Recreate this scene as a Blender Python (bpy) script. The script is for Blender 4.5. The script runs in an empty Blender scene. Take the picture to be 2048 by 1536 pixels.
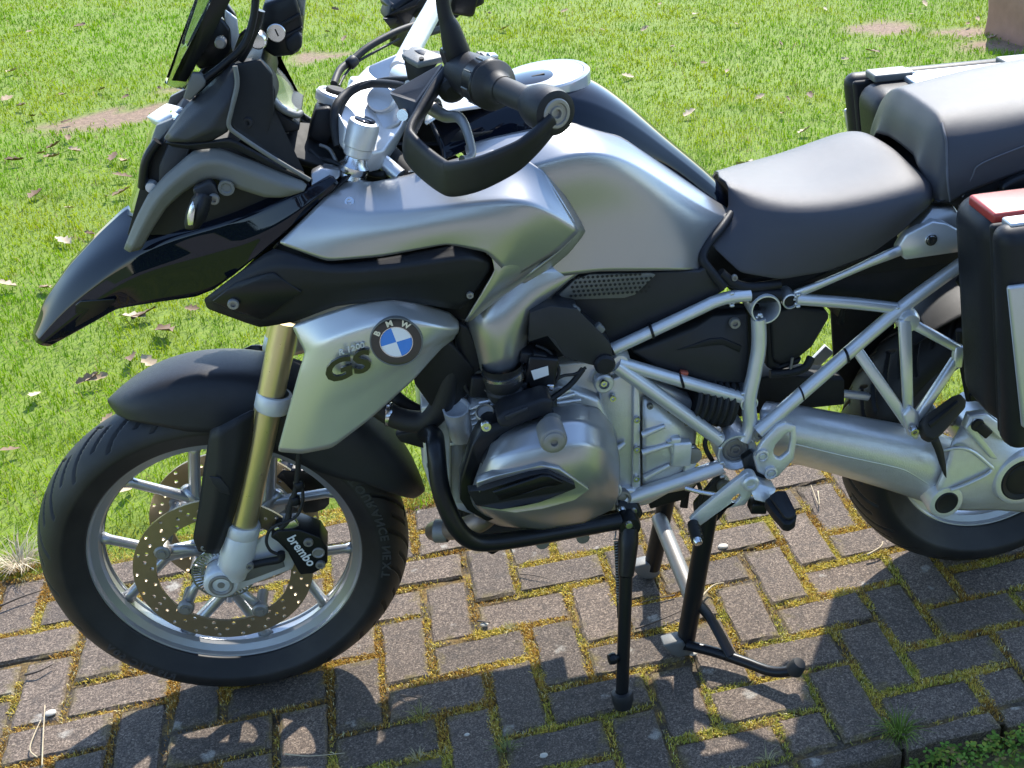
import bpy, bmesh, math, random
import numpy as np
from mathutils import Vector, Matrix

random.seed(7)
rng = np.random.default_rng(11)
S = bpy.context.scene
COL = S.collection

# ---------------------------------------------------------------- camera
cam = bpy.data.cameras.new('camera')
cam.sensor_width = 36.0
cam.lens = 42.10
cam.shift_x = -0.1581
cam.shift_y = -0.0119
cam.clip_start = 0.05
cam.clip_end = 500
cam_ob = bpy.data.objects.new('camera', cam)
COL.objects.link(cam_ob)
right = Vector((0.97289515, -0.22890681, -0.0328131))
up = Vector((0.13898749, 0.46542102, 0.87410854))
back = Vector((-0.1848175, -0.85497657, 0.48462104))
cam_ob.matrix_world = Matrix((
    (right.x, up.x, back.x, 0.43342),
    (right.y, up.y, back.y, -1.93360),
    (right.z, up.z, back.z, 1.64731),
    (0, 0, 0, 1)))
S.camera = cam_ob

# ---------------------------------------------------------------- sky, sun, exposure
SUN_EL = math.radians(45.5)
SUN_DIR = Vector((0.406, 0.914, 0)).normalized()      # horizontal direction towards the sun
w = bpy.data.worlds.new('World')
S.world = w
w.use_nodes = True
nt = w.node_tree
bg = nt.nodes['Background']
sky = nt.nodes.new('ShaderNodeTexSky')
sky.sky_type = 'NISHITA'
sky.sun_disc = False
sky.sun_elevation = SUN_EL
sky.sun_rotation = math.atan2(SUN_DIR.x, SUN_DIR.y)
sky.air_density = 1.0
sky.dust_density = 0.3
sky.ozone_density = 3.0
nt.links.new(sky.outputs[0], bg.inputs[0])
bg.inputs[1].default_value = 0.15
sun = bpy.data.lights.new('sun', 'SUN')
sun.energy = 3.0
sun.angle = math.radians(0.75)
sun.color = (1.0, 0.955, 0.88)
sun_ob = bpy.data.objects.new('sun', sun)
COL.objects.link(sun_ob)
d = Vector((SUN_DIR.x * math.cos(SUN_EL), SUN_DIR.y * math.cos(SUN_EL), math.sin(SUN_EL)))
sun_ob.rotation_euler = d.to_track_quat('Z', 'Y').to_euler()
sun_ob.location = (3, 6, 9)
S.view_settings.view_transform = 'Standard'
S.view_settings.look = 'None'
S.view_settings.exposure = 1.55
S.view_settings.gamma = 1.0
S.view_settings.use_curve_mapping = False
S.render.engine = 'CYCLES'
S.cycles.max_bounces = 8
S.cycles.transparent_max_bounces = 12
S.cycles.caustics_reflective = False
S.cycles.caustics_refractive = False

# ---------------------------------------------------------------- materials
MATS = {}

def principled(name):
    m = bpy.data.materials.new(name)
    m.use_nodes = True
    b = m.node_tree.nodes['Principled BSDF']
    MATS[name] = m
    return m, m.node_tree.nodes, m.node_tree.links, b

def surf(name, col, metal=0.0, rough=0.5, var=0.12, scale=18.0, bump=0.0, bscale=400.0,
         coat=0.0, coat_rough=0.05, rvar=0.12, dust=0.0, spec=0.5, fleck=0.0):
    """Painted / moulded / cast surface: base colour with slight mottling, uneven gloss, fine grain."""
    m, N, L, b = principled(name)
    tc = N.new('ShaderNodeTexCoord')
    nz = N.new('ShaderNodeTexNoise'); nz.inputs['Scale'].default_value = scale
    nz.inputs['Detail'].default_value = 6
    L.new(tc.outputs['Object'], nz.inputs['Vector'])
    mx = N.new('ShaderNodeMix'); mx.data_type = 'RGBA'
    mx.inputs[6].default_value = (*[c * (1 - var) for c in col], 1)
    mx.inputs[7].default_value = (*[min(1, c * (1 + var)) for c in col], 1)
    L.new(nz.outputs['Fac'], mx.inputs[0])
    out = mx.outputs[2]
    if dust > 0:                                   # settled dust and road film, patchy
        n2 = N.new('ShaderNodeTexNoise'); n2.inputs['Scale'].default_value = 9; n2.inputs['Detail'].default_value = 9
        L.new(tc.outputs['Object'], n2.inputs['Vector'])
        rp = N.new('ShaderNodeMapRange'); rp.inputs[1].default_value = 0.42; rp.inputs[2].default_value = 0.75
        rp.inputs[4].default_value = dust
        L.new(n2.outputs['Fac'], rp.inputs[0])
        m2 = N.new('ShaderNodeMix'); m2.data_type = 'RGBA'
        m2.inputs[7].default_value = (0.23, 0.205, 0.17, 1)
        L.new(rp.outputs[0], m2.inputs[0]); L.new(out, m2.inputs[6]); out = m2.outputs[2]
    L.new(out, b.inputs['Base Color'])
    b.inputs['Metallic'].default_value = metal
    b.inputs['Specular IOR Level'].default_value = spec
    mr = N.new('ShaderNodeMapRange')
    mr.inputs[3].default_value = max(0.02, rough - rvar * 0.5)
    mr.inputs[4].default_value = min(1, rough + rvar * 0.5)
    n3 = N.new('ShaderNodeTexNoise'); n3.inputs['Scale'].default_value = scale * 2.3; n3.inputs['Detail'].default_value = 8
    L.new(tc.outputs['Object'], n3.inputs['Vector'])
    L.new(n3.outputs['Fac'], mr.inputs[0]); L.new(mr.outputs[0], b.inputs['Roughness'])
    if coat:
        b.inputs['Coat Weight'].default_value = coat
        b.inputs['Coat Roughness'].default_value = coat_rough
    if bump:
        bn = N.new('ShaderNodeTexNoise'); bn.inputs['Scale'].default_value = bscale; bn.inputs['Detail'].default_value = 3
        L.new(tc.outputs['Object'], bn.inputs['Vector'])
        bp = N.new('ShaderNodeBump'); bp.inputs['Strength'].default_value = bump; bp.inputs['Distance'].default_value = 0.001
        L.new(bn.outputs['Fac'], bp.inputs['Height']); L.new(bp.outputs[0], b.inputs['Normal'])
    return m

surf('silver_paint', (0.385, 0.385, 0.385), 0.72, 0.30, 0.05, 900, 0.05, 1800, rvar=0.06)
surf('silver_cover', (0.54, 0.54, 0.52), 0.62, 0.31, 0.05, 900, 0.05, 1800, rvar=0.06)
surf('cast_alloy', (0.68, 0.69, 0.70), 0.5, 0.36, 0.10, 60, 0.5, 330, rvar=0.2, dust=0.08)
surf('frame_paint', (0.66, 0.67, 0.68), 0.5, 0.32, 0.05, 40, 0.06, 900, rvar=0.10, dust=0.05)
surf('rim_paint', (0.46, 0.47, 0.48), 0.6, 0.30, 0.05, 30, 0.05, 900, rvar=0.10, dust=0.08)
surf('fork_white', (0.66, 0.67, 0.67), 0.25, 0.42, 0.04, 40, 0.1, 900, dust=0.06)
surf('fork_gold', (0.68, 0.56, 0.32), 0.8, 0.30, 0.05, 30, 0.05, 300, rvar=0.12)
surf('steel_bright', (0.62, 0.62, 0.62), 1.0, 0.25, 0.06, 50)
surf('steel_dull', (0.26, 0.25, 0.235), 0.55, 0.5, 0.2, 30, 0.2, 300, dust=0.2)
surf('rust_steel', (0.27, 0.21, 0.17), 0.7, 0.5, 0.3, 25, 0.2, 300)
surf('disc_steel', (0.34, 0.265, 0.165), 0.75, 0.36, 0.12, 60, 0.1, 600)
surf('black_matte', (0.013, 0.0135, 0.016), 0, 0.46, 0.15, 60, 0.25, 1500, dust=0.01, spec=0.25)
surf('black_paint', (0.009, 0.0095, 0.011), 0, 0.32, 0.1, 40, 0.1, 900, dust=0.01, spec=0.28)
surf('black_deep', (0.005, 0.005, 0.0055), 0, 0.7, 0.1, 40)
surf('charcoal', (0.024, 0.0245, 0.028), 0, 0.44, 0.12, 60, 0.25, 1400, dust=0.01, spec=0.3)
surf('arch_grey', (0.15, 0.15, 0.138), 0.1, 0.50, 0.06, 60, 0.3, 1400, dust=0.04)
surf('gloss_black', (0.004, 0.006, 0.012), 0, 0.03, 0.2, 8, 0, rvar=0.02, spec=0.32)
surf('rubber', (0.014, 0.014, 0.015), 0, 0.58, 0.2, 30, 0.2, 800, dust=0.04, spec=0.4)
surf('tyre_rubber', (0.015, 0.0145, 0.0145), 0, 0.52, 0.2, 25, 0.25, 900, dust=0.11, spec=0.4)
surf('tyre_letter', (0.045, 0.045, 0.046), 0, 0.5, 0.2, 25, 0.2, 900)
surf('seat_vinyl', (0.048, 0.047, 0.054), 0, 0.45, 0.08, 30, 0.5, 1600, rvar=0.06, spec=0.45)
surf('seat_vinyl_side', (0.034, 0.034, 0.040), 0, 0.46, 0.08, 30, 0.5, 1600, rvar=0.06, spec=0.5)
surf('seam', (0.10, 0.10, 0.11), 0, 0.7, 0.1, 60)
surf('bar_white', (0.74, 0.75, 0.75), 0.2, 0.34, 0.03, 30, rvar=0.08)
surf('yoke_silver', (0.62, 0.63, 0.64), 0.45, 0.38, 0.05, 60, 0.15, 900)
surf('cap_white', (0.52, 0.52, 0.51), 0.25, 0.34, 0.03, 60)
surf('lens_clear', (0.55, 0.57, 0.58), 0.3, 0.15, 0.05, 20)
surf('lamp_glass', (0.045, 0.05, 0.06), 0.0, 0.10, 0.1, 20, coat=1.0)
surf('screen_lcd', (0.20, 0.21, 0.19), 0, 0.22, 0.1, 20, coat=0.6)
surf('red_lens', (0.36, 0.04, 0.03), 0, 0.42, 0.06, 40)
surf('pannier_alu', (0.50, 0.51, 0.52), 0.6, 0.36, 0.05, 40, 0.08, 900)
surf('emblem_blue', (0.02, 0.20, 0.62), 0, 0.3, 0.03, 20, coat=0.5)
surf('emblem_white', (0.78, 0.78, 0.78), 0, 0.3, 0.03, 20, coat=0.5)
surf('emblem_black', (0.010, 0.010, 0.010), 0, 0.3, 0.03, 20, coat=0.5)
surf('letter_cream', (0.72, 0.68, 0.52), 0.3, 0.35, 0.03, 20)
surf('letter_white', (0.72, 0.72, 0.70), 0, 0.5, 0.05, 60)
surf('sticker', (0.70, 0.70, 0.68), 0, 0.45, 0.05, 60)
surf('button_red', (0.45, 0.10, 0.06), 0, 0.4, 0.05, 60)
surf('twig', (0.10, 0.075, 0.055), 0, 0.8, 0.4, 120, 0.4, 300)
surf('straw', (0.50, 0.40, 0.25), 0, 0.8, 0.3, 120)
surf('pebble', (0.52, 0.47, 0.38), 0, 0.7, 0.25, 60, 0.3, 300)
surf('sandstone', (0.36, 0.19, 0.13), 0, 0.85, 0.28, 14, 0.6, 120)

def glass():
    m, N, L, b = principled('screen_glass')
    b.inputs['Base Color'].default_value = (0.66, 0.72, 0.66, 1)
    b.inputs['Roughness'].default_value = 0.03
    b.inputs['IOR'].default_value = 1.05
    b.inputs['Transmission Weight'].default_value = 1.0
    tc = N.new('ShaderNodeTexCoord'); nz = N.new('ShaderNodeTexNoise'); nz.inputs['Scale'].default_value = 30
    L.new(tc.outputs['Object'], nz.inputs['Vector'])
    mr = N.new('ShaderNodeMapRange'); mr.inputs[3].default_value = 0.02; mr.inputs[4].default_value = 0.07
    L.new(nz.outputs['Fac'], mr.inputs[0]); L.new(mr.outputs[0], b.inputs['Roughness'])
glass()

# ---------------------------------------------------------------- object helpers
def link(name, me, mat, parent=None, smooth=True):
    o = bpy.data.objects.new(name, me)
    COL.objects.link(o)
    if mat and not me.materials:
        me.materials.append(MATS[mat] if isinstance(mat, str) else mat)
    if smooth and len(me.polygons):
        me.polygons.foreach_set('use_smooth', [True] * len(me.polygons))
    if parent is not None:
        o.parent = parent
        o.matrix_parent_inverse = ROOTINV.get(parent.name, Matrix())
    return o

ROOTINV = {}

def thing(name, loc, label, cat, group=None):
    o = bpy.data.objects.new(name, None)
    COL.objects.link(o)
    o.location = loc
    o.empty_display_size = 0.1
    ROOTINV[o.name] = Matrix.Translation(-Vector(loc))
    tag(o, label, cat, group)
    return o

def tag(o, label, cat, group=None):
    o['label'] = label; o['category'] = cat
    if group: o['group'] = group
    return o

def mirrored(pts):
    return [(p[0], -p[1], p[2]) for p in pts]

def add_bevel(o, w, seg=2, angle=35):
    if w:
        b = o.modifiers.new('bevel', 'BEVEL'); b.width = w; b.segments = seg
        b.limit_method = 'ANGLE'; b.angle_limit = math.radians(angle); b.harden_normals = False
    return o

def sharp(o, deg=40):
    me = o.data
    me.update()
    bm = bmesh.new(); bm.from_mesh(me)
    lim = math.radians(deg)
    for e in bm.edges:
        if len(e.link_faces) == 2 and e.calc_face_angle(0) > lim:
            e.smooth = False
    bm.to_mesh(me); bm.free()
    return o

def from_bm(name, bm, mat, parent, smooth=True):
    bmesh.ops.recalc_face_normals(bm, faces=bm.faces[:])
    me = bpy.data.meshes.new(name); bm.to_mesh(me); bm.free()
    return link(name, me, mat, parent, smooth)

def plate(name, pts, th, mat, parent, bev=0.003, dirv=(0, 1, 0), m=False, seg=2, holes=None):
    """Solid slab: outline in 3-D pushed th along dirv, edges rounded."""
    def one(pp, dv):
        bm = bmesh.new()
        dv = Vector(dv).normalized() * th
        a = [bm.verts.new(p) for p in pp]
        b = [bm.verts.new(Vector(p) + dv) for p in pp]
        n = len(a)
        fa = bm.faces.new(a); fb = bm.faces.new(b[::-1])
        for i in range(n):
            bm.faces.new((a[i], a[(i + 1) % n], b[(i + 1) % n], b[i]))
        bmesh.ops.triangulate(bm, faces=[fa, fb], ngon_method='EAR_CLIP')
        bmesh.ops.dissolve_limit(bm, angle_limit=0.02, verts=bm.verts[:], edges=bm.edges[:])
        o = from_bm(name, bm, mat, parent, True)
        add_bevel(o, bev, seg)
        sharp(o, 50) if not bev else None
        return o
    o = one(pts, dirv)
    if m:
        one(mirrored(pts), (dirv[0], -dirv[1], dirv[2]))
    return o

def sheet(name, rows, mat, parent, th=0.004, sub=2, crease_rows=(), crease_cols=(), edge=0.6, m=False, closed=False, caps=False, thdir=1):
    """Curved panel through a grid of control points, with real thickness."""
    def one(rr, flip):
        bm = bmesh.new()
        V = [[bm.verts.new(p) for p in r] for r in rr]
        nr, nc = len(V), len(V[0])
        for i in range(nr - 1):
            for j in range(nc if closed else nc - 1):
                f = (V[i][j], V[i][(j + 1) % nc], V[i + 1][(j + 1) % nc], V[i + 1][j])
                try: bm.faces.new(f)
                except ValueError: pass
        if caps:
            bm.faces.new(V[0]); bm.faces.new(V[-1][::-1])
        bmesh.ops.remove_doubles(bm, verts=bm.verts[:], dist=0.0004)
        cl = bm.edges.layers.float.new('crease_edge')
        idx = {}
        for i in range(nr):
            for j in range(nc):
                if V[i][j].is_valid: idx[V[i][j]] = (i, j)
        for e in bm.edges:
            a, b = idx.get(e.verts[0]), idx.get(e.verts[1])
            if not a or not b: continue
            if a[0] == b[0] and a[0] in crease_rows: e[cl] = 0.75
            if a[1] == b[1] and a[1] in crease_cols: e[cl] = 0.75
            if len(e.link_faces) == 1: e[cl] = edge
        bmesh.ops.recalc_face_normals(bm, faces=bm.faces[:])
        me = bpy.data.meshes.new(name); bm.to_mesh(me); bm.free()
        o = link(name, me, mat, parent)
        if th:
            s = o.modifiers.new('thickness', 'SOLIDIFY'); s.thickness = th; s.offset = 0.0
            s.edge_crease_rim = 0.5; s.edge_crease_inner = 0.5; s.edge_crease_outer = 0.5
        if sub:
            s = o.modifiers.new('smooth', 'SUBSURF'); s.levels = sub; s.render_levels = sub
        return o
    o = one(rows, False)
    if m:
        one([mirrored(r) for r in rows], True)
    return o

def spline(pts, k=6):
    P = [Vector(p) for p in pts]
    if len(P) < 3: return P
    out = []
    for i in range(len(P) - 1):
        p0 = P[max(i - 1, 0)]; p1 = P[i]; p2 = P[i + 1]; p3 = P[min(i + 2, len(P) - 1)]
        for s in range(k):
            t = s / k
            out.append(0.5 * ((2 * p1) + (p2 - p0) * t + (2 * p0 - 5 * p1 + 4 * p2 - p3) * t * t + (3 * p1 - p0 - 3 * p2 + p3) * t ** 3))
    out.append(P[-1])
    return out

def tube_bm(bm, pts, r, n=12, cap=True, flat=1.0):
    P = [Vector(p) for p in pts]
    rs = r if isinstance(r, (list, tuple)) else [r] * len(P)
    if len(rs) != len(P):
        rs = [rs[0] + (rs[-1] - rs[0]) * i / (len(P) - 1) for i in range(len(P))] if len(rs) == 2 else \
             list(np.interp(np.linspace(0, 1, len(P)), np.linspace(0, 1, len(rs)), rs))
    rings = []
    t0 = (P[1] - P[0]).normalized()
    u = t0.orthogonal().normalized()
    for i, p in enumerate(P):
        t = (P[min(i + 1, len(P) - 1)] - P[max(i - 1, 0)]).normalized()
        u = (u - t * u.dot(t)).normalized()
        v = t.cross(u)
        rings.append([bm.verts.new(p + (u * math.cos(a) + v * math.sin(a) * flat) * rs[i])
                      for a in [2 * math.pi * q / n for q in range(n)]])
    for a, b in zip(rings, rings[1:]):
        for q in range(n):
            bm.faces.new((a[q], a[(q + 1) % n], b[(q + 1) % n], b[q]))
    if cap:
        bm.faces.new(rings[0][::-1]); bm.faces.new(rings[-1])

def tube(name, pts, r, mat, parent, n=14, k=6, cap=True, m=False, smooth_path=True, flat=1.0):
    def one(pp):
        bm = bmesh.new()
        tube_bm(bm, spline(pp, k) if smooth_path else pp, r, n, cap, flat)
        return sharp(from_bm(name, bm, mat, parent), 50)
    o = one(pts)
    if m: one(mirrored(pts))
    return o

def lathe(name, p0, axis, prof, mat, parent, n=32, m=False, sharpdeg=35):
    """Turned part: prof is a list of (radius, distance along the axis)."""
    def one(p0, axis):
        bm = bmesh.new()
        ax = Vector(axis).normalized(); u = ax.orthogonal().normalized(); v = ax.cross(u); o0 = Vector(p0)
        rings = []
        for r, h in prof:
            if r < 1e-5:
                rings.append([bm.verts.new(o0 + ax * h)])
            else:
                rings.append([bm.verts.new(o0 + ax * h + (u * math.cos(a) + v * math.sin(a)) * r)
                              for a in [2 * math.pi * q / n for q in range(n)]])
        for a, b in zip(rings, rings[1:]):
            for q in range(n):
                if len(a) == 1 and len(b) == 1: continue
                if len(a) == 1: bm.faces.new((a[0], b[(q + 1) % n], b[q]))
                elif len(b) == 1: bm.faces.new((a[q], a[(q + 1) % n], b[0]))
                else: bm.faces.new((a[q], a[(q + 1) % n], b[(q + 1) % n], b[q]))
        return sharp(from_bm(name, bm, mat, parent), sharpdeg)
    o = one(p0, axis)
    if m: one((p0[0], -p0[1], p0[2]), (axis[0], -axis[1], axis[2]))
    return o

def cyl(name, p0, p1, r, mat, parent, bev=0.002, n=24, r2=None, m=False):
    p0 = Vector(p0); p1 = Vector(p1); h = (p1 - p0).length; r2 = r if r2 is None else r2
    b = min(bev, r * 0.4, h * 0.4)
    prof = [(0, 0), (r - b, 0), (r, b), (r2, h - b), (r2 - b, h), (0, h)]
    return lathe(name, p0, p1 - p0, prof, mat, parent, n, m, 60)

def bolt(name, p, axis, r, mat, parent, h=None, m=False):
    """Cap screw seen head-on: rim, bevel and hex recess depth."""
    h = h or r * 0.7
    return lathe(name, p, axis, [(r * 1.0, -0.002), (r, h * 0.7), (r * 0.86, h), (r * 0.45, h), (r * 0.42, h * 0.35), (0, h * 0.3)], mat, parent, 18, m)

def box(name, c, size, mat, parent, rot=(0, 0, 0), bev=0.003, m=False):
    def one(c, rot):
        bm = bmesh.new(); bmesh.ops.create_cube(bm, size=1)
        M = Matrix.Translation(c) @ Matrix.Rotation(rot[2], 4, 'Z') @ Matrix.Rotation(rot[1], 4, 'Y') @ Matrix.Rotation(rot[0], 4, 'X') @ Matrix.Diagonal((*size, 1))
        bm.transform(M)
        return add_bevel(from_bm(name, bm, mat, parent), bev)
    o = one(c, rot)
    if m: one((c[0], -c[1], c[2]), (-rot[0], rot[1], -rot[2]))
    return o

def text_mesh(s, size, extrude, shear=0.0, sx=1.0, offset=0.0):
    cu = bpy.data.curves.new('lettering', 'FONT')
    cu.body = s; cu.size = size; cu.extrude = extrude; cu.shear = shear; cu.align_x = 'CENTER'; cu.align_y = 'CENTER'
    cu.resolution_u = 3; cu.offset = offset
    o = bpy.data.objects.new('lettering', cu); COL.objects.link(o)
    bpy.context.view_layer.update()
    me = bpy.data.meshes.new_from_object(o.evaluated_get(bpy.context.evaluated_depsgraph_get()))
    bpy.data.objects.remove(o); bpy.data.curves.remove(cu)
    if sx != 1.0:
        for v in me.vertices: v.co.x *= sx
    return me

def text(name, s, org, xd, yd, size, mat, parent, extrude=0.0008, shear=0.0, sx=1.0, offset=0.0):
    me = text_mesh(s, size, extrude, shear, sx, offset)
    X = Vector(xd).normalized(); Z = X.cross(Vector(yd)).normalized(); Y = Z.cross(X)
    M = Matrix(((X.x, Y.x, Z.x, org[0]), (X.y, Y.y, Z.y, org[1]), (X.z, Y.z, Z.z, org[2]), (0, 0, 0, 1)))
    me.transform(M)
    return link(name, me, mat, parent, False)

# ================================================================ ground
GYAW = math.radians(2.1945)                       # the paving runs 2.2 degrees off the motorcycle's axis
GS_ = 0.09938                                     # paving module
def grid_to_world(i, j):
    """module coordinates of the herringbone (i to the right, j towards the viewer) -> metres"""
    gx, gy = i * GS_ + 0.32322, -j * GS_ - 0.00977
    c, s = math.cos(GYAW), math.sin(GYAW)
    return (c * gx - s * gy, s * gx + c * gy)

def noise_tex(N, L, tc, scale, detail=6, rough=0.55):
    n = N.new('ShaderNodeTexNoise'); n.inputs['Scale'].default_value = scale
    n.inputs['Detail'].default_value = detail; n.inputs['Roughness'].default_value = rough
    L.new(tc, n.inputs['Vector']); return n.outputs['Fac']

def ramp(N, L, fac, stops):
    r = N.new('ShaderNodeValToRGB')
    e = r.color_ramp.elements
    while len(e) > 1: e.remove(e[-1])
    e[0].position = stops[0][0]; e[0].color = (*stops[0][1], 1)
    for p, c in stops[1:]:
        x = e.new(p); x.color = (*c, 1)
    L.new(fac, r.inputs[0]); return r.outputs[0]

def mixc(N, L, fac, a, b):
    m = N.new('ShaderNodeMix'); m.data_type = 'RGBA'
    if isinstance(fac, float): m.inputs[0].default_value = fac
    else: L.new(fac, m.inputs[0])
    for k, v in ((6, a), (7, b)):
        if isinstance(v, tuple): m.inputs[k].default_value = (*v, 1)
        else: L.new(v, m.inputs[k])
    return m.outputs[2]

def maprange(N, L, f, a, b, c=0.0, d=1.0):
    m = N.new('ShaderNodeMapRange'); m.inputs[1].default_value = a; m.inputs[2].default_value = b
    m.inputs[3].default_value = c; m.inputs[4].default_value = d
    L.new(f, m.inputs[0]); return m.outputs[0]

# --- soil under the lawn
def lawn_soil_mat():
    m, N, L, b = principled('lawn_soil')
    geo = N.new('ShaderNodeNewGeometry'); P = geo.outputs['Position']
    n1 = noise_tex(N, L, P, 3.5, 8); n2 = noise_tex(N, L, P, 60, 8, 0.7)
    c = ramp(N, L, n2, [(0.25, (0.08, 0.11, 0.012)), (0.5, (0.15, 0.22, 0.018)), (0.75, (0.24, 0.28, 0.035))])
    c2 = ramp(N, L, n2, [(0.3, (0.12, 0.075, 0.045)), (0.7, (0.32, 0.21, 0.13))])
    at = N.new('ShaderNodeAttribute'); at.attribute_name = 'bare'
    L.new(mixc(N, L, at.outputs['Fac'], c, c2), b.inputs['Base Color'])
    b.inputs['Roughness'].default_value = 0.9
    bp = N.new('ShaderNodeBump'); bp.inputs['Strength'].default_value = 0.6; bp.inputs['Distance'].default_value = 0.01
    L.new(n2, bp.inputs['Height']); L.new(bp.outputs[0], b.inputs['Normal'])
lawn_soil_mat()

# bare patches in the turf: centre x, y, half length, half width, turn
BARE = [(*(-0.9725,4.2389,0)[:2], .34, .17, .10), (*(-0.012,5.1122,0)[:2], .20, .12, .12), (*(-0.746,4.6533,0)[:2], .09, .06, .2),
        (*(3.1417,4.6229,0)[:2], .22, .18, .15), (*(3.5597,4.3565,0)[:2], .20, .10, -.2), (*(3.6425,4.008,0)[:2], .30, .16, -.3)]
def vnoise(x, y, seed=0):
    """cheap smooth value noise on arrays"""
    xi = np.floor(x).astype(int); yi = np.floor(y).astype(int); xf = x - xi; yf = y - yi
    def h(a, b):
        q = np.sin(a * 127.1 + b * 311.7 + seed * 74.7) * 43758.5453
        return q - np.floor(q)
    u = xf * xf * (3 - 2 * xf); v = yf * yf * (3 - 2 * yf)
    return (h(xi, yi) * (1 - u) + h(xi + 1, yi) * u) * (1 - v) + (h(xi, yi + 1) * (1 - u) + h(xi + 1, yi + 1) * u) * v
def fbm(x, y, seed=0):
    return 0.55 * vnoise(x, y, seed) + 0.3 * vnoise(x * 2.1, y * 2.1, seed + 1) + 0.15 * vnoise(x * 4.3, y * 4.3, seed + 2)
def bareness(x, y):
    f = np.zeros_like(x)
    for cx, cy, a, b_, t in BARE:
        c, s = math.cos(t), math.sin(t)
        u = ((x - cx) * c + (y - cy) * s) / a; v = (-(x - cx) * s + (y - cy) * c) / b_
        dd = np.sqrt(u * u + v * v) + (fbm(x * 9, y * 9, 5) - .5) * 0.9
        f = np.maximum(f, np.clip((1.12 - dd) / 0.35, 0, 1))
    return f
# edge of the path on the lawn side / near side, in module rows
def edge_far(i):  return -5.0
def edge_near(i): return 5.42
def path_j(x, y):
    """module coordinates of world points"""
    c, s = math.cos(-GYAW), math.sin(-GYAW)
    gx = c * x - s * y; gy = s * x + c * y
    return (gx - 0.32322) / GS_, -(gy + 0.00977) / GS_

def make_ground():
    # one sheet to the horizon, finer near the viewer, dipped under the paving
    xs = np.concatenate([[-120, -40, -15, -7], np.arange(-4, 6.01, 0.10), [8, 15, 40, 120]])
    ys = np.concatenate([[-120, -40, -12, -5, -2.5], np.arange(-1.6, 9.01, 0.10), [12, 20, 45, 120]])
    X, Y = np.meshgrid(xs, ys)
    i, j = path_j(X, Y)
    inside = (j > -5.3) & (j < 5.55)
    Z = np.where(inside, -0.075, 0.012 * (fbm(X * 1.3, Y * 1.3, 3) - .5) - 0.006)
    Z = np.where((j >= 5.55), -0.009 + 0.02 * (fbm(X * 5, Y * 5, 8) - .5), Z)
    nx, ny = len(xs), len(ys)
    me = bpy.data.meshes.new('lawn_ground')
    v = np.stack([X, Y, Z], -1).reshape(-1, 3)
    q = np.arange(nx * ny).reshape(ny, nx)
    f = np.stack([q[:-1, :-1], q[:-1, 1:], q[1:, 1:], q[1:, :-1]], -1).reshape(-1, 4)
    me.from_pydata(v.tolist(), [], f.tolist())
    a = me.attributes.new('bare', 'FLOAT', 'POINT')
    bb = bareness(X.ravel(), Y.ravel()); bb = np.maximum(bb, ((j.ravel() > 5.3) & (j.ravel() < 6.4)) * 0.8)
    a.data.foreach_set('value', bb.astype(np.float32))
    o = link('lawn_ground', me, 'lawn_soil'); o['kind'] = 'structure'
make_ground()

# --- paving: bedding with mossy joints, every paver its own block
def moss_bed_mat():
    m, N, L, b = principled('joint_moss')
    geo = N.new('ShaderNodeNewGeometry'); P = geo.outputs['Position']
    n1 = noise_tex(N, L, P, 7, 6); n2 = noise_tex(N, L, P, 170, 8, 0.75); n3 = noise_tex(N, L, P, 17, 5)
    c = ramp(N, L, n2, [(0.28, (0.05, 0.032, 0.014)), (0.48, (0.17, 0.105, 0.035)), (0.66, (0.38, 0.26, 0.075)), (0.82, (0.55, 0.46, 0.24))])
    c2 = ramp(N, L, n2, [(0.28, (0.025, 0.020, 0.014)), (0.5, (0.085, 0.065, 0.042)), (0.75, (0.24, 0.20, 0.14))])
    L.new(mixc(N, L, maprange(N, L, n3, 0.42, 0.58), c, c2), b.inputs['Base Color'])
    b.inputs['Roughness'].default_value = 0.95
    bp = N.new('ShaderNodeBump'); bp.inputs['Strength'].default_value = 1.0; bp.inputs['Distance'].default_value = 0.006
    L.new(n2, bp.inputs['Height']); L.new(bp.outputs[0], b.inputs['Normal'])
moss_bed_mat()

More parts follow.
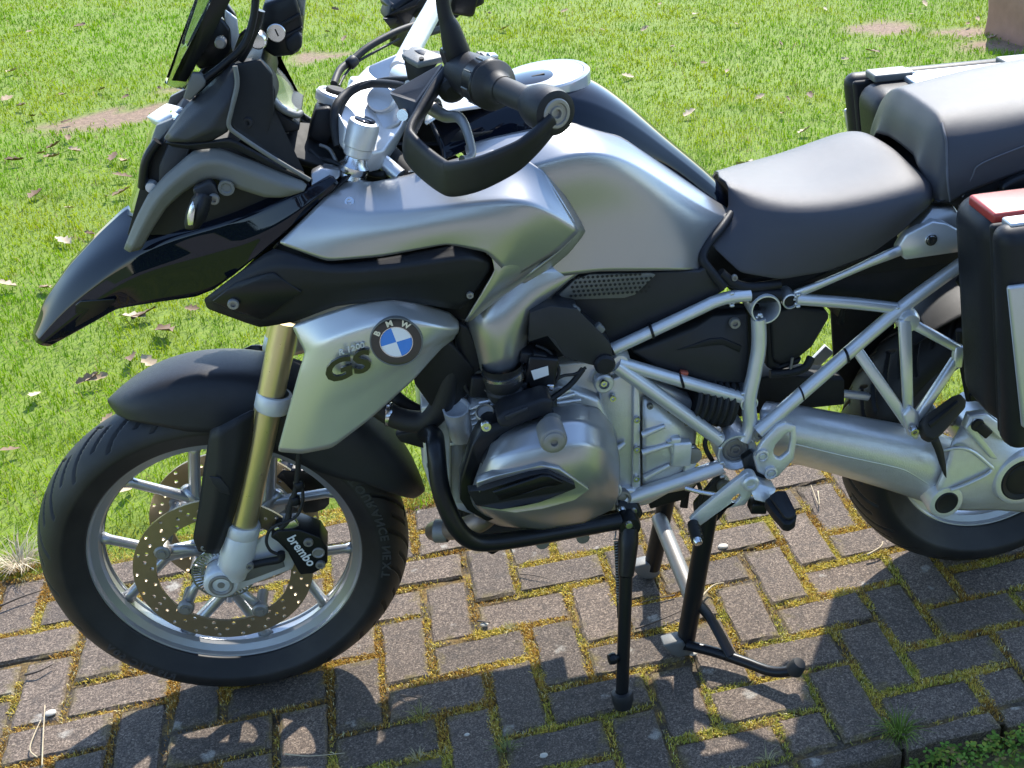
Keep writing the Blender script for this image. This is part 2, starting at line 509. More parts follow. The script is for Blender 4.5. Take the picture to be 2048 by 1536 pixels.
def paver_mat():
    m, N, L, b = principled('concrete_paver')
    geo = N.new('ShaderNodeNewGeometry'); P = geo.outputs['Position']
    oi = N.new('ShaderNodeObjectInfo')
    fine = noise_tex(N, L, P, 300, 5, 0.85); mid = noise_tex(N, L, P, 34, 7, 0.65); big = noise_tex(N, L, P, 4, 4)
    gr = N.new('ShaderNodeTexVoronoi'); gr.inputs['Scale'].default_value = 290; L.new(P, gr.inputs['Vector'])
    gs = N.new('ShaderNodeSeparateColor'); L.new(gr.outputs['Color'], gs.inputs[0])
    gm = N.new('ShaderNodeMath'); gm.operation = 'MULTIPLY_ADD'; L.new(gs.outputs[0], gm.inputs[0]); gm.inputs[1].default_value = .13; gm.inputs[2].default_value = -.065
    ga = N.new('ShaderNodeMath'); ga.operation = 'ADD'; L.new(fine, ga.inputs[0]); L.new(gm.outputs[0], ga.inputs[1])
    base = ramp(N, L, ga.outputs[0], [(0.30, (0.016, 0.014, 0.013)), (0.44, (0.060, 0.051, 0.045)), (0.56, (0.125, 0.107, 0.094)), (0.72, (0.36, 0.325, 0.28))])
    tone = mixc(N, L, maprange(N, L, oi.outputs['Random'], 0, 1, 0, 1), (0.98, 0.87, 0.75), (1.55, 1.34, 1.13))
    mul = N.new('ShaderNodeMix'); mul.data_type = 'RGBA'; mul.blend_type = 'MULTIPLY'; mul.inputs[0].default_value = 1
    L.new(base, mul.inputs[6]); L.new(tone, mul.inputs[7])
    dirt = mixc(N, L, maprange(N, L, mid, 0.50, 0.70, 0, 0.55), mul.outputs[2], (0.055, 0.047, 0.04))
    # lichen: pale crusty spots
    vor = N.new('ShaderNodeTexVoronoi'); vor.inputs['Scale'].default_value = 15; vor.inputs['Randomness'].default_value = 1
    dist = N.new('ShaderNodeVectorMath'); dist.operation = 'ADD'
    ns = N.new('ShaderNodeTexNoise'); ns.inputs['Scale'].default_value = 60; L.new(P, ns.inputs['Vector'])
    sc = N.new('ShaderNodeVectorMath'); sc.operation = 'SCALE'; sc.inputs['Scale'].default_value = 0.028
    L.new(ns.outputs['Color'], sc.inputs[0]); L.new(P, dist.inputs[0]); L.new(sc.outputs[0], dist.inputs[1])
    L.new(dist.outputs[0], vor.inputs['Vector'])
    sep = N.new('ShaderNodeSeparateColor'); L.new(vor.outputs['Color'], sep.inputs[0])
    rad = maprange(N, L, sep.outputs[0], 0.42, 1.0, 0.0, 0.24)
    lt = N.new('ShaderNodeMath'); lt.operation = 'SUBTRACT'; L.new(rad, lt.inputs[0]); L.new(vor.outputs['Distance'], lt.inputs[1])
    lm = maprange(N, L, lt.outputs[0], -0.03, 0.09, 0, .8)
    fm = N.new('ShaderNodeMath'); fm.operation = 'MULTIPLY'; L.new(lm, fm.inputs[0]); L.new(maprange(N, L, fine, 0.3, 0.55), fm.inputs[1])
    col = mixc(N, L, fm.outputs[0], dirt, (0.40, 0.37, 0.31))
    # moss creeping in from the arrises of each stone
    tc = N.new('ShaderNodeTexCoord')
    sx = N.new('ShaderNodeSeparateXYZ'); L.new(tc.outputs['Generated'], sx.inputs[0])
    def pingpong(o_):
        a1 = N.new('ShaderNodeMath'); a1.operation = 'SUBTRACT'; L.new(o_, a1.inputs[0]); a1.inputs[1].default_value = .5
        a2 = N.new('ShaderNodeMath'); a2.operation = 'ABSOLUTE'; L.new(a1.outputs[0], a2.inputs[0]); return a2.outputs[0]
    mx_ = N.new('ShaderNodeMath'); mx_.operation = 'MAXIMUM'; L.new(pingpong(sx.outputs[0]), mx_.inputs[0]); L.new(pingpong(sx.outputs[1]), mx_.inputs[1])
    ad = N.new('ShaderNodeMath'); ad.operation = 'ADD'; L.new(mx_.outputs[0], ad.inputs[0]); L.new(maprange(N, L, mid, .3, .7, -.12, .12), ad.inputs[1])
    creep = maprange(N, L, ad.outputs[0], .40, .54, 0, .75)
    mm_ = N.new('ShaderNodeMath'); mm_.operation = 'MULTIPLY'; L.new(creep, mm_.inputs[0]); L.new(maprange(N, L, big, .38, .6, .25, 1), mm_.inputs[1])
    mossy = ramp(N, L, fine, [(0.3, (.05, .035, .012)), (.5, (.17, .125, .035)), (.7, (.34, .27, .09))])
    col = mixc(N, L, mm_.outputs[0], col, mossy)
    L.new(col, b.inputs['Base Color'])
    b.inputs['Roughness'].default_value = 0.86
    b.inputs['Specular IOR Level'].default_value = 0.35
    bp = N.new('ShaderNodeBump'); bp.inputs['Strength'].default_value = 0.55; bp.inputs['Distance'].default_value = 0.003
    L.new(fine, bp.inputs['Height']); L.new(bp.outputs[0], b.inputs['Normal'])
paver_mat()

PAVE_I = (-12, 24)
def paver_mesh(lx, ly, seed):
    """chamfered block with slightly knocked corners and an uneven top"""
    r = random.Random(seed)
    bm = bmesh.new()
    nx, ny = (6, 3) if lx > ly else ((3, 6) if ly > lx else (3, 3))
    ch = 0.005
    def outline(inset, z, jit):
        pts = []
        a, b_ = lx / 2 - inset, ly / 2 - inset
        for k in range(nx): pts.append((-a + 2 * a * k / nx, -b_))
        for k in range(ny): pts.append((a, -b_ + 2 * b_ * k / ny))
        for k in range(nx): pts.append((a - 2 * a * k / nx, b_))
        for k in range(ny): pts.append((-a, b_ - 2 * b_ * k / ny))
        return [bm.verts.new((x + r.uniform(-jit, jit), y + r.uniform(-jit, jit), z + r.uniform(-jit, jit) * .4)) for x, y in pts]
    R0 = outline(0.0, -0.05, 0.0005); R1 = outline(0.0, -ch, 0.0022); R2 = outline(ch, 0.0, 0.0018)
    n = len(R0)
    for A, B_ in ((R0, R1), (R1, R2)):
        for q in range(n): bm.faces.new((A[q], A[(q + 1) % n], B_[(q + 1) % n], B_[q]))
    bm.faces.new(R2)
    bmesh.ops.recalc_face_normals(bm, faces=bm.faces[:])
    me = bpy.data.meshes.new('paver'); bm.to_mesh(me); bm.free()
    me.materials.append(MATS['concrete_paver'])
    return me

def make_paving():
    bm = bmesh.new()
    c = [grid_to_world(PAVE_I[0] - 1, -5.15), grid_to_world(PAVE_I[1] + 1, -5.15), grid_to_world(PAVE_I[1] + 1, 5.35), grid_to_world(PAVE_I[0] - 1, 5.35)]
    bmesh.ops.create_grid(bm, x_segments=150, y_segments=44, size=0.5)
    for v in bm.verts:
        u, w_ = v.co.x + .5, v.co.y + .5
        i = PAVE_I[0] - 1 + u * (PAVE_I[1] - PAVE_I[0] + 2); j = 5.35 - w_ * 10.5
        x, y = grid_to_world(i, j)
        v.co = (x, y, -0.0075 + 0.004 * (random.random() - .5))
    me = bpy.data.meshes.new('paving'); bm.to_mesh(me); bm.free()
    root = link('paving', me, 'joint_moss'); root['kind'] = 'structure'
    J = 0.0135
    H = [paver_mesh(2 * GS_ - J, GS_ - J, k) for k in range(5)]
    Vv = [paver_mesh(GS_ - J, 2 * GS_ - J, 10 + k) for k in range(5)]
    HALF = [paver_mesh(GS_ - J, GS_ - J, 20 + k) for k in range(3)]
    KERB = [paver_mesh(2 * GS_ - J, 0.40 * GS_, 30 + k) for k in range(3)]
    r = random.Random(5)
    def put(me, i, j):
        o = bpy.data.objects.new('paver', me); COL.objects.link(o); o.parent = root
        x, y = grid_to_world(i, j)
        o.location = (x + r.uniform(-.002, .002), y + r.uniform(-.002, .002), r.uniform(-.0045, .0025))
        o.rotation_euler = (r.uniform(-.014, .014), r.uniform(-.014, .014), GYAW + r.uniform(-.022, .022))
    for j in range(-5, 5):
        for i in range(*PAVE_I):
            k = (i + j) % 4
            if k == 0: put(r.choice(H), i + 1, j + .5)
            elif k == 2:
                if j + 1 < 5: put(r.choice(Vv), i + .5, j + 1)
                else: put(r.choice(HALF), i + .5, j + .5)
            elif k == 3 and j == -5: put(r.choice(HALF), i + .5, j + .5)
    for i in range(PAVE_I[0], PAVE_I[1], 2): put(r.choice(KERB), i + 1, 5.24)
    return root
PAVING = make_paving()

# --- blades: shared builder for lawn, weeds and moss fronds
def blade_mesh(name, px, py, pz, h, wd, lean, az, col, mat, kind='stuff', parent=None):
    """two-segment tapering blades; arrays of the same length, colours per blade"""
    n = len(px)
    dx, dy = np.cos(az), np.sin(az)
    sx, sy = -dy * wd * .5, dx * wd * .5
    b0 = np.stack([px - sx, py - sy, pz], -1); b1 = np.stack([px + sx, py + sy, pz], -1)
    mx, my, mz = px + dx * lean * h * .35, py + dy * lean * h * .35, pz + h * .6
    m0 = np.stack([mx - sx * .75, my - sy * .75, mz], -1); m1 = np.stack([mx + sx * .75, my + sy * .75, mz], -1)
    tp = np.stack([px + dx * lean * h, py + dy * lean * h, pz + h * (1 - .28 * lean)], -1)
    V = np.stack([b0, b1, m0, m1, tp], 1).reshape(-1, 3).astype(np.float32)
    base = np.arange(n)[:, None] * 5
    tris = (base[:, :, None] + np.array([[0, 1, 3], [0, 3, 2], [2, 3, 4]])[None]).reshape(-1)
    me = bpy.data.meshes.new(name)
    me.vertices.add(n * 5); me.vertices.foreach_set('co', V.ravel())
    me.loops.add(n * 9); me.loops.foreach_set('vertex_index', tris.astype(np.int32))
    me.polygons.add(n * 3); me.polygons.foreach_set('loop_start', np.arange(0, n * 9, 3, dtype=np.int32))
    me.update()
    a = me.color_attributes.new('tint', 'FLOAT_COLOR', 'POINT')
    cc = np.ones((n, 5, 4), np.float32); cc[:, :, :3] = col[:, None, :]
    a.data.foreach_set('color', cc.ravel())
    o = link(name, me, mat, parent, True)
    if kind: o['kind'] = kind
    return o

def blade_mat(name, trans=0.35):
    m, N, L, b = principled(name)
    at = N.new('ShaderNodeAttribute'); at.attribute_name = 'tint'
    L.new(at.outputs['Color'], b.inputs['Base Color'])
    b.inputs['Roughness'].default_value = 0.8
    b.inputs['Specular IOR Level'].default_value = 0.03
    tr = N.new('ShaderNodeBsdfTranslucent'); L.new(at.outputs['Color'], tr.inputs['Color'])
    mx = N.new('ShaderNodeMixShader'); mx.inputs[0].default_value = trans
    L.new(b.outputs[0], mx.inputs[1]); L.new(tr.outputs[0], mx.inputs[2])
    L.new(mx.outputs[0], N['Material Output'].inputs['Surface'])
blade_mat('grass_blade', 0.38)
blade_mat('moss_frond', 0.15)

def make_lawn():
    # density falls with distance, blades grow a little wider with it
    xs, ys, ws, hs = [], [], [], []
    bands = [(0.45, 1.2, -1.4, 2.9, 15000, .0024), (1.2, 2.2, -1.8, 3.3, 11500, .0029), (2.2, 3.6, -2.1, 4.0, 8200, .0035), (3.6, 5.6, -2.5, 4.8, 5600, .0044), (5.6, 8.6, -3.1, 4.8, 3600, .0055)]
    for y0, y1, x0, x1, dens, wd in bands:
        n = int((y1 - y0) * (x1 - x0) * dens)
        x = rng.uniform(x0, x1, n); y = rng.uniform(y0, y1, n)
        xs.append(x); ys.append(y); ws.append(np.full(n, wd)); hs.append(np.full(n, 1.0))
    x = np.concatenate(xs); y = np.concatenate(ys); wd = np.concatenate(ws)
    i, j = path_j(x, y)
    ragged = (fbm(x * 6, y * 6, 12) - .5) * 1.1
    keep = (j < -5.25 + ragged)
    bare = bareness(x, y)
    keep &= rng.random(len(x)) > np.clip(bare * 1.05, 0, .97)
    clump = fbm(x * 11, y * 11, 31)
    keep &= rng.random(len(x)) < (0.45 + 0.75 * clump)
    x, y, wd, clump, j = x[keep], y[keep], wd[keep], clump[keep], j[keep]
    n = len(x)
    h = (0.010 + 0.019 * rng.random(n) ** 1.6) * (0.7 + 0.7 * clump)
    h *= np.where(j > -6.4, 0.75, 1.0)
    lean = rng.uniform(.15, 1.15, n); az = rng.uniform(0, 2 * np.pi, n)
    broad = fbm(x * 1.1, y * 1.1, 40); patch = fbm(x * 4.5, y * 4.5, 44)
    g = np.array([0.170, 0.335, 0.006]); yel = np.array([0.320, 0.385, 0.008]); blu = np.array([0.165, 0.290, 0.024]); dry = np.array([0.40, 0.32, 0.15])
    t1 = np.clip((broad - .42) * 4 + rng.normal(0, .25, n), 0, 1)[:, None]
    col = g * (1 - t1) + yel * t1
    t2 = np.clip((patch - .56) * 5 + rng.normal(0, .2, n), 0, 1)[:, None]
    col = col * (1 - t2) + blu * t2
    isdry = (rng.random(n) < 0.025 + 0.06 * (patch < .38))[:, None]
    col = np.where(isdry, dry * rng.uniform(.6, 1.1, (n, 1)), col)
    edgey = np.clip((j + 7.2) / 1.4, 0, 1)[:, None] * (fbm(x * 5, y * 5, 60) > .48)[:, None]
    col = col * (1 - edgey * .7) + np.array([.30, .25, .04]) * edgey * .7
    col *= rng.uniform(.72, 1.22, (n, 1))
    blade_mesh('lawn_grass', x, y, np.zeros(n) - .004, h, wd * rng.uniform(.7, 1.3, n), lean, az, col, 'grass_blade')
    return n
NG = make_lawn()

def make_moss():
    """low cushions and fronds standing in the joints"""
    x = rng.uniform(-1.0, 2.6, 1300000); y = rng.uniform(-0.62, 0.62, 1300000)
    i, j = path_j(x, y)
    keep = (j > -5.6) & (j < 5.3)
    x, y, i, j = x[keep], y[keep], i[keep], j[keep]
    fi = np.floor(i).astype(int); fj = np.floor(j).astype(int); k = (fi + fj) % 4
    u = i - fi; v = j - fj
    # distance to the nearest joint of the cell's own stone
    big = 9.0
    L_ = np.where(k == 1, big, u); R_ = np.where(k == 0, big, 1 - u)
    T_ = np.where(k == 3, big, v); B_ = np.where(k == 2, big, 1 - v)
    dmin = np.minimum(np.minimum(L_, R_), np.minimum(T_, B_))
    dmin = np.where((j < -5.0), 0.0, dmin)
    dens = .6 * fbm(x * 6, y * 6, 71) + .4 * fbm(x * 27, y * 27, 75)
    wid = 0.040 + 0.10 * np.clip((dens - .40) * 3.5, 0, 1)
    keep = (dmin < wid) & (rng.random(len(x)) < np.clip(0.10 + 2.6 * (dens - .36), 0.03, 1))
    x, y, j, dmin = x[keep], y[keep], j[keep], dmin[keep]
    n = len(x)
    h = 0.0015 + 0.0045 * rng.random(n) ** 2
    hue = (.5 * fbm(x * 3.3, y * 3.3, 80) + .5 * fbm(x * 15, y * 15, 83))[:, None] + rng.normal(0, .07, (n, 1))
    rust = np.array([.42, .23, .05]); gold = np.array([.70, .53, .10]); olive = np.array([.42, .41, .07]); pale = np.array([.72, .64, .34])
    t = np.clip((hue - .40) / .10, 0, 1); col = rust * (1 - t) + gold * t
    t = np.clip((hue - .55) / .12, 0, 1); col = col * (1 - t) + olive * t
    col = np.where(rng.random((n, 1)) < .10, pale, col) * rng.uniform(.55, 1.25, (n, 1))
    blade_mesh('joint_moss_tufts', x, y, np.full(n, -.006), h + .004, rng.uniform(.0010, .0022, n), rng.uniform(.2, 1.2, n), rng.uniform(0, 6.28, n), col, 'moss_frond')
    return n
NM = make_moss()
# ================================================================ motorcycle
# X runs to the rear from the front axle, Y away from the viewer (the machine's right side), Z up.
B = thing('motorcycle', (0.80, 0, 0), 'silver and black touring enduro motorcycle standing on the brick paving', 'motorcycle')
OUT = (0, -1, 0)

# ---------------------------------------------------------------- wheels
def wheel_frame(c, yaw):
    return Matrix.Translation(c) @ Matrix.Rotation(yaw, 4, 'Z')

def ring_surface(name, prof, n, M, mat, parent, groove=None, close=True):
    """surface of revolution about local Y; prof = [(r, y)], optional groove(theta, idx, r, y) -> inset"""
    m_ = len(prof)
    th = np.linspace(0, 2 * np.pi, n, endpoint=False)
    pr = np.array(prof)
    Rr = np.repeat(pr[None, :, 0], n, 0); Yy = np.repeat(pr[None, :, 1], n, 0); Th = np.repeat(th[:, None], m_, 1)
    if groove is not None: Rr = Rr - groove(Th, Yy, Rr)
    V = np.stack([np.cos(Th) * Rr, Yy, np.sin(Th) * Rr], -1).reshape(-1, 3)
    q = np.arange(n * m_).reshape(n, m_)
    nx = np.roll(q, -1, 0)
    if close:
        F = np.stack([q, np.roll(q, -1, 1), np.roll(nx, -1, 1), nx], -1).reshape(-1, 4)
    else:
        F = np.stack([q[:, :-1], q[:, 1:], nx[:, 1:], nx[:, :-1]], -1).reshape(-1, 4)
    me = bpy.data.meshes.new(name); me.from_pydata(V.tolist(), [], F.tolist()); me.transform(M)
    o = link(name, me, mat, parent)
    bm = bmesh.new(); bm.from_mesh(me); bmesh.ops.recalc_face_normals(bm, faces=bm.faces[:]); bm.to_mesh(me); bm.free()
    me.polygons.foreach_set('use_smooth', [True] * len(me.polygons))
    return o

def tyre(parent, M, R_out, half, rim_r, pitch, seed, crown=1.0):
    # cross-section: crown, shoulder, sidewall, bead, and the inside
    pts = []
    N_ = 140
    sec = R_out - rim_r
    for k in range(N_ + 1):
        t = -1 + 2 * k / N_
        a = t * math.radians(118)
        y = half * math.sin(a) if abs(a) < math.pi / 2 else half * math.copysign(1, a) * (1 - 0.34 * ((abs(a) - math.pi / 2) / math.radians(28)))
        if abs(a) < math.pi / 2:
            r = R_out - sec * 0.60 * (1 - math.cos(a)) ** (0.92 / crown)
        else:
            r = R_out - sec * 0.60 - sec * 0.40 * ((abs(a) - math.pi / 2) / math.radians(28)) - 0.002
        pts.append((r, y))
    pts += [(rim_r - 0.004, half * .60), (rim_r + .012, half * .5), (rim_r + .012, -half * .5), (rim_r - .004, -half * .60)]
    def groove(th, y, r):
        g = np.zeros_like(th)
        on = np.abs(y) < half * 0.93
        s = np.where(y < 0, -1, 1); yy = np.abs(y) / half
        def cut(phase, slope, y0, y1, wdt, depth):
            ph = np.mod(th - phase - slope * (yy - .5) - s * pitch * .25, pitch)
            dd = np.minimum(ph, pitch - ph) * R_out
            m = np.clip((wdt - dd) / .0016 + .5, 0, 1) * ((yy > y0) & (yy < y1) & on)
            return m * depth
        g = np.maximum(g, cut(0.0, .34, .14, .92, .0044, .0075))
        g = np.maximum(g, cut(pitch * .5, .34, .34, .74, .0042, .0075))
        g = np.maximum(g, cut(pitch * .28, -.20, .05, .26, .0030, .0050))
        return g * (r > rim_r + sec * .42)
    return ring_surface('tyre', pts, 1000, M, 'tyre_rubber', parent, groove)

def arc_text(parent, M, s, r, y, a0, size, mat, outward=1, sx=1.0):
    """raised lettering on the near sidewall, letter by letter along the arc"""
    a = a0
    meshes = []
    for ch in s:
        if ch == ' ':
            a += outward * size * .45 / r; continue
        me = text_mesh(ch, size, .0006, 0, sx, .0006)
        xs = [v.co.x for v in me.vertices]
        wdt = max(xs) - min(xs)
        a += outward * (wdt * .5 + size * .08) / r
        for v in me.vertices:
            lx, ly, lz = v.co
            ang = a + outward * (lx - (max(xs) + min(xs)) / 2) / r
            rr = r + ly * outward
            v.co = (math.cos(ang) * rr, y - lz, math.sin(ang) * rr)
        a += outward * (wdt * .5 + size * .08) / r
        meshes.append(me)
    bm = bmesh.new()
    for me in meshes:
        bm.from_mesh(me); bpy.data.meshes.remove(me)
    bm.transform(M)
    me = bpy.data.meshes.new('sidewall_lettering'); bm.to_mesh(me); bm.free()
    return link('sidewall_lettering', me, mat, parent, False)

def cast_wheel(c, yaw, R_out, half, rim_r, rw, n_arm, phase, dish, name, hub_r):
    M = wheel_frame(c, yaw)
    fl = rim_r + .013                               # flange
    prof = [(fl, -rw), (fl - .002, -rw + .006), (rim_r - .002, -rw + .011), (rim_r - .020, -rw + .020), (rim_r - .026, -rw * .35), (rim_r - .026, rw * .35),
            (rim_r - .020, rw - .020), (rim_r - .002, rw - .011), (fl - .002, rw - .006), (fl, rw), (fl + .003, rw - .003),
            (rim_r + .004, rw - .014), (rim_r + .004, -rw + .014), (fl + .003, -rw + .003)]
    prof2 = [(fl + .003, -rw + .002), (fl + .001, -rw - .002), (fl - .004, -rw - .001), (fl - .007, -rw + .006), (rim_r - .006, -rw + .011), (rim_r - .009, -rw + .018), (rim_r - .021, -rw + .024), (rim_r - .025, -rw + .034), (rim_r - .025, -.013), (rim_r - .022, -.010), (rim_r - .022, .010), (rim_r - .025, .013), (rim_r - .025, rw - .034),
             (rim_r - .021, rw - .024), (rim_r - .009, rw - .018), (rim_r - .006, rw - .011), (fl - .007, rw - .006), (fl - .004, rw + .001), (fl + .001, rw + .002), (fl + .003, rw - .002),
             (rim_r + .002, rw - .018), (rim_r - .014, rw - .03), (rim_r - .014, -rw + .03), (rim_r + .002, -rw + .018)]
    W_ = ring_surface(name, prof2, 160, M, 'rim_paint', B)
    sharp(W_, 38)
    T_ = tyre(W_, M, R_out, half, rim_r, 2 * math.pi / 22, 1)
    # Y-shaped spokes
    for k in range(n_arm):
        a0 = phase + 2 * math.pi * k / n_arm
        def pt(r, a, y): return M @ Vector((math.cos(a) * r, y, math.sin(a) * r))
        da = math.pi / n_arm * .52
        rj = hub_r + (rim_r - hub_r) * .42
        for s in (-1, 1):
            bm = bmesh.new()
            q0, q1 = pt(rj * .92, a0 + s * .05, -dish), pt(rim_r - .020, a0 + s * da, 0)
            path = [pt(hub_r * .8, a0 + s * .10, -dish), q0, q0.lerp(q1, .5), q0.lerp(q1, .86), q1]
            tube_bm(bm, path, [.0115, .0105, .0092, .0092, .013], 10, True, 1.3)
            from_bm('spoke', bm, 'rim_paint', W_)
        # web where the pair joins
        bm = bmesh.new()
        tube_bm(bm, [pt(hub_r * .6, a0, -dish), pt(rj * .9, a0, -dish), pt(rj + .012, a0, -dish)], [.018, .013, .008], 10, True, 1.2)
        from_bm('spoke_web', bm, 'rim_paint', W_)
    return W_, T_, M

FW_YAW = math.radians(-2.2)
FWC = Vector((0, 0, 0.3225))
fw, ftyre, FM = cast_wheel(FWC, FW_YAW, 0.3225, 0.0605, 0.2413, 0.045, 5, math.radians(113), -.012, 'front_wheel', .045)
ax = (FM.to_3x3() @ Vector((0, 1, 0)))
def fwp(r, adeg, y): return FM @ Vector((math.cos(math.radians(adeg)) * r, y, math.sin(math.radians(adeg)) * r))
lathe('hub', FM @ Vector((0, -.062, 0)), ax, [(0, 0), (.030, 0), (.034, .004), (.045, .03), (.046, .062), (.045, .094), (.034, .12), (.030, .124), (0, .124)], 'rim_paint', fw, 36)
arc_text(fw, FM, 'TOURANCE NEXT', .2835, -.0600, math.radians(31), .021, 'tyre_letter', -1, 1.15)
arc_text(fw, FM, 'R19 M/C 60V', .2815, -.0602, math.radians(240), .0185, 'tyre_letter', -1, 1.15)

def brake_disc(parent, M, y, r0, r1, nh, th=.005):
    """drilled rotor: every hole is a real hole"""
    bm = bmesh.new()
    rows = 3
    dr = (r1 - r0) / rows
    for k in range(rows):
        a_, b_ = r0 + k * dr, r0 + (k + 1) * dr
        rm = (a_ + b_) / 2
        for q in range(nh):
            t0 = 2 * math.pi * (q + k / rows) / nh; t1 = 2 * math.pi * (q + 1 + k / rows) / nh; tm = (t0 + t1) / 2
            hole = (q + k) % 2 == 0 or k == 1 and q % 3 == 0
            P8 = [(a_, t0), (a_, tm), (a_, t1), (rm, t1), (b_, t1), (b_, tm), (b_, t0), (rm, t0)]
            vs = [bm.verts.new((math.cos(t) * r, y, math.sin(t) * r)) for r, t in P8]
            if not hole:
                bm.faces.new(vs); continue
            hr = .0036
            hs = []
            for r, t in P8:
                d_ = Vector(((r - rm), (t - tm) * rm)).normalized() * hr
                hs.append(bm.verts.new((math.cos(tm + d_.y / rm) * (rm + d_.x), y, math.sin(tm + d_.y / rm) * (rm + d_.x))))
            for e in range(8): bm.faces.new((vs[e], vs[(e + 1) % 8], hs[(e + 1) % 8], hs[e]))
    bmesh.ops.remove_doubles(bm, verts=bm.verts[:], dist=.00005)
    bm.transform(M)
    o = from_bm('brake_disc', bm, 'disc_steel', parent, False)
    s = o.modifiers.new('thickness', 'SOLIDIFY'); s.thickness = th; s.offset = 0
    return o
for sy in (-1, 1):
    brake_disc(fw, FM, sy * .078, .114, .1525, 44)
    for k in range(5):
        a = 113 + 36 + 72 * k
        lathe('disc_bobbin', fwp(.109, a, sy * .078), ax * sy, [(.0, .008), (.006, .008), (.0065, .006), (.011, .006), (.0145, .003), (.0145, -.006), (.010, -.012), (.010, -.05)], 'steel_dull', fw, 18)
        bm = bmesh.new(); tube_bm(bm, [fwp(.040, a - 22, sy * .058), fwp(.075, a - 8, sy * .064), fwp(.108, a, sy * .070)], [.010, .008, .009], 8)
        from_bm('disc_carrier', bm, 'rim_paint', fw)
# slotted sensor ring
bm = bmesh.new()
for k in range(48):
    t0, t1 = 2 * math.pi * k / 48, 2 * math.pi * (k + .55) / 48
    vs = [bm.verts.new((math.cos(t) * r, -.088, math.sin(t) * r)) for r, t in ((.038, t0), (.052, t0), (.052, t1), (.038, t1))]
    bm.faces.new(vs)
for k in range(48):
    t0, t1 = 2 * math.pi * k / 48, 2 * math.pi * (k + 1) / 48
    for a_, b_ in ((.034, .039), (.0515, .055)):
        bm.faces.new([bm.verts.new((math.cos(t) * r, -.0875, math.sin(t) * r)) for r, t in ((a_, t0), (b_, t0), (b_, t1), (a_, t1))])
bm.transform(FM)
o = from_bm('sensor_ring', bm, 'steel_bright', fw, False); s = o.modifiers.new('thickness', 'SOLIDIFY'); s.thickness = .0015

RWC = Vector((1.507, 0, .3150))
rw_, rtyre, RM = cast_wheel(RWC, 0, 0.3150, 0.0855, 0.2159, 0.062, 5, math.radians(234), -.02, 'rear_wheel', .06)
lathe('hub', RM @ Vector((0, -.07, 0)), (0, 1, 0), [(0, 0), (.06, 0), (.066, .006), (.068, .07), (.06, .13), (.03, .14), (0, .14)], 'rim_paint', rw_, 36)

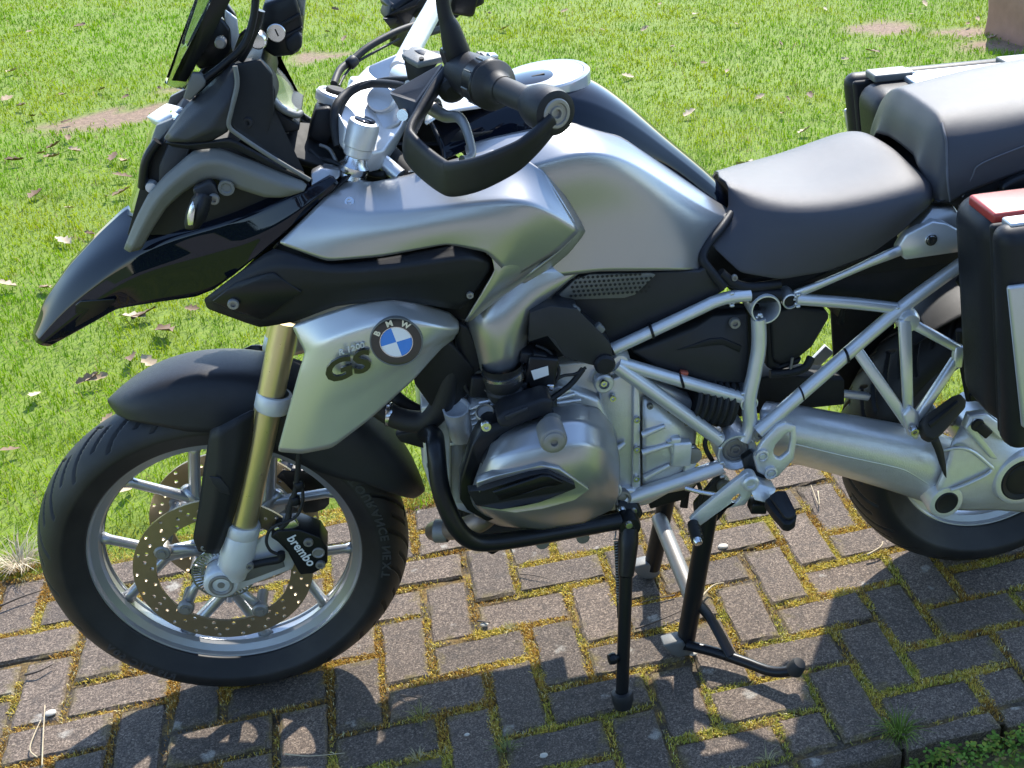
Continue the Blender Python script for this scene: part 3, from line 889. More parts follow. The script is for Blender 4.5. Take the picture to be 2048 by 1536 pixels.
# ---------------------------------------------------------------- front fork, mudguard, brakes
for sy in (1, -1):
    def Yv(p): return (p[0], p[1] * sy, p[2])
    mir = sy == -1
    lo, hi = (0.0524,-0.105,0.4272), (0.1946,-0.105,0.807)
    tube('fork_tube', [Yv(lo), Yv(hi)], .0222, 'fork_gold', B, 28)
    d_ = (Vector(hi) - Vector(lo)).normalized(); top = Vector(lo) + d_ * .62
    tube('fork_upper_tube', [Yv(Vector(lo) + d_ * .47), Yv(top)], .0225, 'black_paint', B, 20)
    du = Vector(Yv(d_))
    lathe('fork_collar', Vector(Yv((0.1474,-0.105,0.6637))) - du * .016, du, [(.0222, 0), (.027, .001), (.029, .004), (.029, .028), (.027, .032), (.0222, .033)], 'fork_white', B, 28)
    # cast lower leg with the axle clamp and the caliper carrier
    low = lathe('fork_leg', Vector(Yv(lo)) + du * .008, -du, [(.0222, 0), (.0262, .0), (.0285, .004), (.0285, .022), (.0275, .024), (.0285, .026), (.029, .075), (.0275, .095), (.024, .10), (.022, .115), (0, .118)], 'fork_white', B, 32)
    ctr = Vector(Yv((-0.0045,-0.118,0.3239)))
    cyl('axle_clamp', ctr + Vector((0, .035 * sy, 0)), ctr + Vector((0, -.006 * sy, 0)), .030, 'fork_white', B, .004, 32)
    lathe('axle_bolt', ctr + Vector((0, -.0065 * sy, 0)), (0, -sy, 0), [(.021, -.001), (.021, .002), (.018, .003), (.015, .0015), (.014, -.002), (.007, -.004), (.006, .001), (0, .001)], 'steel_dull', B, 28)
    plate('caliper_carrier', [Yv(p) for p in [(-0.0202,-0.108,0.3263),(-0.0008,-0.108,0.3665),(0.0512,-0.106,0.3651),(0.1119,-0.104,0.4167),(0.1358,-0.104,0.4173),(0.1317,-0.104,0.3468),(0.115,-0.104,0.3166),(0.0381,-0.106,0.2985),(-0.0077,-0.108,0.284)]], .016, 'fork_white', B, .004, (0, sy, 0))
    plate('carrier_recess', [Yv(p) for p in [(0.0232,-0.1095,0.3259),(0.0473,-0.1095,0.3442),(0.1031,-0.1085,0.345),(0.1045,-0.1085,0.329),(0.0414,-0.1095,0.3141),(0.0257,-0.1095,0.313)]], .003, 'arch_grey', B, .001, (0, sy, 0))
    cal = plate('brake_caliper', [Yv(p) for p in [(0.0952,-0.124,0.4074),(0.1066,-0.124,0.4191),(0.1461,-0.124,0.4133),(0.176,-0.122,0.3895),(0.184,-0.12,0.3611),(0.1791,-0.12,0.332),(0.1686,-0.122,0.3212),(0.1503,-0.124,0.3154),(0.129,-0.124,0.3177),(0.1265,-0.124,0.3517),(0.1054,-0.124,0.3945)]], .055, 'black_paint', B, .005, (0, sy, 0), seg=3)
    for uv in ([(0.1555,-0.122,0.3849),(0.1669,-0.121,0.332)]):
        bolt('caliper_bolt', Yv(uv), (0, -sy, 0), .0085, 'steel_dull', cal, .006)
    lathe('caliper_piston_boss', Yv((0.1679,-0.119,0.3582)), (0, -sy, 0), [(.011, 0), (.011, .005), (.009, .006), (.007, .004), (0, .004)], 'steel_dull', cal, 20)
    box('caliper_bracket', Yv((0.124,-0.115,0.4199)), (.04, .01, .018), 'steel_bright', B, (0, -.35, 0), .002)
    tube('sensor_arm', [Yv(p) for p in [(0.0493,-0.118,0.3513),(0.0757,-0.12,0.355),(0.1015,-0.12,0.3562),(0.1057,-0.12,0.3696)]], .007, 'black_matte', B, 10)
    bolt('sensor_bolt', Yv((0.0506,-0.124,0.3556)), (0, -sy, 0), .007, 'steel_dull', B)
    tube('brake_hose', [Yv(p) for p in [(0.1703,-0.11,0.5611),(0.1533,-0.112,0.4937),(0.1376,-0.115,0.462),(0.1285,-0.118,0.434),(0.1137,-0.12,0.4223)]], [.0045, .0045, .0055, .006], 'rubber', B, 10)
    tube('sensor_cable', [Yv(p) for p in [(0.1633,-0.112,0.5074),(0.161,-0.118,0.4701),(0.1422,-0.122,0.4394),(0.1023,-0.124,0.4275),(0.0873,-0.122,0.4022),(0.089,-0.122,0.3801),(0.1001,-0.12,0.3675)]], .0028, 'rubber', B, 8)
    for q in [(0.1588,-0.11,0.4966),(0.1471,-0.112,0.4687)]:
        cyl('cable_clip', Yv(Vector(q) + Vector((0, 0, -.008))), Yv(Vector(q) + Vector((0, 0, .008))), .009, 'black_matte', B, .002, 12)
text('caliper_lettering', 'brembo', (0.141,-0.1258,0.3699), Vector((0.1531,-0.1258,0.3363)) - Vector((0.1291,-0.1258,0.3986)), (.62, 0, .6), .024, 'letter_white', B, .0004, .0, .95, .0004)
cyl('front_axle', (-.006, -.10, .327), (-.006, .10, .327), .012, 'steel_dull', B)
# black guard in front of the near fork leg
for mm in (1,):
    sheet('fork_guard', [[(0.0427,-0.115,0.6332),(0.0133,-0.118,0.5495),(-0.0084,-0.118,0.4821),(-0.0295,-0.116,0.4271),(-0.0273,-0.114,0.3962)],
                         [(0.0607,-0.13,0.6448),(0.0432,-0.138,0.5569),(0.0212,-0.138,0.4901),(-0.0046,-0.132,0.4282),(-0.0147,-0.122,0.3973)],
                         [(0.0948,-0.13,0.6581),(0.0821,-0.138,0.5993),(0.0575,-0.138,0.5291),(0.0237,-0.134,0.4451),(-0.0048,-0.122,0.3931)],
                         [(0.1166,-0.118,0.6609),(0.1017,-0.12,0.6044),(0.0739,-0.12,0.5294),(0.0356,-0.118,0.4419),(0.0016,-0.112,0.3843)]], 'black_matte', B, .004, 2, (1, 2), (), .8, True)
    plate('fork_guard_inset', [(0.0265,-0.1415,0.5593),(0.0427,-0.1415,0.5533),(0.0513,-0.1415,0.5326),(0.0509,-0.1395,0.5161),(0.0367,-0.1405,0.5246),(0.0288,-0.1415,0.5439)], .003, 'charcoal', B, .001, m=True)
    bolt('guard_bolt', (-0.0153,-0.121,0.4064), OUT, .006, 'steel_dull', B, m=True)

def mudguard():
    rows = []
    # angle around the front axle (0 = rear, 90 = up, 180 = front), crown radius, half width, side drop
    prof = [(112, .354, .008, .002), (110, .358, .030, .008), (106, .364, .055, .022), (99, .374, .072, .045), (90, .383, .078, .075), (80, .388, .080, .085), (69, .389, .081, .095), (58, .388, .081, .105), (47, .384, .080, .105), (36, .378, .078, .085), (27, .372, .074, .05), (20, .370, .066, .03), (14, .370, .045, .014), (10, .369, .020, .006)]
    for a, r, w_, dp in prof:
        row = []
        for t in (-1, -.97, -.80, -.45, 0, .45, .80, .97, 1):
            rr = r - dp * (abs(t) > .9) * (1 if abs(t) == 1 else .42) - .016 * (abs(t) ** 3)
            y = w_ * (t if abs(t) < .96 else math.copysign(1.0 if abs(t) == 1 else .99, t))
            row.append(fwp(rr, a, y))
        rows.append(row)
    return sheet('front_mudguard', rows, 'charcoal', B, .003, 2, (), (), .5)
mudguard()

# ---------------------------------------------------------------- beak and front fairing
beak_rows = [
    [(-0.2131,0,0.7891),(-0.1797,0,0.8457),(-0.1292,0,0.9004),(-0.0718,0,0.9497),(-0.0259,0,0.9846),(0.0169,0,1.0013),(0.0692,-0.03,1.0174),(0.1336,-0.07,1.0224),(0.1958,-0.1,1.0274),(0.2574,-0.115,1.0383),(0.2995,-0.12,1.0463)],
    [(-0.2078,-0.016,0.7907),(-0.1588,-0.028,0.8521),(-0.1051,-0.04,0.9073),(-0.0424,-0.052,0.9498),(0.0072,-0.064,0.9782),(0.0551,-0.08,0.9768),(0.1143,-0.1,0.9869),(0.1703,-0.118,1.0031),(0.2263,-0.13,1.0248),(0.2671,-0.138,1.0388),(0.3041,-0.138,1.0495)],
    [(-0.2007,-0.03,0.7894),(-0.1421,-0.046,0.8457),(-0.0757,-0.068,0.8933),(-0.0138,-0.085,0.9379),(0.0432,-0.1,0.9615),(0.0996,-0.118,0.9778),(0.1554,-0.134,0.9949),(0.2028,-0.146,1.0112),(0.244,-0.154,1.0282),(0.2774,-0.156,1.0407),(0.3101,-0.148,1.0499)],
    [(-0.1951,-0.033,0.7855),(-0.1361,-0.052,0.83),(-0.0647,-0.076,0.879),(0.0033,-0.098,0.9159),(0.0754,-0.116,0.934),(0.123,-0.13,0.9452),(0.1656,-0.146,0.9618),(0.2049,-0.156,0.9811),(0.2458,-0.162,1.004),(0.28,-0.162,1.0252),(0.3133,-0.153,1.0466)],
    [(-0.1855,-0.026,0.7787),(-0.1238,-0.044,0.811),(-0.06,-0.064,0.8458),(-0.0051,-0.084,0.8569),(0.0676,-0.1,0.8652),(0.0986,-0.112,0.8784),(0.1372,-0.13,0.9066),(0.1784,-0.15,0.9396),(0.2262,-0.16,0.9767),(0.2701,-0.161,1.0102),(0.3154,-0.154,1.0419)]]
sheet('beak', beak_rows, 'gloss_black', B, .004, 3, (2, 3), (), .85, True)
plate('beak_vent', [(-0.1196,-0.062,0.8578),(-0.1096,-0.066,0.8652),(-0.0558,-0.082,0.8692),(-0.0543,-0.08,0.8646),(-0.0816,-0.068,0.8429),(-0.1329,-0.05,0.8152),(-0.0986,-0.066,0.8506)], .004, 'black_paint', B, .0015, m=True)
sheet('fairing_trim', [[(0.2041,-0.166,0.9543),(0.2417,-0.16,0.982),(0.2833,-0.152,1.0117),(0.3254,-0.136,1.0456)], [(0.2149,-0.178,0.9659),(0.2531,-0.17,0.9949),(0.2928,-0.16,1.0238),(0.3318,-0.142,1.0485)], [(0.2185,-0.168,0.9647),(0.2601,-0.16,0.9951),(0.3001,-0.15,1.0249),(0.3354,-0.132,1.0431)]], 'black_paint', B, .003, 2, (1,), (), .6, True)
plate('fairing_cap', [(0.2778,-0.142,1.0578),(0.2913,-0.135,1.061),(0.3207,-0.128,1.053),(0.318,-0.14,1.0447),(0.287,-0.158,1.0325),(0.2752,-0.152,1.0412)], .02, 'silver_paint', B, .003, m=True)

arch = [[(-0.015,-0.098,0.955),(0.0143,-0.108,1.0024),(0.0423,-0.116,1.0416),(0.0744,-0.122,1.071),(0.1211,-0.13,1.1044),(0.1567,-0.134,1.1056),(0.1953,-0.14,1.085),(0.2344,-0.146,1.0641),(0.2634,-0.15,1.0481),(0.2681,-0.152,1.042)],
        [(-0.0056,-0.112,0.9554),(0.0267,-0.122,1.0014),(0.0541,-0.13,1.039),(0.0853,-0.136,1.0653),(0.1256,-0.144,1.0925),(0.1558,-0.148,1.095),(0.1939,-0.154,1.0729),(0.2329,-0.16,1.052),(0.257,-0.162,1.0421),(0.2633,-0.16,1.0375)],
        [(0.0064,-0.104,0.9563),(0.0342,-0.114,0.9926),(0.0616,-0.122,1.0241),(0.0914,-0.128,1.0463),(0.1208,-0.134,1.0621),(0.1431,-0.138,1.0656),(0.1741,-0.146,1.0477),(0.2075,-0.152,1.0334),(0.2288,-0.154,1.0316),(0.2418,-0.152,1.0325)]]
sheet('fairing_arch', arch, 'arch_grey', B, .008, 2, (0, 1, 2), (), 1.0, True)

# headlamp block and indicators inside the arch
sheet('headlamp', [
    [(-0.0395,0.09,0.9405),(-0.0323,0.05,0.9582),(-0.021,0,0.974),(-0.0053,-0.05,0.9892),(0.0104,-0.085,0.9973)],
    [(-0.0056,0.105,1.0071),(0.0039,0.05,1.0272),(0.0158,0,1.0411),(0.0315,-0.05,1.053),(0.0497,-0.095,1.0615)],
    [(0.0223,0.11,1.0697),(0.0336,0.05,1.09),(0.0462,0,1.1022),(0.0625,-0.05,1.1125),(0.0833,-0.1,1.1195)],
    [(0.058,0.1,1.1055),(0.0676,0.05,1.1204),(0.0793,0,1.1319),(0.0934,-0.05,1.1417),(0.1097,-0.095,1.1469)]], 'lamp_glass', B, .01, 2, (1, 2), (), .6)
sheet('headlamp_visor', [[(0.0333,0.05,1.1078),(0.0704,-0.062,1.1276)], [(0.0504,0.05,1.1173),(0.0894,-0.062,1.1364)], [(0.0674,0.05,1.1261),(0.108,-0.05,1.1432)]], 'fork_white', B, .012, 2, (), (), .8)
plate('headlamp_side', [(0.0478,-0.08,1.0987),(0.068,-0.085,1.1347),(0.0938,-0.09,1.1441),(0.1003,-0.095,1.1359),(0.0778,-0.098,1.1088),(0.0614,-0.098,1.0799)], .012, 'arch_grey', B, .003, m=True)
plate('headlamp_housing', [(-0.0107,-0.085,0.9722),(0.0546,-0.1,1.1043),(0.0937,-0.1,1.138),(0.1412,-0.115,1.1073),(0.1735,-0.12,1.0901),(0.2321,-0.13,1.0558),(0.2497,-0.135,1.0318),(0.1619,-0.12,0.9968),(0.0665,-0.1,0.9684)], .20, 'black_deep', B, .006)
plate('headlamp_fin', [(0.0642,-0.112,1.0842),(0.0854,-0.112,1.1162),(0.1153,-0.116,1.1104),(0.1031,-0.118,1.0857),(0.0578,-0.116,1.0538)], .01, 'charcoal', B, .002, m=True)
tube('headlamp_frame', [(0.0312,-0.1,1.0489),(0.0477,-0.106,1.0918),(0.0702,-0.108,1.1188)], .007, 'black_paint', B, 10, m=True)
lathe('position_lamp', (0.0448,-0.1,1.0497), OUT, [(0, .01), (.008, .009), (.010, 0), (.010, -.02)], 'lens_clear', B, 16, m=True)
plate('indicator_mount', [(0.11,-0.155,1.0568),(0.1364,-0.155,1.066),(0.1417,-0.155,1.0577),(0.1443,-0.155,1.0435),(0.138,-0.155,1.0333),(0.1246,-0.155,1.0303),(0.1098,-0.155,1.046)], .018, 'charcoal', B, .003, m=True)
ind = loft = sheet('indicator', [[(0.1109,-0.165,1.0464),(0.12,-0.178,1.0562),(0.1302,-0.19,1.0592),(0.1359,-0.18,1.0519),(0.1324,-0.165,1.0423)], [(0.099,-0.17,1.0272),(0.1107,-0.192,1.0379),(0.1224,-0.205,1.0413),(0.1294,-0.19,1.0364),(0.1253,-0.17,1.0264)], [(0.0931,-0.172,1.0123),(0.1047,-0.19,1.0178),(0.1129,-0.198,1.0199),(0.1198,-0.186,1.0191),(0.119,-0.172,1.0154)], [(0.0928,-0.172,1.0045),(0.0993,-0.178,1.0053),(0.1037,-0.18,1.0055),(0.1079,-0.178,1.0066),(0.1102,-0.172,1.0071)]], 'black_matte', B, .006, 2, m=True)
plate('indicator_lens', [(0.1019,-0.1985,1.0322),(0.1093,-0.199,1.0468),(0.1148,-0.1985,1.0535),(0.1154,-0.203,1.0414),(0.1069,-0.2,1.0168),(0.1,-0.1985,1.0171)], .006, 'steel_bright', B, .002, m=True)
bolt('indicator_bolt', (0.137,-0.16,1.04), OUT, .008, 'steel_dull', B, m=True)
lathe('fairing_fastener', (0.1562,-0.15,1.052), OUT, [(.0, .002), (.006, .002), (.008, .004), (.0115, .004), (.0115, -.01)], 'arch_grey', B, 20, m=True)

# upper fairing cheek, black
sheet('upper_fairing', [
    [(0.0811,-0.11,1.1228),(0.12,-0.112,1.1656),(0.1589,-0.11,1.1935),(0.1991,-0.106,1.2221)],
    [(0.0886,-0.128,1.1216),(0.1337,-0.142,1.1566),(0.1698,-0.146,1.1833),(0.2025,-0.136,1.2206)],
    [(0.1124,-0.14,1.1228),(0.1511,-0.158,1.1405),(0.1812,-0.158,1.1739),(0.2001,-0.146,1.1976)],
    [(0.1468,-0.142,1.1212),(0.1762,-0.155,1.137),(0.1873,-0.154,1.1649),(0.1948,-0.146,1.1852)]], 'charcoal', B, .004, 2, (1, 2), (1, 2), .95, True)
sheet('fairing_lip', [[(0.0828,-0.124,1.1225),(0.1148,-0.138,1.1189),(0.1542,-0.146,1.1217),(0.1758,-0.148,1.1245),(0.2122,-0.15,1.0956),(0.2492,-0.15,1.0653),(0.2745,-0.145,1.0467)], [(0.0909,-0.12,1.1143),(0.1188,-0.13,1.1099),(0.1558,-0.14,1.1121),(0.1788,-0.142,1.1073),(0.2127,-0.146,1.085),(0.2476,-0.146,1.0579),(0.2709,-0.142,1.0429)]], 'black_matte', B, .005, 2, m=True)
tube('cockpit_edge', [(0.2036,-0.15,1.2268),(0.2012,-0.152,1.2005),(0.1862,-0.156,1.1656),(0.1791,-0.156,1.1443),(0.1908,-0.154,1.1277),(0.226,-0.152,1.0932),(0.2751,-0.148,1.0492)], .0035, 'arch_grey', B, 8, m=True)
plate('cockpit_side', [(0.2,-0.12,1.2211),(0.2353,-0.12,1.2251),(0.2483,-0.12,1.2022),(0.2408,-0.12,1.1513),(0.2184,-0.12,1.1006),(0.2677,-0.13,1.0518),(0.2348,-0.135,1.0689),(0.1877,-0.14,1.1177),(0.1799,-0.14,1.141)], .01, 'black_deep', B, .002, m=True)
bolt('cockpit_bolt', (0.2012,-0.124,1.1385), OUT, .008, 'charcoal', B)
plate('cockpit_floor', [(0.1766,-0.11,1.1096),(0.2903,-0.11,1.0583),(0.3322,-0.1,1.0423),(0.3319,-0.02,1.0896),(0.2361,-0.02,1.1075)], .02, 'black_deep', B, .004, (0, .6, -.8))
tube('fairing_strut', [(0.2373,-0.04,1.1085),(0.2536,-0.06,1.07),(0.2816,-0.09,1.0542),(0.3099,-0.115,1.0514)], .006, 'steel_dull', B, 10)
tube('fairing_strut', [(0.2524,-0.03,1.0912),(0.2933,-0.03,1.0869),(0.3324,-0.03,1.0925)], .004, 'black_matte', B, 8)

# windscreen and its adjuster
rows = [[(0.1034,-0.135,1.2068),(0.12,-0.138,1.2343),(0.139,-0.14,1.2678),(0.1664,-0.142,1.3135),(0.1792,-0.142,1.3365)], [(0.1087,-0.09,1.1887),(0.138,-0.1,1.2291),(0.1678,-0.105,1.2701),(0.1981,-0.108,1.3166),(0.2135,-0.108,1.3425)], [(0.1064,0,1.1619),(0.1375,0,1.2048),(0.1681,0,1.2471),(0.1989,0,1.2922),(0.2201,0,1.3266)]]
rows = rows + [mirrored(rows[1]), mirrored(rows[0])]
sheet('windscreen', rows, 'screen_glass', B, .004, 2, (), (), .3)
plate('screen_bracket', [(0.1077,-0.108,1.2051),(0.1283,-0.112,1.2343),(0.1693,-0.118,1.2866),(0.1918,-0.12,1.3194),(0.2163,-0.116,1.3167),(0.2008,-0.112,1.2952),(0.1717,-0.106,1.2559),(0.1446,-0.1,1.2213),(0.1258,-0.1,1.1984)], .012, 'black_paint', B, .003, m=True)
plate('screen_mount', [(0.1602,-0.06,1.2752),(0.1855,-0.06,1.2766),(0.1955,-0.06,1.2579),(0.1911,-0.06,1.2292),(0.1714,-0.06,1.209),(0.1408,-0.06,1.2044),(0.135,-0.06,1.2196)], .02, 'black_paint', B, .004, m=True)
tube('screen_lever', [(0.2455,-0.1,1.3127),(0.2347,-0.102,1.2778),(0.2142,-0.104,1.2432),(0.1774,-0.108,1.2166),(0.1465,-0.112,1.1989)], .0055, 'black_paint', B, 10)
tube('screen_lever', [(0.2456,-0.09,1.2885),(0.2286,-0.09,1.2545),(0.2033,-0.092,1.2212)], .0075, 'black_paint', B, 10)
lathe('screen_knob', (0.2342,-0.085,1.2457), OUT, [(0, .010), (.010, .009), (.013, .004), (.013, -.012)], 'steel_bright', B, 20)
lathe('screen_knob', (0.1821,-0.085,1.246), OUT, [(0, .006), (.006, .006), (.008, .004), (.008, -.012)], 'steel_dull', B, 16)
plate('screen_link', [(0.1932,-0.05,1.2846),(0.2071,-0.05,1.2706),(0.205,-0.05,1.2462),(0.1919,-0.05,1.2231),(0.1854,-0.05,1.2537)], .008, 'fork_white', B, .002)
plate('screen_slider', [(0.1198,-0.118,1.1805),(0.1396,-0.118,1.2148),(0.1514,-0.118,1.2122),(0.1559,-0.118,1.2017),(0.1531,-0.118,1.1947),(0.1283,-0.118,1.1753)], .012, 'arch_grey', B, .002, m=True)

# navigation cradle behind the screen
nav = plate('navigation_cradle', [(0.2468,-0.045,1.2879),(0.2944,-0.045,1.2998),(0.2973,-0.045,1.2679),(0.2973,-0.045,1.2518),(0.2941,-0.045,1.2418),(0.2863,-0.045,1.2143),(0.2737,-0.045,1.2094),(0.2475,-0.045,1.2088),(0.2319,-0.045,1.225),(0.2369,-0.045,1.2584)], .13, 'black_paint', B, .006)
lathe('lock', (0.2583,-0.0475,1.2461), OUT, [(0, .004), (.0125, .004), (.0135, .003), (.0135, -.004)], 'steel_bright', nav, 24)
plate('keyhole', [tuple(Vector(p)) for p in [(0.2567,-0.0522,1.2517),(0.2586,-0.0522,1.2523),(0.2613,-0.0522,1.2418),(0.2594,-0.0522,1.2412)]], .002, 'black_deep', nav, 0)
plate('cradle_rib', [(0.2657,-0.05,1.2585),(0.2967,-0.05,1.2718),(0.2974,-0.05,1.2674),(0.2662,-0.05,1.2533)], .006, 'black_matte', nav, .001)
plate('cradle_rib', [(0.2667,-0.05,1.2408),(0.296,-0.05,1.2515),(0.2959,-0.05,1.2471),(0.2671,-0.05,1.2349)], .006, 'black_matte', nav, .001)
plate('cradle_latch', [(0.2687,-0.055,1.2344),(0.2883,-0.055,1.2474),(0.294,-0.055,1.2396),(0.2909,-0.055,1.2221),(0.2749,-0.055,1.2132),(0.2679,-0.055,1.2227)], .03, 'black_matte', nav, .004)
plate('navigation_screen', [(0.2842,-0.03,1.3021),(0.2969,-0.03,1.2648),(0.3,-0.03,1.2616),(0.3104,-0.03,1.3)], .10, 'screen_lcd', nav, .002)
# instrument cluster
ic = plate('instrument_cluster', [(0.1987,-0.09,1.1992),(0.2085,-0.09,1.2056),(0.232,-0.09,1.2181),(0.2406,-0.09,1.2041),(0.2411,-0.09,1.1729),(0.2348,-0.09,1.1585),(0.248,-0.09,1.1329),(0.2705,-0.09,1.1167),(0.2674,-0.09,1.1078),(0.2394,-0.09,1.1061),(0.2136,-0.09,1.1226),(0.19,-0.09,1.1629)], .17, 'black_matte', B, .006)
lathe('gauge_pod', (0.2102,-0.1,1.1749), OUT, [(0, .012), (.030, .010), (.036, .004), (.038, -.05)], 'black_deep', ic, 32)
sheet('instrument_face', [[(0.2298,-0.085,1.2156),(0.2412,-0.085,1.1939),(0.2343,-0.085,1.1647),(0.2473,-0.085,1.1422),(0.2688,-0.085,1.1324)], [(0.2256,0.02,1.1904),(0.2421,0.02,1.1671),(0.2453,0.02,1.1431),(0.2552,0.02,1.1222),(0.2654,0.02,1.1107)], [(0.2265,0.1,1.1725),(0.2459,0.1,1.1504),(0.2574,0.1,1.1272),(0.2603,0.1,1.1078),(0.2641,0.1,1.0932)]], 'screen_lcd', ic, .004, 2)
tube('instrument_bezel', [(0.2295,-0.092,1.2188),(0.2413,-0.094,1.1992),(0.2358,-0.094,1.17),(0.2471,-0.094,1.1463),(0.2661,-0.09,1.1326),(0.2735,-0.07,1.1292)], .005, 'arch_grey', ic, 10)

# ---------------------------------------------------------------- steering: yoke, bars, controls
def yoke():
    pts = [(0.3369,-0.115,1.1173),(0.3214,-0.05,1.139),(0.3487,0,1.1464),(0.3786,0.05,1.1628),(0.4321,0.08,1.1709),(0.4691,0.07,1.1495),(0.4449,0,1.113),(0.4153,-0.06,1.0848),(0.3892,-0.11,1.0712),(0.3521,-0.13,1.0738)]
    plate('top_yoke', pts, .035, 'yoke_silver', B, .008, (-.35, 0, -.94), seg=3)
    plate('bar_clamp', [(0.371,0.035,1.1496),(0.3798,0.045,1.1655),(0.4327,0.055,1.1808),(0.4422,0.05,1.165),(0.4365,0.03,1.1463),(0.3808,0.01,1.1287)], .03, 'yoke_silver', B, .006, (-.35, .1, -.94), seg=3)
    plate('yoke_wedge', [(0.3742,-0.03,1.1043),(0.3863,-0.02,1.1322),(0.4242,-0.02,1.1381),(0.4293,-0.04,1.1136),(0.417,-0.06,1.0967),(0.3926,-0.07,1.0886),(0.3744,-0.06,1.0931)], .05, 'yoke_silver', B, .01, (-.2, .5, -.8), seg=3)
    lathe('yoke_boss', Vector((0.3933,-0.035,1.1293)), (-.2, -.75, .63), [(0, .004), (.020, .004), (.022, .002), (.022, -.01)], 'yoke_silver', B, 32)
yoke()
# handlebar: tapered light-coloured tube, wide and swept
hb_r = [(0.4282,0.035,1.1539), (0.4669,0.13,1.185), (0.5151,0.24,1.225), (0.5456,0.36,1.244), (0.586,0.45,1.2545)]
tube('handlebar', hb_r, [.0165, .0165, .0155, .0115, .011], 'bar_white', B, 24)
hb_l = [(0.4273,-0.02,1.1599), (0.4616,-0.13,1.1698), (0.4992,-0.22,1.1971), (0.5335,-0.29,1.2133), (0.5667,-0.36,1.2137), (0.6066,-0.45,1.207)]
tube('handlebar', hb_l, [.0165, .0160, .0125, .011, .011, .011], 'bar_white', B, 24)
# far-side switch block and lever perch against the lawn
box('switch_block', (0.4491,0.29,1.2052), (.055, .06, .045), 'black_paint', B, (.2, -.5, .3), .007)
box('switch_block', (0.4353,0.285,1.1952), (.04, .05, .035), 'black_matte', B, (.2, .4, .3), .006)
lathe('brake_perch_bolt', (0.4585,0.27,1.1842), OUT, [(0, .004), (.008, .0035), (.0095, 0), (.0095, -.01)], 'steel_bright', B, 18)
lathe('grip', Vector((0.5304,0.33,1.2101)), Vector((0.586,0.45,1.2545)) - Vector((0.5324,0.36,1.2096)), [(0, 0), (.02, 0), (.026, .006), (.026, .018), (.019, .024), (.018, .12), (0, .125)], 'rubber', B, 24)
box('switch_block', (0.5538,0.34,1.1958), (.05, .05, .05), 'black_paint', B, (.2, .3, .3), .009)
box('throttle_housing', (0.5688,0.36,1.2014), (.045, .05, .05), 'black_matte', B, (.1, -.2, .4), .012)
tube('brake_hose', [(0.5309,0.27,1.1747),(0.5148,0.23,1.1725),(0.4889,0.2,1.1726),(0.4657,0.18,1.1773)], .006, 'rubber', B, 10)
# fork cap and clamp seen near the viewer
fa = (Vector((0.1946,-0.105,0.807)) - Vector((0.0524,-0.105,0.4272))).normalized()
cap = Vector((0.3571,-0.118,1.096))
lathe('fork_cap', cap - Vector((0, 0, 0)), fa, [(0, -.028), (.019, -.028), (.0205, -.026), (.0205, -.014), (.0228, -.012), (.0235, .020), (.0215, .026), (.017, .028), (.0, .028)], 'yoke_silver', B, 32)
lathe('fork_cap_plug', cap + fa * .028, fa, [(0, .003), (.012, .0035), (.0155, .002), (.0155, -.002)], 'gloss_black', B, 28)
lathe('fork_preload_ring', cap - fa * .066, fa, [(.020, 0), (.022, .003), (.0205, .010), (.0225, .014), (.0225, .022), (.018, .028), (.016, .04)], 'steel_bright', B, 28)
lathe('fork_seal', cap - fa * .105, fa, [(.022, 0), (.0235, .003), (.0235, .036), (.02, .040)], 'black_matte', B, 28)
lathe('fork_cap', (cap.x, -cap.y, cap.z), fa, [(0, -.028), (.019, -.028), (.0205, -.026), (.0205, -.014), (.0228, -.012), (.0235, .020), (.0215, .026), (.017, .028), (.0, .028)], 'yoke_silver', B, 32)
lathe('ignition_lock', Vector((0.3253,-0.01,1.1339)), fa, [(0, -.04), (.025, -.04), (.026, -.012), (.030, -.010), (.031, .002), (.028, .006), (.022, .007), (.020, .004), (0, .004)], 'yoke_silver', B, 28)
lathe('ignition_slot', Vector((0.3263,-0.01,1.1401)), fa, [(0, .006), (.014, .006), (.016, .004), (.016, -.004)], 'black_deep', B, 20)
plate('wire_block', [(0.2938,-0.06,1.1289),(0.3164,-0.06,1.1306),(0.3201,-0.06,1.1169),(0.3152,-0.06,1.0873),(0.3021,-0.06,1.0679),(0.2799,-0.06,1.0831),(0.2771,-0.06,1.0929)], .05, 'black_matte', B, .005)
lathe('stem', Vector((0.2893,0,1.0219)), fa, [(0, 0), (.03, 0), (.03, .075), (0, .075)], 'black_deep', B, 24)
tube('cable', [(0.321,-0.105,1.0833),(0.3196,-0.09,1.1117),(0.3278,-0.07,1.1361),(0.3489,-0.04,1.1476),(0.3804,-0.04,1.1555),(0.4108,-0.08,1.1631),(0.441,-0.13,1.1688)], .0065, 'rubber', B, 12)
tube('cable', [(0.326,-0.1,1.078),(0.3261,-0.08,1.1158),(0.3415,-0.05,1.1385),(0.3645,-0.04,1.1508),(0.404,-0.06,1.1646),(0.4412,-0.12,1.1782)], .0045, 'rubber', B, 10)
tube('cable', [(0.3237,0.02,1.1451),(0.3344,0.06,1.1563),(0.3551,0.09,1.1632),(0.3854,0.12,1.1763),(0.4285,0.16,1.1858),(0.4636,0.2,1.1867)], .006, 'rubber', B, 12)
tube('cable', [(0.3308,0.02,1.1413),(0.3408,0.06,1.1476),(0.3599,0.09,1.1579),(0.4007,0.12,1.17),(0.4352,0.16,1.1744)], .0022, 'charcoal', B, 8)
cyl('cable_clip', (0.3481,0.075,1.1586), (0.3603,0.085,1.1656), .0095, 'charcoal', B, .002, 14)
tube('cable', [(0.3319,-0.1,1.0774),(0.3394,-0.1,1.0495),(0.3613,-0.1,1.0349),(0.3834,-0.11,1.0318)], .006, 'rubber', B, 10)
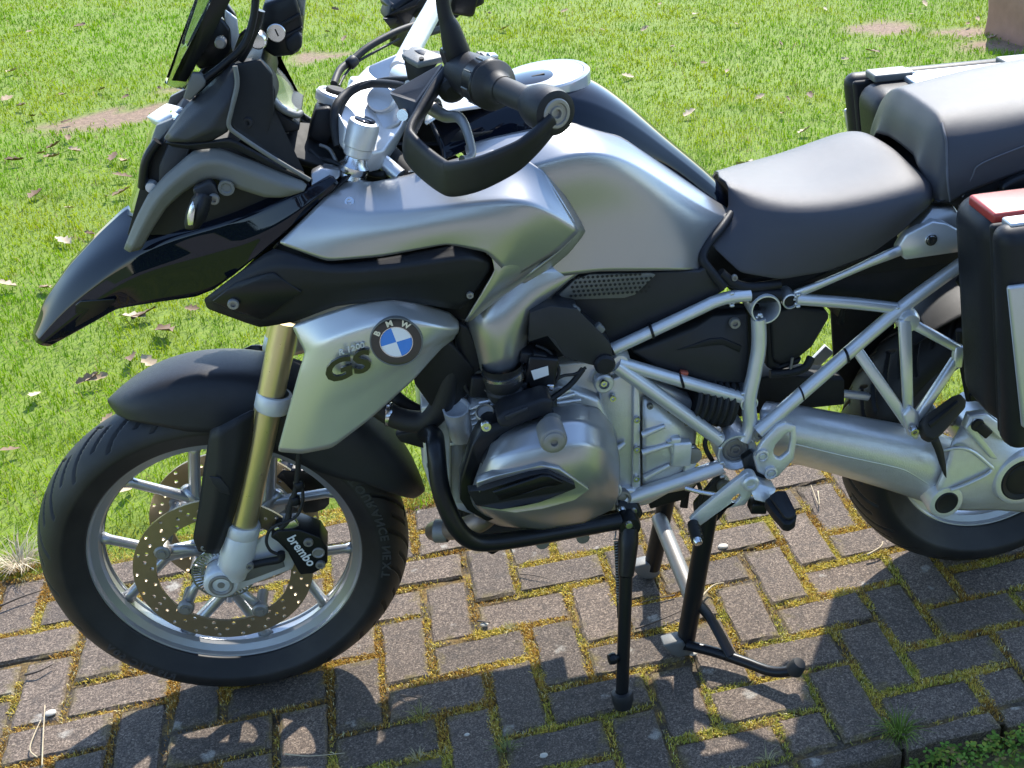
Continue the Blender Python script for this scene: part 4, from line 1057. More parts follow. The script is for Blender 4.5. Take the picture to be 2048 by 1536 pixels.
tube('steering_damper', [(0.3791,-0.09,1.0514),(0.4056,-0.11,1.0276)], .012, 'frame_paint', B, 16)
tube('frame_head_tube', [(0.3865,-0.05,1.0441),(0.4261,-0.09,1.0036)], .022, 'black_deep', B, 16)
tube('brake_line', [(0.4213,-0.1,1.0281),(0.4413,-0.11,1.0374),(0.4332,-0.1,1.0592)], .004, 'steel_bright', B, 10)

# clutch master cylinder
plate('clutch_reservoir', [(0.4371,-0.17,1.2246),(0.4546,-0.185,1.2181),(0.4894,-0.19,1.2218),(0.4713,-0.19,1.202),(0.4653,-0.19,1.1882),(0.4481,-0.185,1.1856),(0.4379,-0.175,1.1912),(0.4365,-0.17,1.2103)], .045, 'black_matte', B, .004)
plate('reservoir_lid', [(0.4333,-0.165,1.2266),(0.4537,-0.19,1.218),(0.4896,-0.19,1.2232),(0.492,-0.17,1.2211),(0.4619,-0.135,1.2285),(0.4491,-0.135,1.2297)], .009, 'arch_grey', B, .0025, (0, 0, -1))
plate('lid_ridge', [(0.4524,-0.15,1.2271),(0.4625,-0.15,1.2276),(0.4756,-0.165,1.2243),(0.465,-0.172,1.2226)], .003, 'charcoal', B, .001, (0, 0, -1))
lathe('lid_slot', (0.4609,-0.184,1.2223), (0, -.3, 1), [(0, .001), (.0035, .001), (.0035, -.002)], 'black_deep', B, 10)
plate('master_cylinder', [(0.4327,-0.17,1.1831),(0.4611,-0.19,1.1886),(0.4682,-0.2,1.1818),(0.4451,-0.2,1.1681),(0.4307,-0.18,1.1714)], .03, 'arch_grey', B, .004)
# left switchgear, grip, bar end
G0 = Vector((0.5194,-0.265,1.2152)); G1 = Vector((0.6101,-0.462,1.2082)); gd = (G1 - G0).normalized(); GL = (G1 - G0).length
lathe('switch_housing', G0 - gd * .02, gd, [(0, 0), (.024, 0), (.029, .004), (.031, .03), (.031, .055), (.027, .060), (0, .060)], 'black_matte', B, 28)
plate('switch_housing', [(0.507,-0.255,1.2193),(0.5185,-0.25,1.2323),(0.5414,-0.245,1.2359),(0.5547,-0.26,1.2245),(0.5619,-0.28,1.2136),(0.5358,-0.31,1.2019),(0.5291,-0.31,1.1902),(0.5142,-0.29,1.1931),(0.505,-0.27,1.2011)], .05, 'black_matte', B, .006, (.15, .9, -.3), seg=3)
lathe('adjuster_ring', G0 + gd * .038, gd, [(.026, 0), (.033, .001), (.034, .004), (.034, .022), (.0345, .024), (.033, .027), (.026, .028)], 'black_paint', B, 36)
lathe('grip_flange', G0 + gd * .066, gd, [(0, 0), (.033, 0), (.0345, .003), (.033, .006), (.024, .012), (.019, .022), (.0185, .03)], 'rubber', B, 36)
lathe('grip', G0 + gd * .08, gd, [(.0185, 0), (.0175, .02), (.0178, .04), (.0172, .06), (.0178, .08), (.0175, GL - .115), (.0165, GL - .105)], 'rubber', B, 32)
for a in range(0, 360, 40):
    q = gd.orthogonal().normalized(); q.rotate(Matrix.Rotation(math.radians(a), 3, gd))
    bm = bmesh.new(); tube_bm(bm, [G0 + gd * .042 + q * .0342, G0 + gd * .058 + q * .0342], .0012, 6); from_bm('ring_mark', bm, 'arch_grey', B)
for nm, uv, mt, s in (('indicator_switch', (0.5482,-0.265,1.2332), 'arch_grey', .020), ('hazard_switch', (0.5323,-0.25,1.2324), 'button_red', .012), ('mode_switch', (0.5539,-0.275,1.2379), 'lens_clear', .014), ('menu_switch', (0.5418,-0.245,1.2331), 'arch_grey', .014)):
    box(nm, uv, (s, s * .8, s * .7), mt, B, (.3, .2, .5), .002)
plate('horn_button', [(0.5024,-0.2935,1.2103),(0.5132,-0.2985,1.2079),(0.5134,-0.2985,1.1982),(0.5037,-0.2955,1.1942)], .012, 'arch_grey', B, .003)
for k in range(3):
    lathe('switch_symbol', Vector((0.5069,-0.282,1.2241)) + (Vector((0.5155,-0.287,1.2198)) - Vector((0.5069,-0.282,1.2241))) * (k / 2), OUT, [(0, .0012), (.0022, .001), (.0025, -.003)], 'letter_white', B, 10)
lathe('bar_end', G1 - gd * .052, gd, [(.018, 0), (.024, .004), (.029, .02), (.0305, .044), (.0285, .056), (.0225, .0585), (.0195, .0585)], 'black_matte', B, 36)
lathe('bar_end_screw', G1 + gd * .0065, gd, [(.0195, -.004), (.0195, .0005), (.0180, .002), (.0145, .002), (.0135, .0), (.010, .0), (.009, .002), (.006, .002), (.005, -.002), (0, -.002)], 'steel_dull', B, 32)
# hand protector: moulded frame from the bar end round to the perch
hg = [(0.6093,-0.462,1.1986), (0.5803,-0.475,1.1771), (0.5513,-0.478,1.1604), (0.5097,-0.465,1.141), (0.4772,-0.44,1.1281), (0.4637,-0.42,1.1269), (0.4442,-0.38,1.1334), (0.4309,-0.355,1.1433), (0.4272,-0.34,1.15), (0.432,-0.325,1.1615), (0.4488,-0.3,1.1788), (0.4706,-0.27,1.1989), (0.4902,-0.25,1.2141), (0.5069,-0.24,1.2323)]
def guard_frame():
    path = spline(hg, 5)
    n = len(path)
    rows = []
    wd = np.interp(np.linspace(0, 1, n), [0, .1, .3, .5, .62, .75, 1], [.020, .021, .024, .026, .024, .014, .011])
    for i, p in enumerate(path):
        t = (path[min(i + 1, n - 1)] - path[max(i - 1, 0)]).normalized()
        upv = Vector((.25, -.35, .9)); nrm = t.cross(upv).normalized(); b_ = nrm.cross(t).normalized()
        h_ = wd[i]; th = .0075
        rows.append([p + b_ * h_ + nrm * th * .5, p + b_ * h_ * .7 + nrm * th, p - b_ * h_ * .7 + nrm * th, p - b_ * h_ + nrm * th * .5, p - b_ * h_ - nrm * th * .5, p - b_ * h_ * .7 - nrm * th, p + b_ * h_ * .7 - nrm * th, p + b_ * h_ - nrm * th * .5])
    return sheet('hand_guard', rows, 'black_matte', B, 0, 1, (), (), 0, True, True, True)
guard_frame()
plate('hand_guard_wing', [(0.4109,-0.25,1.1937),(0.4238,-0.26,1.191),(0.4441,-0.28,1.1868),(0.4585,-0.27,1.2),(0.487,-0.25,1.2269),(0.4886,-0.25,1.2128),(0.4551,-0.285,1.1801),(0.4447,-0.3,1.1681),(0.4386,-0.31,1.1563),(0.429,-0.29,1.1632),(0.4208,-0.27,1.1723),(0.4186,-0.26,1.1788)], .012, 'charcoal', B, .003, m=True)
lathe('guard_boss', (0.4244,-0.28,1.1713), (-.3, -.9, .2), [(0, .003), (.008, .003), (.009, -.01)], 'steel_bright', B, 16)
tube('clutch_lever', [(0.4637,-0.25,1.1687),(0.4808,-0.275,1.1627),(0.4967,-0.3,1.1669),(0.5032,-0.325,1.1638),(0.5068,-0.345,1.1507),(0.5077,-0.36,1.1344),(0.501,-0.37,1.1294),(0.4927,-0.375,1.1305)], [.010, .009, .0075, .0065, .006, .0065, .008], 'steel_dull', B, 14, flat=.8)
plate('lever_bracket', [(0.4572,-0.24,1.1679),(0.477,-0.25,1.1752),(0.4813,-0.26,1.1705),(0.4745,-0.26,1.1604),(0.4595,-0.25,1.1577)], .03, 'black_paint', B, .004)
lathe('cable_elbow', (0.496,-0.262,1.1957), (.2, -.9, -.3), [(0, .01), (.012, .01), (.02, .004), (.022, -.02)], 'black_deep', B, 20)
tube('mirror_stem', [(0.5081,-0.25,1.2374),(0.5068,-0.255,1.2524),(0.503,-0.258,1.2783),(0.4985,-0.26,1.2971),(0.4965,-0.262,1.3355)], [.0175, .0185, .0165, .014, .011, .0095, .0095], 'black_matte', B, 18)
lathe('mirror_nut', (0.5083,-0.25,1.2332), (-.2, 0, 1), [(0, -.006), (.019, -.006), (.0205, 0), (.0205, .016), (.018, .020), (0, .02)], 'black_paint', B, 8, False, 20)

# ---------------------------------------------------------------- tank
tank_rows = [
    [(0.5104,-0.1,1.0613),(0.5538,-0.105,1.0711),(0.6049,-0.108,1.0778),(0.676,-0.11,1.0839),(0.7577,-0.09,1.0465),(0.8489,-0.06,0.9679),(0.9154,-0.05,0.9093),(0.9503,-0.045,0.8813)],
    [(0.5091,-0.138,1.0495),(0.5533,-0.148,1.0559),(0.6041,-0.153,1.0631),(0.6858,-0.153,1.075),(0.7595,-0.128,1.0367),(0.8463,-0.095,0.9601),(0.9115,-0.078,0.9055),(0.9445,-0.066,0.8834)],
    [(0.5092,-0.168,1.0324),(0.5542,-0.178,1.0355),(0.6048,-0.184,1.0461),(0.6938,-0.184,1.064),(0.7661,-0.156,1.0236),(0.8447,-0.122,0.9507),(0.9095,-0.098,0.8988),(0.9379,-0.08,0.8812)],
    [(0.5136,-0.174,1.0083),(0.5602,-0.184,1.0112),(0.6162,-0.19,1.0197),(0.6989,-0.188,1.0345),(0.7711,-0.164,0.9961),(0.8459,-0.136,0.9348),(0.9044,-0.11,0.8878),(0.9265,-0.092,0.8726)],
    [(0.5174,-0.172,0.9729),(0.5705,-0.178,0.9686),(0.6325,-0.18,0.966),(0.7113,-0.174,0.9667),(0.7785,-0.164,0.9464),(0.846,-0.146,0.9071),(0.894,-0.122,0.8703),(0.9095,-0.102,0.8549)],
    [(0.52,-0.174,0.9275),(0.5738,-0.178,0.9222),(0.6364,-0.18,0.9159),(0.7092,-0.176,0.9126),(0.7751,-0.17,0.8984),(0.84,-0.156,0.8712),(0.8812,-0.136,0.8504),(0.8896,-0.116,0.8365)],
    [(0.522,-0.17,0.87),(0.5766,-0.176,0.8652),(0.6317,-0.18,0.8577),(0.6925,-0.182,0.8591),(0.7673,-0.176,0.8473),(0.8344,-0.164,0.834),(0.8672,-0.148,0.8245),(0.8756,-0.135,0.8179)]]
sheet('tank_cover', tank_rows, 'silver_paint', B, .004, 3, (2,), (), .75, True)
wing_rows = [
    [(0.3258,-0.128,1.0389),(0.3641,-0.142,1.0321),(0.421,-0.146,1.039),(0.4833,-0.146,1.055),(0.5486,-0.154,1.0679),(0.5944,-0.176,1.0557),(0.6197,-0.192,1.0368)],
    [(0.302,-0.152,1.027),(0.3435,-0.174,1.0205),(0.4117,-0.182,1.0248),(0.4818,-0.188,1.0361),(0.5531,-0.196,1.0433),(0.5987,-0.208,1.0296),(0.6338,-0.212,1.0013)],
    [(0.2798,-0.168,1.0148),(0.3268,-0.196,1.0069),(0.4037,-0.218,1.0089),(0.4856,-0.238,1.0174),(0.566,-0.246,1.0185),(0.6051,-0.246,1.0052),(0.6617,-0.226,0.9494)],
    [(0.2501,-0.176,0.9928),(0.3108,-0.206,0.9793),(0.391,-0.228,0.9826),(0.4789,-0.246,0.9913),(0.5503,-0.252,0.9871),(0.5838,-0.248,0.9726),(0.6287,-0.224,0.9212)],
    [(0.2159,-0.178,0.9674),(0.283,-0.202,0.9393),(0.3636,-0.22,0.9443),(0.4616,-0.236,0.9584),(0.5165,-0.244,0.9416),(0.5351,-0.24,0.9136),(0.5506,-0.226,0.8853)]]
sheet('tank_wing', wing_rows, 'silver_paint', B, .004, 3, (2,), (), .85, True)
sheet('tank_wing_flank', [[(0.6147,-0.186,1.0409),(0.633,-0.21,1.0071),(0.6619,-0.225,0.9498),(0.6305,-0.222,0.9202),(0.565,-0.214,0.8747)], [(0.627,-0.18,1.0311),(0.6497,-0.184,0.9926),(0.6786,-0.182,0.93),(0.6467,-0.18,0.8939),(0.5793,-0.18,0.8473)]], 'silver_paint', B, .003, 2, (), (), .6, True)
plate('fairing_inner', [(0.1147,-0.115,0.8758),(0.2139,-0.135,0.9569),(0.3216,-0.115,1.0228),(0.4756,-0.15,0.9944),(0.5415,-0.18,0.9145),(0.5245,-0.18,0.8653),(0.4816,-0.18,0.8009),(0.4504,-0.18,0.8054),(0.364,-0.17,0.8571),(0.2721,-0.16,0.8568),(0.2177,-0.15,0.8513),(0.1504,-0.13,0.8603)], .02, 'black_deep', B, .003, m=True)
sheet('tank_wing_tail', [
    [(0.5221,-0.236,0.9449),(0.5476,-0.237,0.9436),(0.5845,-0.232,0.9418),(0.6236,-0.216,0.9403),(0.6584,-0.206,0.9453)],
    [(0.5269,-0.24,0.908),(0.5385,-0.24,0.9023),(0.5633,-0.232,0.8955),(0.5827,-0.22,0.8877),(0.6153,-0.206,0.8986)],
    [(0.5019,-0.232,0.8676),(0.5108,-0.232,0.8646),(0.5285,-0.224,0.8636),(0.5399,-0.212,0.8558),(0.57,-0.198,0.8653)],
    [(0.4727,-0.222,0.8214),(0.4757,-0.222,0.8201),(0.4807,-0.216,0.8182),(0.4858,-0.21,0.8181),(0.4897,-0.204,0.82)]], 'silver_paint', B, .004, 2, (), (1,), .8, True)
sheet('tank_leg', [
    [(0.5256,-0.18,0.8756),(0.5607,-0.19,0.882),(0.599,-0.186,0.8795),(0.6378,-0.174,0.8718),(0.6872,-0.168,0.8661)],
    [(0.4923,-0.186,0.8288),(0.5184,-0.21,0.8362),(0.5546,-0.21,0.8433),(0.5959,-0.198,0.8442),(0.6459,-0.178,0.8478)],
    [(0.4733,-0.18,0.7976),(0.4937,-0.212,0.8056),(0.5256,-0.222,0.804),(0.5584,-0.214,0.8059),(0.5879,-0.186,0.808)],
    [(0.4782,-0.176,0.7541),(0.4927,-0.206,0.7634),(0.5217,-0.222,0.7653),(0.5506,-0.212,0.7631),(0.5719,-0.18,0.7676)],
    [(0.4868,-0.172,0.6967),(0.4951,-0.2,0.7066),(0.5168,-0.214,0.7107),(0.5388,-0.206,0.7103),(0.5603,-0.176,0.708)]], 'silver_paint', B, .004, 2, (), (), .75, True)
for uv in [(0.3285,-0.176,1.0182)]:
    lathe('panel_screw', uv, (-.2, -.75, .63), [(0, .0015), (.0035, .0015), (.004, .003), (.0072, .003), (.0078, -.004)], 'steel_bright', B, 18, True)
bolt('panel_bolt', (0.485,-0.236,0.87), OUT, .0055, 'steel_dull', B, m=True)

def tank_centre():
    # gloss-black spine: cross-sections from the filler back to the seat
    T_ = [(0.4731,-0.102,1.0417),(0.5338,-0.103,1.0645),(0.6048,-0.108,1.077),(0.676,-0.11,1.0831),(0.7576,-0.09,1.0456),(0.8488,-0.06,0.967),(0.9154,-0.05,0.9084),(0.9539,-0.045,0.8771)]
    C_ = [(0.4568,0,1.0831),(0.5244,0,1.1133),(0.5989,0,1.1323),(0.6895,0,1.1433),(0.7678,0,1.0963),(0.8469,0,1.0111),(0.9184,0,0.9443),(0.963,0,0.8949)]
    rows = []
    for t, c in zip(T_, C_):
        t = Vector(t); c = Vector(c); dz = c.z - t.z
        half = [t, Vector((t.x, t.y * .93, t.z + dz * .34)), Vector((t.x * .75 + c.x * .25, t.y * .76, t.z + dz * .66)), Vector((t.x * .45 + c.x * .55, t.y * .50, t.z + dz * .90)), Vector((t.x * .2 + c.x * .8, t.y * .25, t.z + dz * .985))]
        rows.append([tuple(v) for v in half] + [tuple(c)] + [(v.x, -v.y, v.z) for v in half[::-1]])
    return sheet('tank_spine', rows, 'gloss_black', B, .004, 3, (), (2, 8), .6)
tank_centre()
sheet('tank_front_deck', [[(0.4539,-0.11,1.1037),(0.483,-0.09,1.1145),(0.5414,-0.08,1.1137),(0.6048,-0.075,1.1179)], [(0.4618,0,1.0909),(0.5007,0,1.1156),(0.5494,0,1.1207),(0.5988,0,1.1306)], mirrored([(0.4539,-0.11,1.1037),(0.483,-0.09,1.1145),(0.5414,-0.08,1.1137),(0.6048,-0.075,1.1179)])], 'yoke_silver', B, .004, 2)
fc = Vector((0.6537,0,1.1361)) + Vector((0, 0, -.0035)); fn = Vector((-.10, -.03, 1)).normalized()
lathe('filler_surround', fc, fn, [(.074, -.02), (.076, -.006), (.076, .000), (.073, .003), (.067, .002), (.066, -.002)], 'lens_clear', B, 48)
lathe('filler_cap', fc + fn * .002, fn, [(0, .002), (.062, .002), (.0655, .000), (.0655, -.01)], 'cap_white', B, 48)
box('filler_slot', fc + fn * .0045 + Vector((-.01, -.012, 0)), (.022, .006, .003), 'black_deep', B, (0, -.13, .1), .001)
for q in ((.03, 0), (.044, .0)):
    box('filler_flap_line', fc + fn * .0042 + Vector((q[0], .012, -.13 * q[0])), (.0015, .022, .001), 'arch_grey', B, (0, -.13, .1), .0003)
# rubber gaiter along the seat edge of the tank
tube('tank_edge_trim', [(0.9456,-0.075,0.8857),(0.9169,-0.108,0.8728),(0.8858,-0.132,0.8546),(0.8767,-0.146,0.8388),(0.8912,-0.155,0.8152),(0.9086,-0.16,0.79)], .008, 'black_matte', B, 12, m=True)

# air box and covers below the tank
plate('air_box', [(0.5701,-0.165,0.7807),(0.623,-0.165,0.8229),(0.6821,-0.168,0.8509),(0.8676,-0.16,0.826),(0.8846,-0.155,0.8325),(0.9147,-0.15,0.7801),(0.8238,-0.152,0.7374),(0.7128,-0.158,0.7093),(0.6051,-0.16,0.6983),(0.5734,-0.162,0.7232)], .32, 'charcoal', B, .006)
gp = plate('air_grille', [(0.6284,-0.172,0.8209),(0.6562,-0.173,0.8442),(0.6812,-0.173,0.8505),(0.7824,-0.17,0.8382),(0.7906,-0.17,0.8335),(0.7538,-0.17,0.8023),(0.7368,-0.17,0.7993),(0.6375,-0.171,0.8101)], .004, 'arch_grey', B, .0015)
bm = bmesh.new()
for r_ in range(5):
    for k in range(17):
        u_, v_ = (1142 + k * 9.2 + (r_ % 2) * 4.6 - r_ * 3, 592 - r_ * 9 - k * .35)
        t = (u_ - 1142) / 150
        if u_ > 1296 - r_ * -1 or v_ < 551: continue
        base = Vector((lerp_x := 0, 0, 0))
        A_ = Vector((0.6475,-0.1735,0.8171)); Bx = Vector((0.7718,-0.173,0.803)); Cz = Vector((0.6645,-0.1735,0.8468))
        p = A_ + (Bx - A_) * ((u_ - 1142) / 150) + (Cz - A_) * ((592 - v_) / 36)
        vs = [bm.verts.new(p + Vector((math.cos(a) * .0026, 0, math.sin(a) * .0026))) for a in [2 * math.pi * q / 8 for q in range(8)]]
        bm.faces.new(vs)
o = from_bm('grille_holes', bm, 'black_deep', gp, False); o['kind'] = 'stuff'
plate('throttle_cover', [(0.5753,-0.215,0.8172),(0.6078,-0.215,0.824),(0.6518,-0.21,0.81),(0.6591,-0.205,0.7869),(0.6908,-0.2,0.7542),(0.704,-0.198,0.7308),(0.706,-0.198,0.707),(0.6955,-0.198,0.6869),(0.6617,-0.205,0.7053),(0.6248,-0.212,0.7269),(0.6108,-0.215,0.7627),(0.5993,-0.216,0.7722),(0.5689,-0.215,0.7654)], .05, 'charcoal', B, .004)
for q in ([(0.6335,-0.205,0.8041),(0.6488,-0.205,0.8135),(0.6586,-0.205,0.8031),(0.6437,-0.205,0.7891)], [(0.6726,-0.198,0.7615),(0.6882,-0.198,0.772),(0.6974,-0.198,0.7596),(0.6849,-0.198,0.7467)]):
    plate('cover_tab', q, .012, 'arch_grey', B, .002)
lathe('cover_cap', (0.6907,-0.205,0.6989), OUT, [(0, .006), (.014, .005), (.018, 0), (.018, -.02)], 'black_matte', B, 20)

# ---------------------------------------------------------------- side panels with emblem
sheet('lower_fairing', [
    [(0.09,-0.15,0.8797),(0.151,-0.168,0.9236),(0.2083,-0.18,0.9611),(0.2815,-0.198,0.9313),(0.367,-0.214,0.9365),(0.4497,-0.226,0.947),(0.4911,-0.23,0.9522),(0.5265,-0.224,0.9179)],
    [(0.0897,-0.152,0.8773),(0.1488,-0.178,0.9159),(0.2119,-0.194,0.9454),(0.2829,-0.214,0.9248),(0.3694,-0.236,0.9308),(0.4509,-0.25,0.9389),(0.4955,-0.25,0.9395),(0.5246,-0.228,0.9115)],
    [(0.0897,-0.152,0.8739),(0.1414,-0.178,0.8937),(0.2093,-0.196,0.9155),(0.2817,-0.212,0.9002),(0.3714,-0.236,0.9092),(0.4503,-0.248,0.9152),(0.4968,-0.246,0.9147),(0.5215,-0.228,0.9036)],
    [(0.09,-0.148,0.8635),(0.1617,-0.166,0.8289),(0.2165,-0.18,0.8379),(0.2828,-0.196,0.8633),(0.3723,-0.214,0.87),(0.4378,-0.226,0.8534),(0.4658,-0.228,0.8452),(0.4777,-0.224,0.8519)]], 'black_matte', B, .004, 2, (1, 2), (), .85, True)
plate('intake_panel', [(0.1043,-0.1815,0.888),(0.1437,-0.187,0.9156),(0.1936,-0.196,0.9283),(0.2032,-0.198,0.9287),(0.2381,-0.204,0.8952),(0.1724,-0.184,0.848),(0.1326,-0.178,0.8646)], .004, 'black_paint', B, .002, m=True)
bolt('intake_bolt', (0.1347,-0.186,0.8824), OUT, .0085, 'steel_dull', B, m=True)
cover_rows = [
    [(0.2105,-0.172,0.8272),(0.2554,-0.186,0.8446),(0.3031,-0.197,0.8592),(0.3609,-0.206,0.8679),(0.4096,-0.208,0.8525),(0.4494,-0.2,0.8275),(0.4609,-0.192,0.8079)],
    [(0.2245,-0.19,0.7875),(0.2543,-0.214,0.8126),(0.3036,-0.23,0.8338),(0.3658,-0.244,0.8518),(0.4116,-0.244,0.8349),(0.4479,-0.226,0.8104),(0.4609,-0.2,0.7993)],
    [(0.2097,-0.19,0.7559),(0.2407,-0.214,0.7549),(0.2954,-0.23,0.7636),(0.3608,-0.244,0.7959),(0.4078,-0.242,0.8051),(0.4438,-0.224,0.8012),(0.4585,-0.198,0.7916)],
    [(0.1794,-0.18,0.6839),(0.2139,-0.2,0.6822),(0.2731,-0.214,0.7006),(0.3365,-0.228,0.7416),(0.394,-0.23,0.7783),(0.4366,-0.216,0.7895),(0.455,-0.194,0.7865)],
    [(0.1472,-0.17,0.6055),(0.1862,-0.184,0.6033),(0.2361,-0.198,0.6146),(0.3018,-0.212,0.6648),(0.3801,-0.218,0.7292),(0.4305,-0.208,0.7739),(0.4511,-0.19,0.778)]]
cover = sheet('radiator_cover', cover_rows, 'silver_cover', B, .005, 3, (1, 3), (), .85, True)
# emblem
ec = Vector((0.3654,-0.2455,0.8124)); en = Vector((-.06, -1, .10)).normalized()
eu = (Vector((0.3559,-0.2535,0.857)) - ec); eu = (eu - en * eu.dot(en)).normalized(); er = eu.cross(-en).normalized() * -1
er = en.cross(eu).normalized() * -1
if er.x < 0: er = -er
emb = lathe('emblem', ec, en, [(0, .001), (.0245, .001), (.0255, .0022), (.0375, .0022), (.0392, .0018), (.0400, -.012)], 'emblem_black', B, 48)
lathe('emblem_rim', ec, en, [(.0378, .0022), (.0384, .0032), (.0396, .003), (.0402, .0), (.0402, -.012)], 'arch_grey', emb, 48)
lathe('emblem_ring', ec, en, [(.0236, .001), (.0240, .0028), (.0250, .0028), (.0253, .001)], 'steel_bright', emb, 48)
for k in range(4):
    bm = bmesh.new()
    vs = [bm.verts.new(ec + en * .0020)]
    for q in range(9):
        a = math.pi / 2 * (k + q / 8)
        vs.append(bm.verts.new(ec + en * .0020 + (er * math.cos(a) + eu * math.sin(a)) * .0238))
    bm.faces.new(vs)
    from_bm('emblem_quarter', bm, 'emblem_white' if k in (0, 2) else 'emblem_blue', emb, False)
for ch, a in (('B', 135), ('M', 90), ('W', 45)):
    a = math.radians(a); rd = er * math.cos(a) + eu * math.sin(a); tg = er * math.sin(a) - eu * math.cos(a)
    text('emblem_letter', ch, ec + en * .0030 + rd * .0312, tg, rd, .0125, 'letter_cream', emb, .0003, 0, 1.05, .0005)
bx = (Vector((0.3253,-0.236,0.785)) - Vector((0.2432,-0.236,0.7663))).normalized()
text('badge', 'GS', (0.2822,-0.2378,0.7751), bx, (.1, -.05, 1), .050, 'emblem_black', B, .0030, .25, 1.22, .0016)
text('badge_small', 'R 1200', (0.2961,-0.2372,0.8058), bx, (.1, -.05, 1), .0125, 'fork_white', B, .0012, .25, 1.15, .0002)

# radiator and hoses behind
plate('radiator', [(0.3741,-0.2,0.8262),(0.4487,-0.2,0.7707),(0.4791,-0.19,0.715),(0.4713,-0.17,0.6677),(0.4117,-0.17,0.6195),(0.3806,-0.18,0.6974)], .14, 'black_deep', B, .004, m=True)
plate('radiator_duct', [(0.4541,-0.195,0.8121),(0.4758,-0.195,0.7956),(0.4895,-0.19,0.7503),(0.4892,-0.188,0.717),(0.4741,-0.18,0.6632),(0.4492,-0.18,0.6957),(0.4579,-0.19,0.7552)], .05, 'black_matte', B, .004, m=True)
tube('coolant_hose', [(0.3159,-0.12,0.6314),(0.3462,-0.14,0.6152),(0.3868,-0.155,0.6131),(0.4147,-0.165,0.6405),(0.4321,-0.17,0.6836),(0.4457,-0.17,0.7284)], .019, 'rubber', B, 18)
tube('coolant_hose', [(0.3414,-0.08,0.6273),(0.358,-0.1,0.6179),(0.3796,-0.11,0.605)], .012, 'rubber', B, 14)
plate('guard_bracket', [(0.3331,-0.13,0.5797),(0.4102,-0.15,0.5982),(0.4202,-0.15,0.5765),(0.3951,-0.15,0.5455),(0.3392,-0.13,0.5635)], .02, 'black_matte', B, .004)
lathe('hose_clamp', (0.3228,-0.13,0.6232), (1, 0, -.2), [(.020, 0), (.021, .002), (.021, .010), (.020, .012)], 'steel_bright', B, 20)

# ---------------------------------------------------------------- engine
eng = plate('crankcase', [(0.3829,-0.145,0.6295),(0.4402,-0.145,0.6686),(0.509,-0.145,0.6864),(0.6787,-0.145,0.679),(0.7768,-0.145,0.624),(0.853,-0.14,0.5681),(0.8552,-0.14,0.396),(0.7663,-0.14,0.3568),(0.6528,-0.145,0.36),(0.4388,-0.145,0.4022),(0.3819,-0.145,0.4404),(0.3709,-0.145,0.5212)], .30, 'cast_alloy', B, .01, seg=3)
plate('front_cover', [(0.3839,-0.16,0.6428),(0.4245,-0.165,0.6533),(0.4597,-0.168,0.6376),(0.4684,-0.168,0.5888),(0.4458,-0.168,0.5169),(0.4454,-0.165,0.4363),(0.4034,-0.16,0.4464),(0.3782,-0.158,0.4972)], .06, 'fork_white', B, .006, seg=3)
plate('front_cover_rib', [(0.4312,-0.172,0.6446),(0.4353,-0.172,0.6439),(0.411,-0.168,0.4557),(0.4067,-0.168,0.4565)], .006, 'steel_dull', B, .001)
plate('front_cover_rib', [(0.4225,-0.171,0.5727),(0.4576,-0.171,0.5705),(0.457,-0.171,0.5646),(0.4218,-0.171,0.5669)], .006, 'cast_alloy', B, .001)
lathe('oil_tube', (0.4426,-0.175,0.6172), (-.06, -.35, .94), [(.022, -.04), (.022, .03), (.0225, .034), (.0195, .034), (.018, .026), (0, .02)], 'cast_alloy', B, 28)
bolt('cover_screw', (0.4436,-0.17,0.5289), OUT, .004, 'black_deep', B)
# cylinder with cooling fins
for k in range(8):
    a_ = Vector((0.4729,-0.2,0.6536)) + Vector((.0, 0, -.010 * k)); b2 = Vector((0.521,-0.2,0.657)) + Vector((0, 0, -.010 * k))
    plate('cooling_fin', [tuple(a_), tuple(b2), tuple(b2 + Vector((.04, 0, -.006))), tuple(a_ + Vector((-.012, 0, -.006)))], .06, 'cast_alloy', B, .001)
for k in range(6):
    u0 = 1112 + k * 3; v0 = 778 + k * 10
    pass
for k, (a_, b2) in enumerate(zip([(0.6082,-0.2,0.6522),(0.6051,-0.2,0.645),(0.6044,-0.2,0.6364),(0.6037,-0.2,0.6277),(0.6046,-0.2,0.6188)], [(0.6297,-0.185,0.65),(0.6376,-0.185,0.6409),(0.6469,-0.185,0.6277),(0.6511,-0.185,0.6151),(0.6554,-0.185,0.6025)])):
    tube('cooling_fin', [a_, b2], .0042, 'cast_alloy', B, 8)
plate('cylinder', [(0.4782,-0.17,0.618),(0.617,-0.17,0.6536),(0.6831,-0.17,0.6132),(0.705,-0.17,0.5386),(0.6932,-0.17,0.4135),(0.6227,-0.17,0.3833),(0.4768,-0.17,0.4067)], .06, 'cast_alloy', B, .008, seg=3)
gasket = plate('head_gasket_frame', [(0.4989,-0.255,0.6562),(0.5762,-0.255,0.66),(0.596,-0.255,0.652),(0.5527,-0.275,0.636),(0.4976,-0.29,0.6321),(0.47,-0.296,0.6029),(0.4523,-0.296,0.5589),(0.4491,-0.29,0.526),(0.4867,-0.27,0.4756),(0.4653,-0.26,0.4615),(0.4353,-0.275,0.5014),(0.4259,-0.282,0.53),(0.432,-0.282,0.5681),(0.4577,-0.278,0.6281),(0.4797,-0.27,0.6552)], .04, 'black_paint', B, .004)
